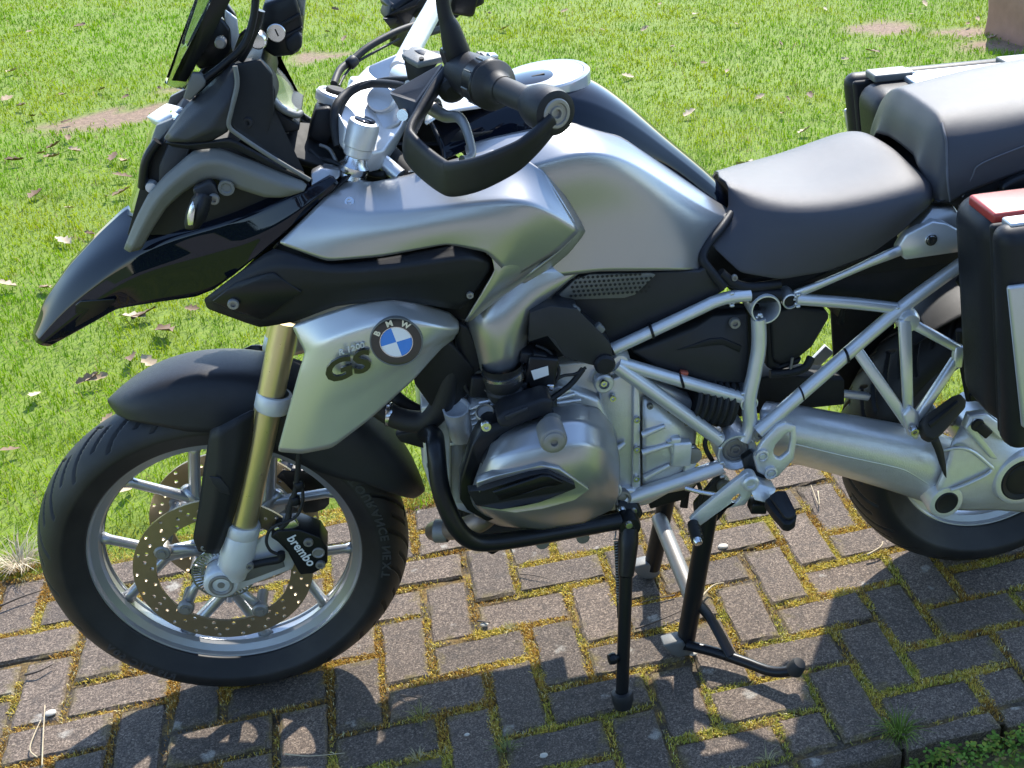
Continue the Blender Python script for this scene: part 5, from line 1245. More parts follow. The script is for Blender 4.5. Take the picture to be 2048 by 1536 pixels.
vc_rows = [
    [(0.4886,-0.225,0.6077),(0.5148,-0.225,0.6225),(0.566,-0.225,0.6388),(0.6292,-0.225,0.6474),(0.6708,-0.22,0.6279),(0.6946,-0.2,0.5786)],
    [(0.4821,-0.262,0.611),(0.5015,-0.29,0.6389),(0.5526,-0.305,0.6596),(0.62,-0.308,0.6683),(0.6666,-0.292,0.633),(0.6942,-0.245,0.5697)],
    [(0.4668,-0.28,0.5895),(0.4827,-0.322,0.6264),(0.5469,-0.338,0.6434),(0.6149,-0.34,0.6474),(0.6673,-0.32,0.607),(0.6946,-0.262,0.5443)],
    [(0.4538,-0.284,0.5634),(0.4693,-0.332,0.5986),(0.5411,-0.35,0.6129),(0.6145,-0.352,0.6129),(0.6673,-0.326,0.5723),(0.6922,-0.265,0.5103)],
    [(0.4445,-0.276,0.5323),(0.4612,-0.322,0.5522),(0.5399,-0.345,0.5584),(0.6157,-0.346,0.5611),(0.6648,-0.318,0.5332),(0.69,-0.258,0.4783)],
    [(0.4435,-0.262,0.4989),(0.4742,-0.298,0.5016),(0.5477,-0.318,0.497),(0.6192,-0.318,0.499),(0.6637,-0.29,0.4854),(0.6856,-0.245,0.4506)],
    [(0.4468,-0.225,0.4563),(0.4861,-0.235,0.4345),(0.5563,-0.25,0.4226),(0.6285,-0.25,0.423),(0.6647,-0.235,0.4245),(0.6821,-0.215,0.4158)]]
vcov = sheet('valve_cover', vc_rows, 'silver_paint', B, .004, 3, (1, 2), (), .6, True)
plate('valve_cover_bezel', [(0.4544,-0.33,0.5896),(0.4806,-0.345,0.6058),(0.559,-0.3575,0.6218),(0.5855,-0.3575,0.6095),(0.6315,-0.345,0.5525),(0.6061,-0.343,0.5346),(0.553,-0.34,0.5252),(0.5089,-0.334,0.5218),(0.4568,-0.322,0.5336)], .022, 'silver_paint', B, .006, m=True, seg=4)
ins = plate('valve_cover_insert', [(0.4402,-0.322,0.5698),(0.4647,-0.35,0.5857),(0.5374,-0.3645,0.6098),(0.5657,-0.366,0.613),(0.6063,-0.362,0.5782),(0.6076,-0.36,0.569),(0.5532,-0.354,0.5503),(0.5252,-0.352,0.5467),(0.4859,-0.34,0.5383),(0.4496,-0.322,0.5408)], .02, 'black_matte', B, .004, m=True)
plate('insert_rib', [(0.4771,-0.3595,0.5868),(0.5562,-0.3705,0.6102),(0.5677,-0.3705,0.6071),(0.5886,-0.368,0.5884),(0.5586,-0.367,0.5867),(0.4871,-0.358,0.5687)], .006, 'black_paint', B, .002, m=True)
lathe('cover_bolt', (0.5806,-0.348,0.6583), (0, -1, .08), [(.022, -.04), (.022, .0), (.020, .005), (.0165, .006), (.0165, .010), (.012, .012), (.006, .011), (.005, .006), (0, .006)], 'steel_dull', B, 28, True)
tube('cover_bolt_tunnel', [(0.5868,-0.285,0.6521),(0.5817,-0.335,0.6576)], .017, 'arch_grey', B, 18)
plate('spark_plug_cover', [(0.4991,-0.29,0.6766),(0.5129,-0.288,0.686),(0.5756,-0.282,0.6959),(0.5907,-0.28,0.6905),(0.5929,-0.28,0.679),(0.5882,-0.284,0.6672),(0.5187,-0.296,0.6582),(0.5033,-0.296,0.6628)], .05, 'black_matte', B, .007, m=True, seg=3)
plate('plug_cover_grip', [(0.5135,-0.2925,0.6811),(0.5503,-0.288,0.6889),(0.552,-0.2885,0.6815),(0.5141,-0.293,0.6721)], .004, 'charcoal', B, .0015)
bolt('cover_bolt_small', (0.4829,-0.272,0.6567), OUT, .009, 'steel_bright', B, .006)
lathe('sensor_boss', (0.4864,-0.225,0.6485), (-.1, -.5, .85), [(.016, -.02), (.016, .01), (.014, .012), (.012, .008), (0, .006)], 'steel_dull', B, 20)
# intake stack
lathe('intake_clamp', (0.5237,-0.205,0.7047), Vector((-.05, -.12, 1)), [(.030, 0), (.0345, .001), (.0345, .013), (.030, .014)], 'steel_bright', B, 32)
lathe('intake_boot', (0.5237,-0.205,0.7047), Vector((-.03, -.05, 1)), [(.0315, .004), (.033, .014), (.033, .024)], 'black_matte', B, 32)
lathe('intake_rubber', (0.5238,-0.205,0.6736), Vector((-.05, -.12, 1)), [(.026, -.01), (.031, 0), (.032, .012), (.029, .016), (.031, .02), (.032, .036), (.030, .040)], 'rubber', B, 32)
lathe('throttle_body', (0.5236,-0.205,0.6546), Vector((-.05, -.12, 1)), [(.027, -.02), (.031, -.012), (.032, .002), (.028, .006)], 'steel_bright', B, 32)
box('injector_block', (0.5835,-0.2,0.7056), (.05, .04, .06), 'black_paint', B, (0, .25, 0), .004)
plate('injector_sticker', [(0.5668,-0.2225,0.7165),(0.5949,-0.2225,0.7213),(0.5951,-0.2225,0.7046),(0.5701,-0.2225,0.6992)], .001, 'sticker', B, 0)
box('throttle_sensor', (0.5722,-0.19,0.7302), (.04, .04, .02), 'black_matte', B, (0, .3, 0), .003)
tube('vacuum_hose', [(0.6542,-0.2,0.6944),(0.6304,-0.2,0.6678),(0.594,-0.21,0.6505)], .005, 'rubber', B, 10)
tube('vacuum_hose', [(0.5478,-0.2,0.6765),(0.5698,-0.215,0.6669),(0.5898,-0.22,0.6664)], .006, 'rubber', B, 10)
box('injector_block', (0.4849,-0.175,0.6825), (.035, .04, .04), 'black_matte', B, (0, .2, 0), .004)
tube('vacuum_hose', [(0.4683,-0.17,0.6777),(0.4875,-0.19,0.6808),(0.4981,-0.19,0.6648)], .004, 'steel_dull', B, 8)
# gearbox castings
plate('gearbox_cover', [(0.6823,-0.158,0.6364),(0.7472,-0.158,0.6555),(0.7527,-0.16,0.596),(0.7404,-0.16,0.3977),(0.6989,-0.158,0.3933),(0.708,-0.158,0.5204),(0.6841,-0.158,0.5962)], .04, 'cast_alloy', B, .006, seg=3)
plate('gearbox_flange', [(0.7423,-0.168,0.6321),(0.7545,-0.168,0.6302),(0.7461,-0.166,0.4061),(0.729,-0.166,0.3984)], .03, 'cast_alloy', B, .003)
gb = sheet('gearbox', [[(0.7612,-0.15,0.5991),(0.8006,-0.15,0.5722),(0.8343,-0.14,0.5557),(0.8573,-0.13,0.5304)], [(0.7561,-0.165,0.5576),(0.7947,-0.172,0.5499),(0.8228,-0.165,0.5254),(0.8558,-0.14,0.4941)], [(0.7532,-0.165,0.4957),(0.7873,-0.175,0.4905),(0.8096,-0.175,0.4758),(0.8474,-0.15,0.4479)], [(0.7517,-0.16,0.4393),(0.7874,-0.165,0.4359),(0.8207,-0.16,0.421),(0.8535,-0.14,0.4019)], [(0.7514,-0.15,0.3889),(0.7936,-0.15,0.3864),(0.829,-0.14,0.3808),(0.8574,-0.13,0.38)]], 'cast_alloy', B, .006, 2, (1, 2, 3), (), .6)
for a_, b2 in (('a', 0),):
    pass
for seg in ([(0.7534,-0.172,0.5313),(0.7936,-0.176,0.5453)], [(0.7517,-0.172,0.495),(0.805,-0.18,0.5083)], [(0.7545,-0.168,0.4386),(0.7993,-0.178,0.4636)], [(0.8016,-0.176,0.5148),(0.8103,-0.178,0.4616)], [(0.6984,-0.17,0.5034),(0.7224,-0.166,0.5165)]):
    tube('gearbox_rib', seg, [.007, .004], 'cast_alloy', B, 8)
for uv in [(0.7447,-0.17,0.5645),(0.7417,-0.17,0.504),(0.7381,-0.168,0.4406),(0.6909,-0.172,0.6476),(0.7057,-0.165,0.6116)]:
    bolt('casing_bolt', uv, OUT, .0062, 'steel_bright', B, .006)
lathe('casing_boss', (0.6927,-0.16,0.6407), OUT, [(.0175, -.01), (.0175, .006), (.015, .008), (.009, .008)], 'cast_alloy', B, 24)
box('gear_sensor', (0.8209,-0.175,0.4844), (.035, .02, .05), 'cast_alloy', B, (0, .1, 0), .004)
box('gear_sensor', (0.8115,-0.172,0.5106), (.018, .02, .018), 'cast_alloy', B, (0, .1, 0), .003)
lathe('selector_shaft', (0.8442,-0.165,0.4708), OUT, [(.013, -.05), (.013, 0), (.016, .001), (.016, .008), (.010, .010), (0, .010)], 'steel_dull', B, 20)
plate('selector_arm', [(0.8312,-0.17,0.4795),(0.8435,-0.17,0.4911),(0.8553,-0.17,0.4805),(0.8519,-0.17,0.4543),(0.8348,-0.17,0.4084),(0.8238,-0.17,0.416)], .01, 'cast_alloy', B, .003)

# engine guard, sump, exhaust
guard = [(0.3853,-0.16,0.5906),(0.3986,-0.2,0.6084),(0.3991,-0.235,0.6025),(0.397,-0.255,0.557),(0.4012,-0.265,0.5183),(0.4133,-0.272,0.4732),(0.4312,-0.27,0.4414),(0.4609,-0.262,0.4222),(0.5339,-0.245,0.4065),(0.6149,-0.222,0.3908),(0.6972,-0.2,0.3763)]
tube('engine_guard', guard, .0155, 'black_paint', B, 20, 6, True, True)
plate('sump_guard', [(0.406,-0.15,0.3904),(0.4357,-0.16,0.3474),(0.4682,-0.16,0.3159),(0.4873,-0.16,0.3255),(0.7069,-0.14,0.3093),(0.709,-0.14,0.3454),(0.4538,-0.14,0.3737)], .32, 'black_paint', B, .006)
for uv in [(0.5599,-0.165,0.3299),(0.6353,-0.155,0.3197)]:
    lathe('sump_mount', uv, OUT, [(0, .004), (.012, .003), (.013, -.01)], 'steel_dull', B, 14, True)
tube('exhaust_header', [(0.4788,-0.16,0.4156),(0.4587,-0.19,0.4189),(0.4271,-0.17,0.3949),(0.3911,-0.12,0.361),(0.371,-0.05,0.3128)], .019, 'rust_steel', B, 18)
lathe('exhaust_clamp', (0.3867,-0.13,0.3668), (-1, .3, 0), [(.020, -.01), (.0215, 0), (.0215, .012), (.020, .014)], 'steel_dull', B, 20)

# ---------------------------------------------------------------- frame
def ftube(name, pts, r, mat='frame_paint', m=True, n=18, k=6):
    return tube(name, pts, r, mat, B, n, k, True, m)
ftube('frame_tube', [(0.7121,-0.165,0.7053),(0.777,-0.165,0.7278),(0.8656,-0.162,0.7578),(0.8925,-0.16,0.7662),(0.9212,-0.158,0.7696),(0.9553,-0.156,0.7677)], .0108)
ftube('frame_tube', [(0.7192,-0.165,0.6792),(0.8088,-0.163,0.6336),(0.9389,-0.16,0.5692)], .0115)
ftube('frame_tube', [(0.715,-0.168,0.6756),(0.7969,-0.17,0.5943),(0.894,-0.172,0.4961)], .0128)
ftube('frame_tube', [(0.9699,-0.158,0.7227),(0.9703,-0.16,0.6711),(0.9624,-0.162,0.6235),(0.9504,-0.165,0.566),(0.9513,-0.168,0.5154),(0.9393,-0.17,0.4868)], .0135)
ftube('frame_tube', [(0.7115,-0.165,0.3956),(0.7995,-0.17,0.4173),(0.8971,-0.175,0.4416)], .0145)
ftube('subframe_tube', [(0.9612,-0.185,0.509),(1.0802,-0.172,0.5949),(1.2327,-0.155,0.7008),(1.3704,-0.142,0.7795)], .0125)
ftube('subframe_tube', [(1.0393,-0.152,0.7464),(1.139,-0.152,0.7246),(1.234,-0.152,0.7002)], .0105)
ftube('subframe_tube', [(0.9571,-0.15,0.7628),(1.0109,-0.15,0.7572)], .012, 'black_matte')
lathe('frame_node', (0.7221,-0.15,0.6787), OUT, [(0, .022), (.014, .020), (.019, .012), (.020, -.01)], 'frame_paint', B, 24, True)
lathe('frame_socket', (0.981,-0.13,0.7408), OUT, [(.0235, -.06), (.027, -.05), (.0272, .034), (.0262, .037), (.0238, .037), (.0232, .034), (.0225, -.04), (0, -.04)], 'frame_paint', B, 40, True)
lathe('frame_socket', (1.0283,-0.13,0.7447), OUT, [(.0138, -.05), (.0142, .026), (.0118, .027), (.0112, .022)], 'frame_paint', B, 28, True)
lathe('socket_plug', (1.0283,-0.13,0.7447), OUT, [(.0115, .020), (.0105, .0225), (0, .0225)], 'black_matte', B, 24, True)
lathe('frame_socket', (0.9492,-0.15,0.5619), OUT, [(.0155, -.04), (.0162, .022), (.0135, .023), (.013, .018)], 'frame_paint', B, 28, True)
lathe('socket_plug', (0.9492,-0.15,0.5619), OUT, [(.013, .017), (.0125, .020), (0, .020)], 'black_matte', B, 24, True)
# swing-arm pivot
pv = Vector((0.9237,-0.165,0.4683))
lathe('pivot_hub', pv, OUT, [(.034, -.10), (.037, -.02), (.0375, .012), (.0365, .016), (.0335, .016), (.030, .010), (.026, .007), (.0245, .002), (.012, .002)], 'cast_alloy', B, 44, True)
lathe('pivot_bolt', pv, OUT, [(.0245, .003), (.021, .006), (.017, .006), (.016, .003), (.010, .003), (.009, .007), (.006, .007), (.005, .002), (0, .002)], 'steel_dull', B, 32)
plate('engine_bracket', [(0.6997,-0.172,0.4223),(0.7271,-0.172,0.4214),(0.7619,-0.17,0.4058),(0.7705,-0.17,0.3898),(0.7308,-0.172,0.3834),(0.7053,-0.172,0.3906)], .02, 'frame_paint', B, .005, m=True)
lathe('bracket_socket', (0.71,-0.176,0.4077), OUT, [(.016, -.01), (.016, .004), (.012, .005), (.009, .0), (.006, .002), (0, .002)], 'steel_dull', B, 22)
bolt('bracket_bolt', (0.6926,-0.185,0.4366), OUT, .0105, 'cast_alloy', B, .01)
bolt('bracket_bolt', (0.7063,-0.18,0.3881), (0, -1, -.3), .008, 'steel_bright', B, .008)
lathe('bracket_bush', (0.6936,-0.178,0.4317), OUT, [(.0155, -.02), (.0155, .006), (.012, .008), (.010, .006)], 'cast_alloy', B, 24)
# subframe lower eye and bolt
plate('subframe_lug', [(0.9464,-0.178,0.5011),(0.9539,-0.178,0.5187),(0.9707,-0.178,0.52),(0.991,-0.176,0.5259),(0.9976,-0.176,0.5121),(0.9812,-0.178,0.4929),(0.9624,-0.178,0.4823),(0.9501,-0.178,0.4877)], .012, 'frame_paint', B, .003)
bolt('subframe_bolt', (0.9639,-0.182,0.5046), OUT, .0105, 'steel_dull', B, .008)
bolt('subframe_bolt', (0.996,-0.178,0.5178), OUT, .0035, 'black_deep', B, .002)
# foot-rest plate with window
def windowed_plate(name, outer, inner, th, mat, bev=.003, parent=None):
    """flat casting with one opening: ring of quads between two outlines of equal length"""
    bm = bmesh.new()
    n = len(outer); dv = Vector((0, th, 0))
    O = [bm.verts.new(p) for p in outer]; I = [bm.verts.new(p) for p in inner]
    O2 = [bm.verts.new(Vector(p) + dv) for p in outer]; I2 = [bm.verts.new(Vector(p) + dv) for p in inner]
    for i in range(n):
        j = (i + 1) % n
        bm.faces.new((O[i], O[j], I[j], I[i])); bm.faces.new((O2[j], O2[i], I2[i], I2[j]))
        bm.faces.new((O[i], O2[i], O2[j], O[j])); bm.faces.new((I[j], I2[j], I2[i], I[i]))
    o = from_bm(name, bm, mat, parent or B)
    return add_bevel(o, bev, 2, 30)
windowed_plate('heel_guard', [(0.9477,-0.205,0.4696),(0.9635,-0.205,0.4986),(0.9921,-0.202,0.5263),(1.0085,-0.2,0.5286),(1.0273,-0.2,0.5191),(1.0297,-0.2,0.4891),(1.0238,-0.203,0.4492),(0.9915,-0.207,0.4186),(0.977,-0.208,0.4198),(0.9534,-0.208,0.4383)],
               [(0.985,-0.205,0.4789),(0.9887,-0.205,0.4888),(1.0041,-0.203,0.5039),(1.0109,-0.202,0.5084),(1.0175,-0.202,0.5073),(1.0178,-0.202,0.4903),(1.0137,-0.204,0.4678),(0.9981,-0.206,0.4579),(0.9886,-0.206,0.4628),(0.9848,-0.206,0.471)], .012, 'cast_alloy')
for uv in [(0.9624,-0.209,0.4727),(0.9779,-0.211,0.4346)]:
    lathe('plate_bolt', uv, OUT, [(.0125, -.004), (.0125, .002), (.009, .003), (.007, .0), (.005, .003), (0, .003)], 'cast_alloy', B, 22)
plate('footrest_hanger', [(0.932,-0.185,0.4567),(0.9494,-0.19,0.4706),(0.97,-0.2,0.4246),(0.9765,-0.21,0.4026),(0.9561,-0.215,0.3933),(0.9369,-0.2,0.4199)], .016, 'black_paint', B, .004)
windowed_plate('shift_lever', [(0.8198,-0.235,0.3787),(0.8386,-0.235,0.3968),(0.9057,-0.228,0.4419),(0.9297,-0.225,0.4536),(0.9455,-0.225,0.44),(0.9409,-0.228,0.4104),(0.9234,-0.23,0.3878),(0.8855,-0.232,0.3878),(0.8763,-0.232,0.3928),(0.83,-0.236,0.3575)],
               [(0.8971,-0.231,0.4023),(0.899,-0.231,0.4063),(0.9049,-0.23,0.411),(0.9105,-0.23,0.4143),(0.9151,-0.23,0.4134),(0.916,-0.23,0.4067),(0.9119,-0.231,0.4016),(0.9063,-0.231,0.3961),(0.9026,-0.231,0.3958),(0.8989,-0.231,0.3976)], .010, 'cast_alloy', .0025)
lathe('shift_pivot', (0.9328,-0.23,0.4359), OUT, [(.0155, -.02), (.0155, .006), (.012, .009), (.008, .009), (.006, .005), (0, .005)], 'cast_alloy', B, 24)
tube('shift_toe', [(0.825,-0.235,0.3688),(0.8228,-0.262,0.3687),(0.8207,-0.285,0.3683)], .0105, 'rubber', B, 16)
lathe('toe_screw', (0.8209,-0.284,0.3686), (.1, -.9, -.35), [(0, .008), (.007, .007), (.009, .002), (.009, -.004)], 'steel_bright', B, 16)
for k in range(4):
    p = Vector((0.8244,-0.245,0.3694)) + (Vector((0.8223,-0.275,0.3673)) - Vector((0.8244,-0.245,0.3694))) * k / 3
    lathe('toe_rib', p, (.1, -.85, -.4), [(.0105, 0), (.0118, .001), (.0118, .003), (.0105, .004)], 'rubber', B, 14)
tube('shift_rod', [(0.8204,-0.2,0.4244),(0.8455,-0.21,0.4176),(0.8752,-0.22,0.4122)], .0042, 'steel_bright', B, 10)
# foot-rest
plate('footrest_mount', [(0.9341,-0.235,0.4163),(0.9508,-0.232,0.4296),(0.9602,-0.232,0.4235),(0.9799,-0.235,0.4152),(0.9713,-0.245,0.3996),(0.9601,-0.248,0.3973),(0.9376,-0.245,0.4061)], .03, 'cast_alloy', B, .005)
fr = plate('footrest', [(0.951,-0.262,0.4151),(0.9698,-0.255,0.4218),(0.9887,-0.26,0.4226),(0.9947,-0.31,0.4073),(0.9913,-0.315,0.3986),(0.9794,-0.318,0.3945),(0.9694,-0.315,0.3965),(0.9578,-0.285,0.4058)], .020, 'black_matte', B, .005, (0, .3, -1))
plate('footrest_pad', [(0.9578,-0.264,0.4194),(0.9726,-0.258,0.4233),(0.988,-0.262,0.423),(0.9928,-0.31,0.4076),(0.9879,-0.314,0.4028),(0.9767,-0.315,0.4015),(0.9703,-0.312,0.4049)], .008, 'rubber', fr, .003, (0, -.3, 1))
box('footrest_stop', (0.9483,-0.225,0.3795), (.03, .03, .022), 'black_paint', B, (0, .2, 0), .003)
# passenger foot-rest hanger: slender cast struts
def strut(name, a_, b2, w0, w1, th=.016):
    a_ = Vector(a_); b2 = Vector(b2); t = (b2 - a_).normalized(); n_ = t.cross(Vector((0, 1, 0))).normalized()
    pts = [a_ + n_ * w0, b2 + n_ * w1, b2 - n_ * w1, a_ - n_ * w0]
    return plate(name, [tuple(p) for p in pts], th, 'frame_paint', B, .004)
for sgn in (1,):
    strut('passenger_hanger', (1.144,-0.172,0.6466), (1.258,-0.205,0.4649), .010, .011)
    strut('passenger_hanger', (1.2342,-0.18,0.6907), (1.2457,-0.203,0.4852), .012, .009, .013)
    strut('passenger_hanger', (1.2412,-0.178,0.6838), (1.3431,-0.185,0.6146), .009, .008)
    strut('passenger_hanger', (1.3409,-0.186,0.6236), (1.3379,-0.19,0.5809), .009, .010)
    strut('passenger_hanger', (1.3375,-0.188,0.5965), (1.2509,-0.206,0.4775), .0085, .009)
plate('hanger_foot', [(1.2284,-0.208,0.5103),(1.2436,-0.206,0.5277),(1.2621,-0.207,0.5061),(1.2656,-0.21,0.4665),(1.2578,-0.212,0.4539),(1.2416,-0.211,0.467)], .016, 'frame_paint', B, .005)
lathe('hanger_gusset', (1.2449,-0.165,0.682), OUT, [(0, .016), (.016, .014), (.020, .006), (.022, -.01)], 'frame_paint', B, 20)
bolt('hanger_bolt', (1.2471,-0.214,0.4829), (0, -1, -.2), .009, 'steel_bright', B, .01)
plate('passenger_footrest', [(1.2583,-0.222,0.4964),(1.2676,-0.22,0.5127),(1.3243,-0.205,0.5348),(1.3432,-0.2,0.5352),(1.354,-0.205,0.5214),(1.3508,-0.21,0.5088),(1.2959,-0.235,0.4762),(1.2776,-0.24,0.4696),(1.2637,-0.235,0.4776)], .028, 'rubber', B, .007, (0, .6, -.6), seg=3)
plate('passenger_footrest_rib', [(1.2687,-0.2285,0.5006),(1.3331,-0.2085,0.5269),(1.3374,-0.211,0.5212),(1.2742,-0.231,0.4905)], .004, 'black_matte', B, .001, (0, .6, -.6))
sheet('mud_strap', [[(1.2871,-0.2,0.448),(1.3013,-0.2,0.4191),(1.3142,-0.2,0.3832),(1.3256,-0.2,0.3561)], [(1.3036,-0.2,0.4539),(1.3176,-0.2,0.4161),(1.3256,-0.2,0.3811),(1.329,-0.2,0.3521)]], 'rubber', B, .006, 1)
tube('loose_strap', [(1.3482,-0.16,0.6442),(1.3595,-0.155,0.5884),(1.3781,-0.15,0.5191),(1.3874,-0.15,0.4849)], .006, 'rubber', B, 10)
box('strap_buckle', (1.3702,-0.16,0.6389), (.03, .02, .014), 'black_matte', B, (0, -.5, 0), .003)

# side covers
plate('battery_cover', [(0.7455,-0.148,0.6857),(0.7792,-0.148,0.6941),(0.8683,-0.148,0.7194),(0.8907,-0.148,0.7333),(0.9564,-0.146,0.7267),(0.9575,-0.148,0.657),(0.953,-0.15,0.5901),(0.8833,-0.15,0.6014),(0.7857,-0.15,0.6501)], .06, 'charcoal', B, .006)
plate('battery_cover_ridge', [(0.8219,-0.1515,0.6777),(0.8846,-0.1515,0.6916),(0.9069,-0.1515,0.6901),(0.9419,-0.1515,0.6691),(0.9382,-0.1515,0.6558),(0.9067,-0.1515,0.6765),(0.8843,-0.1515,0.6779)], .005, 'black_matte', B, .002)
bolt('cover_knob', (0.9286,-0.152,0.7172), OUT, .010, 'steel_dull', B)
plate('tool_box', [(1.0026,-0.12,0.6959),(1.0172,-0.12,0.7115),(1.0486,-0.12,0.7148),(1.1115,-0.115,0.6956),(1.1166,-0.115,0.6808),(1.085,-0.115,0.6258),(1.0605,-0.118,0.6105),(1.0221,-0.12,0.6021),(1.0078,-0.12,0.6146)], .16, 'charcoal', B, .008)
plate('tool_box_frame', [(0.9968,-0.115,0.6944),(1.0097,-0.115,0.6925),(1.0122,-0.115,0.6093),(1.0237,-0.115,0.5972),(1.0663,-0.115,0.607),(1.0618,-0.115,0.5953),(1.0162,-0.115,0.5849),(0.9991,-0.115,0.5979)], .10, 'black_matte', B, .004)
plate('under_seat_tray', [(0.9111,-0.125,0.7882),(1.0462,-0.125,0.7602),(1.1486,-0.12,0.7824),(1.3682,-0.115,0.8378),(1.3879,-0.11,0.7561),(1.2527,-0.11,0.6799),(1.1064,-0.115,0.7082),(0.9478,-0.12,0.7428)], .22, 'black_deep', B, .006)
tube('loom', [(1.0033,-0.12,0.5865),(1.0413,-0.12,0.5835),(1.0698,-0.12,0.5894),(1.0844,-0.11,0.6027)], .008, 'rubber', B, 12)
tube('loom', [(1.0456,-0.12,0.6139),(1.0413,-0.12,0.5835)], .003, 'steel_dull', B, 8)
box('fuse_cover', (0.8355,-0.156,0.6355), (.014, .01, .006), 'button_red', B, (0, .3, 0), .001)
# inner guard between gearbox and rear wheel
plate('inner_guard', [(0.8868,-0.06,0.5496),(0.9832,-0.06,0.5448),(1.0418,-0.06,0.5461),(1.1719,-0.06,0.5144),(1.174,-0.06,0.4585),(0.983,-0.06,0.4684),(0.9043,-0.06,0.4597)], .06, 'black_deep', B, .004)
for k in range(6):
    lathe('shaft_bellows', Vector((0.851,-0.13,0.5731)) + Vector((.012 * k, 0, -.004 * k)), (1, 0, -.3), [(.045, 0), (.050, .004), (.050, .006), (.045, .010)], 'rubber', B, 28)
plate('rear_link', [(1.0088,-0.04,0.5124),(1.1808,-0.04,0.4753),(1.3508,-0.04,0.4256),(1.3521,-0.04,0.4081),(1.1814,-0.04,0.4606),(1.0088,-0.04,0.497)], .014, 'frame_paint', B, .003)
plate('link_bracket', [(1.0419,-0.045,0.5163),(1.0648,-0.045,0.5103),(1.0611,-0.045,0.4933),(1.0471,-0.045,0.4957)], .008, 'black_matte', B, .002)
plate('warning_label', [(1.161,0.14,0.4378),(1.2058,0.14,0.4815),(1.2239,0.14,0.4623),(1.1768,0.14,0.4197)], .01, 'sticker', B, .001)
sheet('rear_inner_fender', [[(1.1438,-0.075,0.6434),(1.1575,-0.08,0.6948),(1.1924,-0.085,0.7321),(1.2483,-0.085,0.7641),(1.3031,-0.085,0.8056)], [(1.1906,0,0.6056),(1.2106,0,0.6611),(1.2569,0,0.7016),(1.3148,0,0.7401),(1.372,0,0.7834)], mirrored([(1.1438,-0.075,0.6434),(1.1575,-0.08,0.6948),(1.1924,-0.085,0.7321),(1.2483,-0.085,0.7641),(1.3031,-0.085,0.8056)])], 'black_matte', B, .004, 2)

rows = []
for a in (70, 82, 94, 106, 118, 128):
    rows.append([RM @ Vector((math.cos(math.radians(a)) * (.350 - .012 * t * t), t * .085, math.sin(math.radians(a)) * (.350 - .012 * t * t))) for t in (-1, -.6, 0, .6, 1)])
sheet('rear_hugger', rows, 'black_matte', B, .003, 2, (), (), .4)
plate('inner_guard', [(1.1911,0.08,0.6057),(1.2301,0.08,0.6221),(1.3256,0.08,0.6086),(1.3404,0.08,0.3633),(1.2344,0.08,0.3809),(1.2016,0.08,0.4804)], .01, 'black_deep', B, .003)
plate('frame_backing', [(0.7243,-0.12,0.6786),(0.8938,-0.12,0.7409),(0.9841,-0.12,0.728),(0.9845,-0.12,0.535),(0.8902,-0.12,0.5506),(0.7377,-0.12,0.6319)], .01, 'black_deep', B, .003)
lathe('shaft_cover', (0.8546,-0.13,0.5674), (1, 0, -.3), [(0, 0), (.044, 0), (.044, .075), (0, .075)], 'black_deep', B, 24)
# ---------------------------------------------------------------- swing arm and final drive
sheet('swing_arm', [
    [(1.0003,-0.1,0.5157),(1.0589,-0.1,0.4984),(1.1591,-0.1,0.4617),(1.2626,-0.1,0.4238),(1.3591,-0.1,0.3841),(1.4153,-0.1,0.3485)],
    [(0.977,-0.145,0.5272),(1.0402,-0.15,0.513),(1.1393,-0.152,0.4757),(1.2407,-0.152,0.4316),(1.3364,-0.15,0.3875),(1.3992,-0.145,0.3501)],
    [(0.971,-0.165,0.4975),(1.0334,-0.172,0.4844),(1.1331,-0.172,0.4429),(1.2345,-0.172,0.398),(1.3314,-0.168,0.3482),(1.3901,-0.16,0.3146)],
    [(0.9738,-0.162,0.4759),(1.037,-0.168,0.4597),(1.1356,-0.168,0.4157),(1.2378,-0.168,0.3712),(1.2948,-0.165,0.3322),(1.3282,-0.16,0.3027)],
    [(0.9853,-0.15,0.4393),(1.0535,-0.15,0.4159),(1.1338,-0.15,0.3754),(1.2271,-0.15,0.3305),(1.297,-0.15,0.2902),(1.3271,-0.15,0.2666)],
    [(1.0076,-0.11,0.3992),(1.0728,-0.11,0.3725),(1.15,-0.11,0.3351),(1.2458,-0.11,0.2853),(1.3173,-0.11,0.2462),(1.3479,-0.11,0.2256)]], 'cast_alloy', B, .006, 2, (3,), (), .6)
tube('swing_arm_seam', [(1.0365,-0.1695,0.4607),(1.135,-0.1695,0.4167),(1.2319,-0.1695,0.3755),(1.2694,-0.168,0.3539),(1.318,-0.163,0.3102)], .0022, 'frame_paint', B, 8)
fd = sheet('final_drive', [
    [(1.3838,-0.14,0.4298),(1.4028,-0.14,0.4479),(1.4558,-0.13,0.4354),(1.5081,-0.12,0.3909),(1.5689,-0.11,0.3333)],
    [(1.3518,-0.168,0.4128),(1.393,-0.165,0.4262),(1.4431,-0.16,0.4145),(1.4991,-0.16,0.3819),(1.5612,-0.155,0.3329)],
    [(1.3395,-0.175,0.3626),(1.387,-0.178,0.3696),(1.4325,-0.182,0.3615),(1.4871,-0.188,0.3612),(1.5561,-0.185,0.3293)],
    [(1.3213,-0.178,0.316),(1.3818,-0.178,0.3127),(1.4387,-0.182,0.3023),(1.4874,-0.19,0.3042),(1.5605,-0.188,0.2832)],
    [(1.3336,-0.175,0.2823),(1.394,-0.172,0.2686),(1.4494,-0.17,0.2565),(1.5051,-0.17,0.2397),(1.581,-0.165,0.2216)],
    [(1.3562,-0.155,0.2451),(1.4136,-0.15,0.228),(1.463,-0.15,0.2208),(1.5225,-0.145,0.2008),(1.5998,-0.14,0.1822)]], 'cast_alloy', B, .008, 2, (1, 4), (), .6)
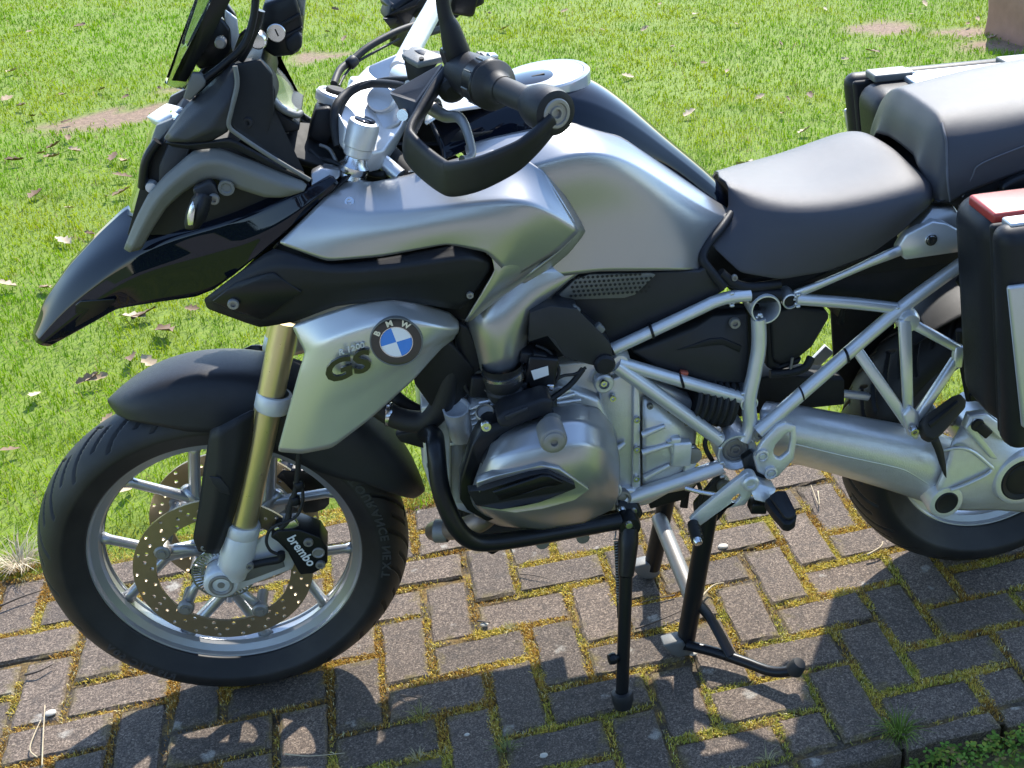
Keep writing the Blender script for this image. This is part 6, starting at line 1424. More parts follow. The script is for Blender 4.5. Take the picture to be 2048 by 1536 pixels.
plate('final_drive_web', [(1.3789,-0.176,0.4661),(1.4146,-0.176,0.4644),(1.5032,-0.176,0.3841),(1.4885,-0.18,0.3846),(1.441,-0.186,0.4102),(1.4039,-0.18,0.4499),(1.3856,-0.18,0.4607),(1.3835,-0.18,0.4501),(1.4417,-0.19,0.3649),(1.4257,-0.188,0.3689),(1.3702,-0.178,0.4401)], .02, 'frame_paint', B, .003)
tube('final_drive_ridge', [(1.3309,-0.178,0.4001),(1.3594,-0.186,0.4056),(1.3885,-0.188,0.3904),(1.4218,-0.19,0.3571),(1.4302,-0.19,0.3463),(1.4178,-0.19,0.3348),(1.3767,-0.188,0.3179),(1.3497,-0.185,0.3094)], .0040, 'frame_paint', B, 10)
lathe('drive_slot', (1.3942,-0.184,0.4462), OUT, [(0, .001), (.012, .001), (.0135, -.004)], 'black_deep', B, 20)
strut('drive_slot_bar', (1.3928,-0.1865,0.4479), (1.419,-0.1865,0.4211), .010, .010, .006).data.materials[0] = MATS['black_deep']
lathe('drive_knuckle', (1.3436,-0.165,0.2795), OUT, [(.036, -.06), (.037, .012), (.034, .018), (.029, .019), (.0245, .019)], 'cast_alloy', B, 36)
lathe('knuckle_plug', (1.3436,-0.165,0.2795), OUT, [(.0245, .016), (.0245, .019), (.022, .021), (.017, .019), (0, .019)], 'black_matte', B, 32)
lathe('drive_hub', (1.4964,-0.165,0.3099), OUT, [(.062, -.08), (.060, .018), (.056, .026), (.050, .028), (.046, .028)], 'cast_alloy', B, 44)
lathe('hub_plug', (1.4964,-0.165,0.3099), OUT, [(.046, .020), (.046, .027), (.043, .030), (.034, .026), (.030, .028), (.014, .026), (0, .027)], 'black_matte', B, 40)
tube('drive_breather', [(1.4045,-0.12,0.4763),(1.437,-0.13,0.4654),(1.4654,-0.13,0.4439),(1.53,-0.12,0.3871)], .009, 'rubber', B, 12)
box('speed_sensor', (1.4934,-0.1,0.4221), (.04, .03, .03), 'steel_dull', B, (0, .5, 0), .004)
bolt('sensor_screw', (1.4844,-0.12,0.4598), OUT, .006, 'steel_bright', B)

# ---------------------------------------------------------------- seats
shoulder = [(0.9498,-0.042,0.9206),(0.9974,-0.098,0.9115),(1.0597,-0.13,0.9068),(1.132,-0.15,0.9144),(1.1942,-0.16,0.9257),(1.2384,-0.16,0.9338),(1.2732,-0.145,0.9299),(1.2925,-0.12,0.9172)]
crown = [.004, .004, .006, .009, .012, .012, .004, -.004]
seat_rows = [
    [(p[0] + (.035 if 0 < k < 6 else -.005 if k == 0 else 0), 0, p[2] + c) for k, (p, c) in enumerate(zip(shoulder, crown))],
    [(p[0] + .015 * (0 < k < 6), p[1] * .6, p[2] + c * .9) for k, (p, c) in enumerate(zip(shoulder, crown))],
    shoulder,
    [(0.9457,-0.062,0.8955),(0.9844,-0.118,0.8882),(1.0572,-0.152,0.8796),(1.1302,-0.17,0.8828),(1.1922,-0.18,0.8969),(1.2376,-0.176,0.9113),(1.2696,-0.16,0.9142),(1.2885,-0.135,0.9066)],
    [(0.9259,-0.088,0.8712),(0.9661,-0.135,0.85),(1.0527,-0.16,0.8398),(1.1257,-0.174,0.847),(1.186,-0.182,0.8661),(1.2339,-0.178,0.8874),(1.2666,-0.165,0.9002),(1.2854,-0.14,0.8943)],
    [(0.9006,-0.115,0.8485),(0.9419,-0.142,0.8054),(1.0089,-0.155,0.7899),(1.0859,-0.165,0.7987),(1.1635,-0.172,0.8229),(1.2167,-0.17,0.8575),(1.2555,-0.16,0.8834),(1.2788,-0.14,0.8841)]]
seat_full = [[mirrored([p])[0] for p in r] for r in seat_rows[:0:-1]] + seat_rows
sheet('rider_seat', seat_full, 'seat_vinyl', B, .006, 3, (), (), .4)
pil = [
    [(1.286, 0, .950), (1.290, 0, .995), (1.312, 0, 1.026), (1.372, 0, 1.036), (1.480, 0, 1.046), (1.640, 0, 1.056)],
    [(1.288, -.055, .946), (1.292, -.055, .993), (1.312, -.058, 1.025), (1.372, -.062, 1.035), (1.480, -.065, 1.045), (1.640, -.065, 1.055)],
    [(1.2775,-0.095,0.9429), (1.2953,-0.095,1.0016), (1.3105,-0.098,1.0236), (1.378,-0.105,1.0301), (1.4955,-0.108,1.0427), (1.6548,-0.108,1.0543)],
    [(1.2863,-0.13,0.916), (1.2951,-0.138,0.9685), (1.3029,-0.14,0.9945), (1.3693,-0.146,1.0092), (1.4838,-0.15,1.0296), (1.6319,-0.15,1.0373)],
    [(1.2862,-0.145,0.9032), (1.287,-0.16,0.9237), (1.2996,-0.164,0.9352), (1.3539,-0.168,0.9656), (1.4772,-0.17,0.9965), (1.6244,-0.17,1.009)],
    [(1.2906,-0.145,0.8936), (1.2926,-0.16,0.8989), (1.3086,-0.165,0.8988), (1.336,-0.168,0.9146), (1.4468,-0.17,0.9445), (1.6319,-0.17,0.9641)]]
pil_full = [[mirrored([p])[0] for p in r] for r in pil[:0:-1]] + pil
sheet('passenger_seat', pil_full, 'seat_vinyl_side', B, .008, 3, (), (2,), .6)
tube('seat_seam', [(1.3082,-0.108,1.0181), (1.3029,-0.134,1.0056), (1.303,-0.1425,0.9909), (1.3007,-0.155,0.9603), (1.2989,-0.1655,0.9358), (1.3061,-0.1665,0.8987)], .0022, 'seam', B, 8)
tube('seat_seam', [(1.3275,-0.1685,0.905), (1.3419,-0.1695,0.9411), (1.3552,-0.17,0.9609), (1.4302,-0.1715,0.9846), (1.4939,-0.172,1.0014)], .0015, 'seam', B, 8)
plate('seat_base', [(1.2839,-0.165,0.8999),(1.3355,-0.17,0.91),(1.3599,-0.17,0.941),(1.4993,-0.17,0.9696),(1.5149,-0.17,0.9233),(1.3994,-0.165,0.8943),(1.3473,-0.16,0.8832)], .33, 'black_matte', B, .006)
plate('grab_handle', [(1.3909,-0.185,0.9231),(1.4111,-0.188,0.9342),(1.472,-0.19,0.9527),(1.484,-0.19,0.9319),(1.4221,-0.19,0.9096),(1.3914,-0.187,0.9095)], .03, 'black_paint', B, .006, m=True)
# seat lock bracket
lb = plate('seat_lock_bracket', [(1.2133,-0.17,0.823),(1.2272,-0.172,0.8497),(1.2769,-0.172,0.8681),(1.2975,-0.172,0.8628),(1.3385,-0.172,0.8374),(1.3453,-0.17,0.8039),(1.2293,-0.17,0.8022)], .02, 'frame_paint', B, .004, m=True)
plate('bracket_shoulder', [(1.2223,-0.16,0.8344),(1.2571,-0.16,0.8614),(1.2854,-0.15,0.8843),(1.3249,-0.145,0.8804),(1.3485,-0.155,0.8462),(1.3421,-0.165,0.8342),(1.28,-0.165,0.8678)], .02, 'silver_paint', B, .004, m=True)
lathe('seat_lock', (1.2739,-0.172,0.8354), OUT, [(0, .004), (.0075, .004), (.008, .003), (.0105, .003), (.0115, -.002)], 'steel_bright', B, 24)
plate('seat_lock_slot', [(1.2682,-0.1775,0.843),(1.2728,-0.1775,0.8424),(1.2736,-0.1775,0.8321),(1.269,-0.1775,0.8327)], .002, 'black_deep', B, 0)
sheet('seat_rail', [[(1.0343,-0.15,0.7615),(1.0811,-0.155,0.7753),(1.1242,-0.16,0.7914),(1.1669,-0.165,0.8103),(1.2192,-0.168,0.8307)], [(1.0381,-0.15,0.7476),(1.0814,-0.155,0.7638),(1.1263,-0.16,0.7817),(1.1711,-0.165,0.7985),(1.2258,-0.168,0.8131)]], 'frame_paint', B, .008, 1, m=True)
bolt('rail_bolt', (1.341,-0.15,0.8821), OUT, .009, 'steel_dull', B, m=True)
bolt('seat_bolt', (0.9285,-0.155,0.8036), OUT, .0055, 'steel_dull', B)
tube('seat_bracket', [(0.9047,-0.15,0.8139),(0.9263,-0.15,0.7925),(0.9571,-0.15,0.7789),(1.0123,-0.145,0.7756)], .009, 'black_matte', B, 12, m=True)

# ---------------------------------------------------------------- stands
ss = tube('side_stand', [(0.7138,-0.205,0.3621),(0.7066,-0.222,0.3258),(0.6975,-0.238,0.2833)], [.017, .0185, .0165, .0145], 'black_paint', B, 20)
tube('side_stand_leg', [(0.6975,-0.238,0.2833), (0.6821,-0.262,0.1544), (0.6687,-0.279,0.0378)], [.0125, .0120, .0118], 'black_paint', B, 20)
foot0 = Vector((0.6692,-0.279,0.0477)); fdir = Vector((-.02, -.16, -1)).normalized()
lathe('side_stand_foot', foot0, fdir, [(.0125, 0), (.0195, .002), (.021, .006), (.0205, .018), (.0165, .034), (.012, .037), (0, .037)], 'rubber', B, 28)
lathe('side_stand_knob', (0.6745,-0.268,0.1228), (-1, -.2, .05), [(.006, -.01), (.006, .010), (.0105, .012), (.0115, .018), (.0095, .025), (0, .027)], 'black_paint', B, 18)
lathe('side_stand_pivot', (0.714,-0.205,0.3676), OUT, [(.0, .014), (.007, .014), (.0085, .012), (.019, .011), (.021, .006), (.021, -.03)], 'black_paint', B, 28)
lathe('pivot_screw', (0.7118,-0.219,0.378), OUT, [(0, .004), (.006, .0035), (.0075, .0), (.0075, -.004)], 'steel_bright', B, 16)
plate('side_stand_bracket', [(0.701,-0.18,0.4078),(0.7371,-0.18,0.3953),(0.7459,-0.185,0.3694),(0.7315,-0.195,0.3626),(0.7034,-0.2,0.3551),(0.6973,-0.19,0.377)], .03, 'black_paint', B, .005)
lathe('pivot_screw', (0.7273,-0.184,0.3813), OUT, [(0, .004), (.006, .0035), (.0075, .0), (.0075, -.004)], 'steel_bright', B, 16)
def spring(p0, p1, r, wire, turns, mat):
    p0 = Vector(p0); p1 = Vector(p1); d_ = p1 - p0; L = d_.length; t = d_.normalized(); u = t.orthogonal().normalized(); v = t.cross(u)
    n = int(turns * 10)
    pts = [p0] + [p0 + t * (L * (.10 + .8 * i / n)) + (u * math.cos(2 * math.pi * i / 10) + v * math.sin(2 * math.pi * i / 10)) * r for i in range(n + 1)] + [p1]
    bm = bmesh.new(); tube_bm(bm, pts, wire, 6); return from_bm('stand_spring', bm, mat, B)
spring((0.6898,-0.205,0.3592), (0.6822,-0.24,0.2131), .0045, .0014, 22, 'steel_dull')
tube('stand_spring_cover', [(0.6902,-0.205,0.3335),(0.6848,-0.225,0.2413),(0.6809,-0.24,0.1898)], .0055, 'rubber', B, 10)
# centre stand: two legs, cross tube, foot lever
N0, N1 = (0.8824,-0.125,0.3124), (0.8195,-0.155,0.0172)
F0, F1 = (0.8506,0.1,0.2084), (0.8081,0.1,0.0194)
tube('centre_stand_leg', [N0, N1], .0185, 'black_paint', B, 18)
tube('centre_stand_leg', [F0, F1], .0185, 'black_paint', B, 18)
tube('centre_stand_crossbar', [(0.8268,0.09,0.1557), (0.8473,-0.142,0.0961)], .0165, 'steel_dull', B, 18)
for nm, c_ in (('n', (N1[0] - .004, N1[1], 0)), ('f', (F1[0] - .004, F1[1], 0))):
    c_ = Vector(c_)
    plate('centre_stand_foot', [tuple(c_ + Vector(q)) for q in ((-.044, -.016, .040), (-.006, -.016, .044), (.014, -.016, .026), (.020, -.016, .010), (.008, -.016, .001), (-.012, -.016, .001), (-.028, -.016, .012))], .032, 'arch_grey', B, .004)
tube('centre_stand_brace', [(0.8449,-0.146,0.1188), (0.8716,-0.1646,0.08), (0.8944,-0.2273,0.034)], [.013, .011, .012], 'black_paint', B, 14, flat=.55)
tube('centre_stand_lever', [(0.8193,-0.1744,0.034), (0.8684,-0.204,0.03), (0.9177,-0.2443,0.028), (0.9563,-0.2827,0.03), (0.9853,-0.3009,0.038), (1.0066,-0.3052,0.048)], .0105, 'black_paint', B, 16)
lathe('lever_rubber', (0.9991,-0.3043,0.044), Vector((.45, -.25, 1)), [(0, -.008), (.014, -.008), (.0165, -.004), (.0155, .012), (.012, .020), (0, .022)], 'rubber', B, 20)
plate('stand_tab', [(0.8747,-0.125,0.3197),(0.8967,-0.125,0.3442),(0.9258,-0.125,0.3155),(0.9037,-0.125,0.2848),(0.8756,-0.125,0.2668)], .02, 'black_paint', B, .004)
plate('stand_stop', [(0.8523,-0.13,0.3332),(0.9026,-0.135,0.3973),(0.9255,-0.135,0.3682),(0.9312,-0.135,0.3443),(0.8948,-0.13,0.3076),(0.855,-0.13,0.284)], .012, 'charcoal', B, .003)
lathe('stand_pivot', (0.9092,-0.138,0.371), OUT, [(.0, .006), (.010, .005), (.014, .0), (.014, -.02)], 'arch_grey', B, 20)
plate('mud_flap', [(0.843,-0.08,0.3301),(0.8568,-0.08,0.3275),(0.8518,-0.08,0.2897),(0.836,-0.08,0.2952)], .006, 'rubber', B, .002)
plate('engine_belly', [(0.771,-0.12,0.365),(0.8675,-0.12,0.3749),(0.8375,-0.12,0.3408),(0.7695,-0.12,0.3311)], .22, 'black_deep', B, .004)

# ---------------------------------------------------------------- panniers (lift-off cases)
def pannier(side):
    lab = 'black and silver pannier case with red marker strip, nearest the camera' if side < 0 else 'grey-lidded pannier case on the far side of the seat'
    R_ = thing('pannier', (1.55, side * .36, .60), lab, 'pannier', 'panniers on the motorcycle')
    s = side
    x0, x1, z0, z1, yi, yo = (1.262, 1.80, .56, .955, .235, .440) if side < 0 else (1.338, 1.84, .56, .962, .25, .455)
    def shell(name, x0, x1, y0, y1, z0, z1, mat, r, par):
        bm = bmesh.new(); bmesh.ops.create_cube(bm, size=1)
        for v in bm.verts:
            v.co = ((x0 + x1) / 2 + v.co.x * (x1 - x0), s * ((y0 + y1) / 2) + v.co.y * (y1 - y0), (z0 + z1) / 2 + v.co.z * (z1 - z0))
            if z1 - z0 > .1 and v.co.z < (z0 + z1) / 2 and v.co.x < (x0 + x1) / 2: v.co.x += .055
        return add_bevel(from_bm(name, bm, mat, par), r, 5)
    body = shell('case_shell', x0, x1, yi, yo - .055, z0, z1 - .004, 'black_matte', .045, R_)
    lid = shell('case_lid', x0 - .004, x1 + .004, yo - .052, yo + .004, z0 - .004, z1, 'black_matte', .026, R_)
    band = shell('case_seal', x0 + .004, x1, yo - .062, yo - .046, z0 + .004, z1 - .008, 'black_deep', .02, R_)
    shell('case_side_panel', x0 + .010, x1 - .04, yo + .001, yo + .012, z0 + .05, z1 - .085, 'pannier_alu', .012, R_)
    # top plate and hinged handle
    shell('case_top_plate', x0 + (.34 if side < 0 else .10), x1 - .08, yo - .16, yo - .07, z1 - .012, z1 + .006, 'pannier_alu', .004, R_)
    for xx in ((x0 + .40,) if side < 0 else (x0 + .035, x0 + .33)):
        shell('case_latch', xx, xx + .085, yo - .10, yo - .045, z1 - .004, z1 + .012, 'arch_grey', .004, R_)
        cyl('latch_pin', (xx + .09, s * (yo - .09), z1 + .004), (xx + .09, s * (yo - .05), z1 + .004), .005, 'steel_bright', R_)
    if side < 0:
        shell('marker_strip', x0 + .016, x0 + .24, yi + .05, yo - .064, z1 - .016, z1 + .003, 'red_lens', .006, R_)
        shell('case_edge_trim', x0 + .02, x1 - .05, yo - .050, yo - .018, z1 - .010, z1 + .004, 'pannier_alu', .004, R_)
    return R_
pannier(-1)
pannier(1)
plate('pannier_rack', [(1.3831,-0.16,0.5021),(1.4747,-0.16,0.5034),(1.5358,-0.16,0.5099),(1.5375,-0.16,0.4965),(1.4766,-0.16,0.4867),(1.3846,-0.16,0.4856)], .012, 'black_paint', B, .003, m=True)
tube('pannier_rack', [(1.3463,-0.15,0.7396),(1.3529,-0.2,0.7221),(1.3724,-0.2,0.6198),(1.392,-0.17,0.517)], .009, 'black_paint', B, 12, m=True)

# weld beads, ties and loose wiring
for uv, r_ in (( (0.9212,-0.158,0.7678), .0118), ((0.9389,-0.16,0.5702), .0126), ((0.8922,-0.172,0.4974), .0140), ((0.8943,-0.175,0.4399), .0158), ((0.9699,-0.158,0.7189), .0146), ((1.2255,-0.155,0.6949), .0136), ((1.0411,-0.152,0.7462), .0116), ((0.9513,-0.168,0.5196), .0148)):
    bm = bmesh.new(); rr = random.Random(int(r_ * 1e5))
    for k in range(10):
        a = 2 * math.pi * k / 10
        bmesh.ops.create_icosphere(bm, subdivisions=1, radius=.0034, matrix=Matrix.Translation(Vector(uv) + Vector((math.cos(a) * r_ * .35, -abs(math.sin(a)) * r_ * .6, math.sin(a) * r_))))
    from_bm('weld_bead', bm, 'frame_paint', B)
for uv in [(0.777,-0.165,0.7288),(0.8263,-0.163,0.6238),(1.0422,-0.175,0.5688),(1.1266,-0.17,0.6302)]:
    lathe('cable_tie', uv, (.9, 0, .2), [(.0120, 0), (.0142, .001), (.0142, .004), (.0120, .005)], 'black_paint', B, 16)
tube('wiring', [(0.555,-0.19,0.7403),(0.5698,-0.205,0.7253),(0.5575,-0.21,0.7057),(0.565,-0.21,0.6791),(0.5872,-0.21,0.6689)], .0035, 'rubber', B, 8)
tube('wiring', [(0.5817,-0.19,0.7454),(0.6024,-0.2,0.7335),(0.6139,-0.205,0.7016),(0.6029,-0.21,0.6777)], .0030, 'rubber', B, 8)
tube('wiring', [(0.5965,-0.21,0.6806),(0.6188,-0.205,0.6895),(0.6403,-0.2,0.6872),(0.6594,-0.2,0.6965)], .0028, 'rubber', B, 8)
tube('wiring', [(0.4698,-0.18,0.6619),(0.4601,-0.18,0.6845),(0.4745,-0.18,0.7029),(0.4933,-0.19,0.7109)], .0040, 'rubber', B, 8)
tube('wiring', [(0.8598,-0.15,0.5726),(0.8817,-0.15,0.5168),(0.8691,-0.16,0.4825),(0.8895,-0.15,0.4293)], .0045, 'rubber', B, 8)
tube('wiring', [(0.8536,-0.14,0.4074),(0.8641,-0.14,0.3662),(0.8566,-0.14,0.3335)], .004, 'rubber', B, 8)
tube('wiring', [(0.2773,-0.08,1.0738),(0.2903,-0.09,1.0612),(0.3051,-0.1,1.0597),(0.3261,-0.11,1.0503)], .004, 'rubber', B, 8)
tube('wiring', [(0.2929,-0.075,1.0784),(0.307,-0.085,1.0721),(0.3158,-0.1,1.0521)], .003, 'steel_dull', B, 8)
for k in range(7):
    a_ = Vector((0.4781,-0.212,0.6652)) + Vector((-.0012 * k, 0, -.0085 * k)); b2 = Vector((0.5027,-0.212,0.6668)) + Vector((-.002 * k, 0, -.0085 * k))
    tube('cooling_fin', [tuple(a_), tuple(b2)], .0026, 'cast_alloy', B, 6)
for uv in [(0.3887,-0.165,0.6186),(0.3839,-0.163,0.5302),(0.4005,-0.165,0.4599),(0.7707,-0.165,0.5837),(0.8071,-0.16,0.5665),(0.8375,-0.15,0.5296),(0.7825,-0.162,0.4108),(0.8321,-0.15,0.4046)]:
    bolt('casing_bolt', uv, OUT, .0055, 'steel_dull', B, .005)
box('connector_block', (0.5835,-0.205,0.7325), (.022, .018, .014), 'black_matte', B, (0, .35, 0), .002)
box('connector_block', (0.5555,-0.212,0.6865), (.020, .016, .016), 'black_matte', B, (0, -.2, 0), .002)
box('connector_block', (0.5957,-0.216,0.6803), (.012, .012, .010), 'steel_bright', B, (0, .2, 0), .002)
# ================================================================ behind the viewer: mirrored trees, plus ground and greenery added for bounce and reflections
def bounce_mat():
    m, N, L, b = principled('bounce_gravel')
    geo = N.new('ShaderNodeNewGeometry'); P = geo.outputs['Position']
    f = noise_tex(N, L, P, 40, 8, 0.8); g_ = noise_tex(N, L, P, 1.2, 5)
    c = ramp(N, L, f, [(0.3, (0.13, 0.12, 0.11)), (0.5, (0.26, 0.245, 0.225)), (0.7, (0.40, 0.38, 0.35))])
    L.new(c, b.inputs['Base Color']); b.inputs['Roughness'].default_value = 0.9
    bp = N.new('ShaderNodeBump'); bp.inputs['Distance'].default_value = 0.01; L.new(f, bp.inputs['Height']); L.new(bp.outputs[0], b.inputs['Normal'])
bounce_mat()
me = bpy.data.meshes.new('bounce_ground')
me.from_pydata([(-14, -9.5, .03), (16, -9.5, .03), (16, -1.75, .012), (-14, -1.75, .012)], [], [(0, 1, 2, 3)])
o = link('bounce_ground', me, 'bounce_gravel', None, False); o['kind'] = 'structure'  # unseen neutral ground, added to bounce fill light onto the shaded side

surf('bark', (0.085, 0.07, 0.055), 0, 0.9, 0.35, 20, 0.6, 60)
def bare_tree(x, y, h, seed, label):
    t = thing('bare_tree', (x, y, 0), label, 'tree', 'bare trees behind the viewer')
    r = random.Random(seed)
    bt, bb = bmesh.new(), bmesh.new()
    tube_bm(bt, spline([(x, y, -.1), (x + r.uniform(-.1, .1), y, h * .18), (x + r.uniform(-.2, .2), y + r.uniform(-.2, .2), h * .42)], 4), [h * .026, h * .019], 10)
    def grow(p, d_, L_, rad, depth):
        q = p + d_ * L_
        mid = (p + q) / 2 + Vector((r.uniform(-1, 1), r.uniform(-1, 1), r.uniform(-.3, .6))) * L_ * .09
        tube_bm(bb, [p, mid, q], [rad, rad * .62], 5 if depth < 3 else 4, False)
        if depth >= 5: return
        for k in range(3 if depth < 4 else 2):
            a = Vector((r.uniform(-1, 1), r.uniform(-1, 1), r.uniform(-.15, .9))).normalized()
            grow(p.lerp(q, r.uniform(.55, 1)), (d_ * .75 + a * .85).normalized(), L_ * r.uniform(.6, .8), rad * .6, depth + 1)
    for k in range(5):
        a = 2 * math.pi * k / 5 + r.uniform(-.4, .4)
        grow(Vector((x, y, h * r.uniform(.2, .42))), Vector((math.cos(a) * .8, math.sin(a) * .8, .9)).normalized(), h * .21, h * .012, 0)
    grow(Vector((x, y, h * .42)), Vector((.05, .05, 1)), h * .22, h * .016, 0)
    from_bm('trunk', bt, 'bark', t); from_bm('crown', bb, 'bark', t)
for i_, (x, y, h, lb) in enumerate([(-3.6, -8.0, 8.5, 'bare leafless tree mirrored in the beak, leftmost of the row'), (-.6, -9.2, 9.5, 'bare leafless tree mirrored in the beak, second of the row'), (2.9, -8.6, 9.0, 'bare leafless tree behind the viewer, third of the row'), (6.2, -9.4, 8.0, 'bare leafless tree behind the viewer, last of the row')]):
    bare_tree(x, y, h, 40 + i_, lb)

surf('reflection_hedge_core', (0.02, 0.035, 0.012), 0, 0.9, 0.3, 6)
def reflection_hedge():  # unseen, added to darken what the paint reflects near the horizon
    t = thing('reflection_hedge', (1, -11, 0), 'unseen dark greenery added behind the viewer to darken reflections', 'reflection_hedge')
    box('reflection_hedge_body', (1, -11, 1.25), (32, 1.2, 2.5), 'reflection_hedge_core', t, (0, 0, 0), .1)
    n = 26000
    x = rng.uniform(-15, 17, n); z = rng.uniform(0.05, 2.65, n); y = -10.35 + rng.uniform(-.1, .12, n)
    col = np.array([.035, .075, .022]) * rng.uniform(.5, 1.6, (n, 1))
    o = blade_mesh('reflection_hedge_leaves', x, y, z, rng.uniform(.06, .16, n), rng.uniform(.04, .08, n), rng.uniform(.3, 1.2, n), rng.uniform(0, 6.28, n), col, 'grass_blade', 'stuff', t)
reflection_hedge()

# ================================================================ stone at the top corner, weeds, leaves, twigs
def stone_block():
    c = [(3.6237,4.2813,0), (3.7364,3.746,0)]
    a = Vector(c[0]); d1 = (Vector(c[1]) - a).normalized(); d2 = Vector((-d1.y, d1.x, 0))
    if d2.y < 0: d2 = -d2
    bm = bmesh.new()
    nx, nz = 16, 8
    for s_ in range(1): pass
    bmesh.ops.create_cube(bm, size=1)
    bmesh.ops.subdivide_edges(bm, edges=bm.edges[:], cuts=9, use_grid_fill=True)
    r = random.Random(3)
    for v in bm.verts:
        p = a + d1 * ((v.co.x + .5) * .62) + d2 * ((v.co.y + .5) * .40) + Vector((0, 0, (v.co.z + .5) * .46 - .04))
        k = Vector((math.sin(p.x * 31 + p.z * 17), math.sin(p.y * 27 + p.z * 23), math.sin(p.x * 19 + p.y * 29))) * .006
        v.co = p + k + Vector((r.uniform(-.003, .003), r.uniform(-.003, .003), r.uniform(-.003, .003)))
    o = from_bm('stone_block', bm, 'sandstone', None)
    tag(o, 'reddish brown stone block on the lawn at the top right corner', 'stone')
    add_bevel(o, .008)
stone_block()

def leaf_mat():
    m, N, L, b = principled('dry_leaf')
    oi = N.new('ShaderNodeObjectInfo'); tc = N.new('ShaderNodeTexCoord')
    f = noise_tex(N, L, tc.outputs['Object'], 60, 5)
    c = ramp(N, L, oi.outputs['Random'], [(0.0, (0.16, 0.085, 0.04)), (0.35, (0.30, 0.19, 0.10)), (0.7, (0.46, 0.34, 0.20)), (1.0, (0.58, 0.47, 0.31))])
    mm = N.new('ShaderNodeMix'); mm.data_type = 'RGBA'; mm.blend_type = 'MULTIPLY'; mm.inputs[0].default_value = .7
    L.new(c, mm.inputs[6]); L.new(ramp(N, L, f, [(0.3, (.55, .5, .45)), (0.7, (1, 1, 1))]), mm.inputs[7])
    L.new(mm.outputs[2], b.inputs['Base Color']); b.inputs['Roughness'].default_value = .7
leaf_mat()
def leaf_mesh(seed):
    """curled oak-like leaf, about 7 cm"""
    r = random.Random(seed)
    n = 9
    bm = bmesh.new(); rows = []
    curl = r.uniform(.4, 1.2); twist = r.uniform(-.6, .6)
    for i in range(n + 1):
        t = i / n
        wd = .018 * math.sin(math.pi * min(1, t * .95 + .03)) ** .7 * (1 + .35 * math.sin(t * 19 + seed))
        x = (t - .5) * .07; z = .012 * curl * (1 - math.cos((t - .4) * 2.2)) + .004
        s_ = math.sin(twist * (t - .5) * 2)
        rows.append([bm.verts.new((x, -wd, z + .012 * curl * (wd / .018) + s_ * .01)), bm.verts.new((x, 0, z)), bm.verts.new((x, wd, z + .010 * curl * (wd / .018) - s_ * .01))])
    for a, b_ in zip(rows, rows[1:]):
        for k in range(2): bm.faces.new((a[k], a[k + 1], b_[k + 1], b_[k]))
    me = bpy.data.meshes.new('dry_leaf'); bm.to_mesh(me); bm.free()
    me.materials.append(MATS['dry_leaf'])
    me.polygons.foreach_set('use_smooth', [True] * len(me.polygons))
    return me
LEAVES = [leaf_mesh(k) for k in range(7)]
LEAF_AT = [(-0.3957,1.6462,0.012),(-0.5123,1.7905,0.012),(-0.4746,1.7901,0.012),(-0.3314,1.7957,0.01),(-0.7886,3.0041,0.01),(-0.7356,3.028,0.01),(-1.0742,3.1221,0.012),(-0.7819,2.5941,0.01),(-0.8592,2.5443,0.01),(-0.9096,2.9007,0.01),(-0.5464,1.3772,0.01),(-0.4673,1.4856,0.01),(-0.8402,2.1195,0.01),(-0.9694,2.1721,0.01),(-0.7031,1.3254,0.01),(-0.7009,1.0289,0.01),(-0.4789,1.1331,0.01),(-0.5678,1.3835,0.01),(-0.4113,1.4366,0.01),(-1.6647,5.313,0.01),(-1.5529,4.7144,0.01),(-1.2861,4.6946,0.01),(-1.1011,4.7442,0.01),(-0.9525,4.5276,0.01),(-1.3589,4.3316,0.01),(-1.4426,4.5369,0.01),(-1.1651,4.1877,0.01),(-1.1153,3.6059,0.01),(-1.1719,3.6815,0.01),(-1.1396,3.7792,0.01),(-1.1093,3.8965,0.01),(-1.2689,3.6092,0.01),(-0.7908,3.4478,0.01),(-0.8464,3.5149,0.01),(-1.0349,3.6707,0.01),(-0.8032,4.6365,0.01),(-0.769,3.2424,0.01),(-1.7986,6.3531,0.01),(-1.5112,6.3827,0.01),(-1.353,6.6934,0.01),(0.0212,5.6467,0.01),(0.0638,6.2515,0.01),(0.1254,5.4094,0.01),(1.4635,5.6455,0.01),(1.5978,5.0741,0.01),(1.5385,4.0311,0.01),(1.9715,4.1497,0.01),(2.0405,3.9472,0.01),(1.686,3.3022,0.01),(1.8952,4.5486,0.01),(1.8377,5.007,0.01),(2.3761,4.9297,0.01),(2.0697,3.4629,0.01),(2.2927,3.3829,0.01),(2.0853,3.1616,0.01),(2.0996,2.886,0.01),(1.7338,2.5632,0.01),(2.1799,3.3796,0.01),(2.6855,3.9688,0.01),(2.8748,4.0623,0.01),(3.4008,4.7998,0.01),(3.5899,5.0146,0.01),(3.6023,4.4486,0.01),(3.7079,4.5401,0.01),(3.489,4.1776,0.01),(3.584,4.2514,0.01),(3.5865,4.1039,0.01),(2.0675,5.6307,0.01),(2.2061,5.2757,0.01),(2.4649,4.3907,0.01),(2.9808,5.1116,0.01),(1.0072,5.7533,0.01),(1.0531,5.3127,0.01),(-0.3735,0.7436,0.012),(-0.1659,0.6544,0.01)]
r = random.Random(21)
NAMED = ['large pale folded leaf on the lawn just below the beak', 'tan leaf standing on the lawn left below the beak', 'tan leaf beside another one left below the beak',
         'small leaf on the lawn in front of the lower fairing', 'brown leaf on the lawn left of the fairing arch', 'dark brown leaf touching the edge of the fairing arch',
         'pale leaf on the lawn near the left edge level with the fairing arch']
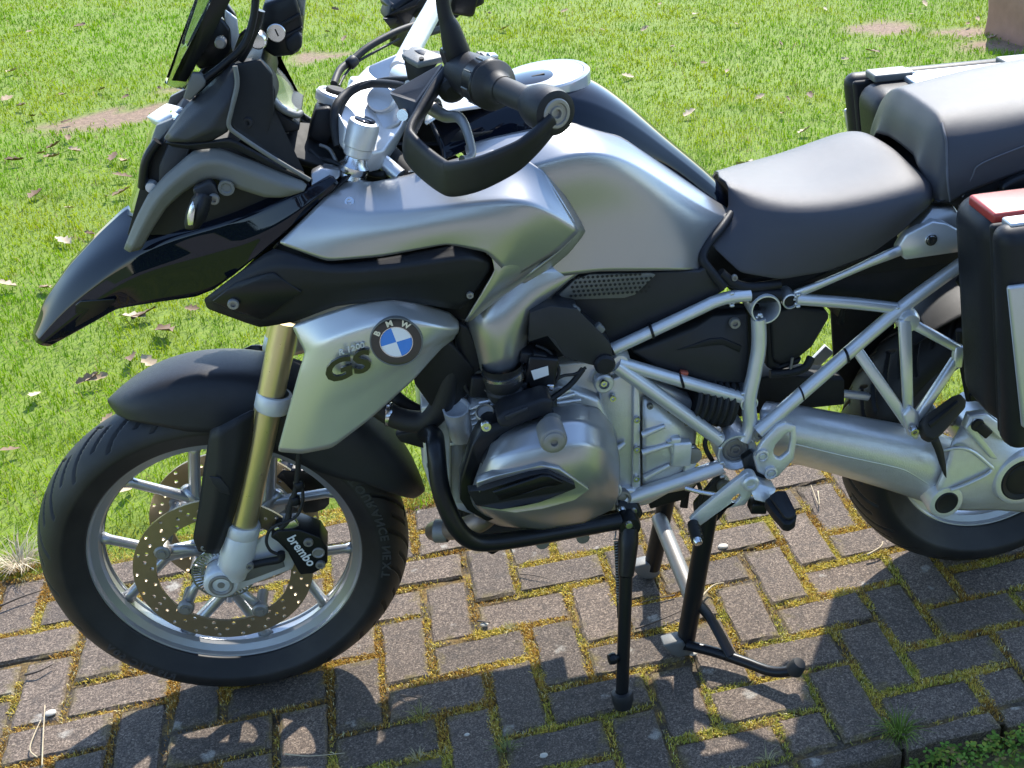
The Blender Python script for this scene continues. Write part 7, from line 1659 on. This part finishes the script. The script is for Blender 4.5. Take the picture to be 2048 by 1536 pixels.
ZONES = [(-9, .9, 'dry leaf in the short grass beside the front wheel'), (.9, 1.9, 'dry leaf on the lawn around and below the beak'), (1.9, 3.2, 'dry leaf on the lawn left of the fairing'), (3.2, 20, 'dry leaf on the far lawn left of the windscreen')]
for q_, p in enumerate(LEAF_AT):
    o = bpy.data.objects.new('fallen_leaf', r.choice(LEAVES)); COL.objects.link(o)
    o.location = (p[0], p[1], .010 + r.uniform(0, .006))
    o.rotation_euler = (r.uniform(-.4, .4), r.uniform(-.4, .4), r.uniform(0, 6.28))
    s_ = r.uniform(.55, 1.15) * (1.35 if q_ == 0 else 1); o.scale = (s_, s_ * r.uniform(.7, 1.1), s_)
    if q_ < len(NAMED): lb = NAMED[q_]
    elif p[0] > .9: lb = 'dry leaf on the lawn between handlebar and seat' if p[0] < 2.0 else ('dry leaf on the lawn above the seats' if p[0] < 3.0 else 'dry leaf on the lawn near the stone block')
    elif p[0] > .05: lb = 'dry leaf on the far lawn beside the handlebar'
    else: lb = [z[2] for z in ZONES if z[0] <= p[1] < z[1]][0]
    tag(o, lb, 'leaf', 'fallen leaves on the lawn')

# twigs and stalks on the paving
def twig(pts, rad, mat, label):
    bm = bmesh.new()
    tube_bm(bm, spline(pts, 4), [rad, rad * .45], 6)
    o = from_bm('twig', bm, mat, None)
    tag(o, label, 'twig', 'twigs on the paving')
twig([(-0.4661,0.1179,0.008),(-0.439,0.1178,0.012),(-0.4151,0.1357,0.01)], .0028, 'twig', 'short dark twig left of the front tyre')
twig([(-0.5698,0.3635,0.008),(-0.5329,0.38,0.01),(-0.4903,0.3943,0.01)], .0028, 'twig', 'dark twig at the left edge beside the front tyre')
twig([(0.735,-0.0694,0.006),(0.7894,-0.0607,0.01),(0.8471,-0.041,0.01)], .0020, 'twig', 'long thin twig running behind the side stand')
twig([(0.8384,0.013,0.006),(0.7834,0.0089,0.008),(0.7615,0.0074,0.006)], .0016, 'twig', 'thin dark twig under the centre stand cross tube')
twig([(0.8851,-0.0184,0.01),(0.9206,0.0133,0.012),(0.9479,0.0203,0.01)], .0026, 'straw', 'crooked pale stick beside the centre stand leg')
twig([(-0.3931,-0.1213,0.006),(-0.4089,-0.1023,0.01),(-0.4091,-0.0662,0.012),(-0.4059,-0.0258,0.01)], .0016, 'straw', 'pale curled stalk on the paving at lower left')
twig([(-0.3795,-0.1494,0.006),(-0.3897,-0.0842,0.012),(-0.4051,0.0102,0.014)], .0016, 'straw', 'straight pale stalk beside the curled one at lower left')
twig([(1.2537,0.2911,0.008),(1.2361,0.2337,0.01),(1.246,0.3194,0.008)], .0016, 'straw', 'pale grass stalk in front of the rear tyre')
twig([(1.2757,0.0269,0.01),(1.3086,0.0373,0.016),(1.3231,0.0558,0.016)], .0026, 'straw', 'forked pale stick at the front of the rear tyre')
twig([(0.0508,-0.2316,0.006),(0.0959,-0.2506,0.008),(0.1576,-0.2578,0.006)], .0014, 'straw', 'fine pale root on the paving below the front wheel')
twig([(0.2602,-0.1342,0.006),(0.2958,-0.1563,0.01),(0.3102,-0.1778,0.006)], .0016, 'twig', 'curved dark twig between front wheel and side stand')
twig([(0.4242,0.0417,0.006),(0.449,0.0276,0.008)], .0024, 'twig', 'short black twig on a paver below the engine guard')
twig([(0.5282,0.1724,0.006),(0.5591,0.1546,0.009),(0.5872,0.1382,0.006)], .0014, 'twig', 'hair-thin twig on a paver below the sump')

# pebbles
def pebble(p, s_, label):
    bm = bmesh.new(); bmesh.ops.create_icosphere(bm, subdivisions=2, radius=1)
    rr = random.Random(int(p[0] * 999))
    for v in bm.verts: v.co = Vector((v.co.x * s_ * 1.3, v.co.y * s_, v.co.z * s_ * .45)) * rr.uniform(.88, 1.1) + Vector((p[0], p[1], s_ * .3))
    o = from_bm('pebble', bm, 'pebble', None); tag(o, label, 'pebble', 'pebbles on the paving')
pebble((-0.3956,-0.0022,0), .0085, 'oval pale pebble at lower left beside the straight stalk')
pebble((0.4372,0.0324,0), .007, 'cream pebble on a paver below the engine guard')
pebble((0.9813,0.1511,0), .010, 'flat cream pebble behind the gear lever tip')
pebble((0.8328,-0.1659,0), .007, 'small white pebble beside the centre stand foot')
pebble((0.5084,-0.3534,0), .006, 'small pale pebble at the bottom edge')
pebble((0.377,-0.2657,0), .004, 'tiny pale pebble below the engine')

# weeds
def tuft(name, p, n, h, spread, colr, label, cat, seed, wd=.0022):
    q = np.random.default_rng(seed)
    a = q.uniform(0, 6.28, n); rr = spread * q.random(n) ** .7
    col = np.array(colr) * q.uniform(.6, 1.3, (n, 1))
    o = blade_mesh(name, p[0] + np.cos(a) * rr * .35, p[1] + np.sin(a) * rr * .35, np.full(n, -.004) + p[2], h * q.uniform(.4, 1, n), np.full(n, wd), q.uniform(.5, 1.5, n), a + q.normal(0, .4, n), col, 'grass_blade', None)
    if label: tag(o, label, cat, None)
    return o
tuft('grass_tuft', (1.1455,-0.47,0), 110, .055, .045, (.17, .25, .045), 'green grass tuft sprouting from the paving joint at lower right', 'grass tuft', 1, .0018)
tuft('dry_tuft', (-0.5634,0.5146,0), 130, .075, .08, (.62, .53, .38), 'bleached tuft of dead grass at the path edge on the far left', 'grass tuft', 2, .0026)
tuft('grass_tuft', (0.2964,-0.1945,0), 46, .030, .04, (.34, .33, .12), 'small straw-green tuft in a joint left of the side stand', 'grass tuft', 3, .0016)
tuft('grass_tuft', (0.4432,-0.3212,0), 40, .034, .03, (.22, .25, .09), 'small tuft in a joint at the bottom centre', 'grass tuft', 4, .0016)
tuft('grass_tuft', (0.2861,-0.2975,0), 30, .022, .03, (.42, .38, .22), 'pale dry tuft at the bottom edge near the centre', 'grass tuft', 6, .0016)
tuft('grass_tuft', (0.8947,-0.4666,0), 26, .028, .03, (.40, .37, .20), 'dry tuft at the bottom edge right of centre', 'grass tuft', 7, .0016)
tuft('grass_tuft', (0.4891,0.0054,0), 36, .018, .03, (.48, .44, .24), 'dry pale tuft in a joint below the sump guard', 'grass tuft', 8, .0016)

# low weeds and clover at the near edge
def clover_patch():
    q = np.random.default_rng(9)
    bm = bmesh.new(); tints = []
    def leaf(p, s_, az, tilt):
        c = [Vector((math.cos(az + da) * k, math.sin(az + da) * k, tilt * k)) * s_ for k, da in ((0, 0), (.7, .55), (1, .25), (1.02, 0), (1, -.25), (.7, -.55))]
        vs = [bm.verts.new(p + v) for v in c]
        f = bm.faces.new(vs); f.smooth = True; tints.append((len(vs), tone))
    A = (1.157,-0.5368,-0.02); Bp = (1.4115,-0.4592,-0.02)
    for k in range(420):
        t = q.random(); base = Vector(A).lerp(Vector(Bp), t * 1.15 - .05) + Vector((q.normal(0, .03), -abs(q.normal(0, .09)) + .012, 0))
        i_, j_ = path_j(base.x, base.y)
        if j_ < 5.62: continue
        hgt = q.uniform(.004, .024); base.z = -.012 + hgt
        az = q.uniform(0, 6.28)
        tone = np.array([(.17, .28, .05), (.12, .22, .04), (.26, .30, .05), (.30, .22, .09)][q.choice(4, p=[.4, .3, .2, .1])]) * q.uniform(.6, 1.3)
        for m_ in range(3): leaf(base, q.uniform(.006, .0115), az + m_ * 2.09, q.uniform(-.2, .3))
    me = bpy.data.meshes.new('clover'); bm.to_mesh(me); bm.free()
    a_ = me.color_attributes.new('tint', 'FLOAT_COLOR', 'POINT')
    a_.data.foreach_set('color', np.concatenate([np.tile([*t_, 1.0], (n_, 1)) for n_, t_ in tints]).astype(np.float32).ravel())
    o = link('clover', me, 'grass_blade', None); o['kind'] = 'stuff'
clover_patch()
def near_weeds():
    q = np.random.default_rng(10)
    n = 20000
    x = q.uniform(.0, 2.2, n); y = q.uniform(-1.75, -.35, n)
    i_, j_ = path_j(x, y)
    k = (j_ > 5.75 + (fbm(x * 9, y * 9, 3) - .5) * .8) & (q.random(n) < .8)
    x, y = x[k], y[k]; n = len(x)
    col = np.array([.24, .36, .03]) * q.uniform(.5, 1.4, (n, 1)); col[q.random(n) < .2] = (.42, .30, .12)
    blade_mesh('near_weeds', x, y, np.full(n, -.012), q.uniform(.008, .026, n), q.uniform(.0016, .003, n), q.uniform(.2, 1.2, n), q.uniform(0, 6.28, n), col, 'grass_blade')
near_weeds()
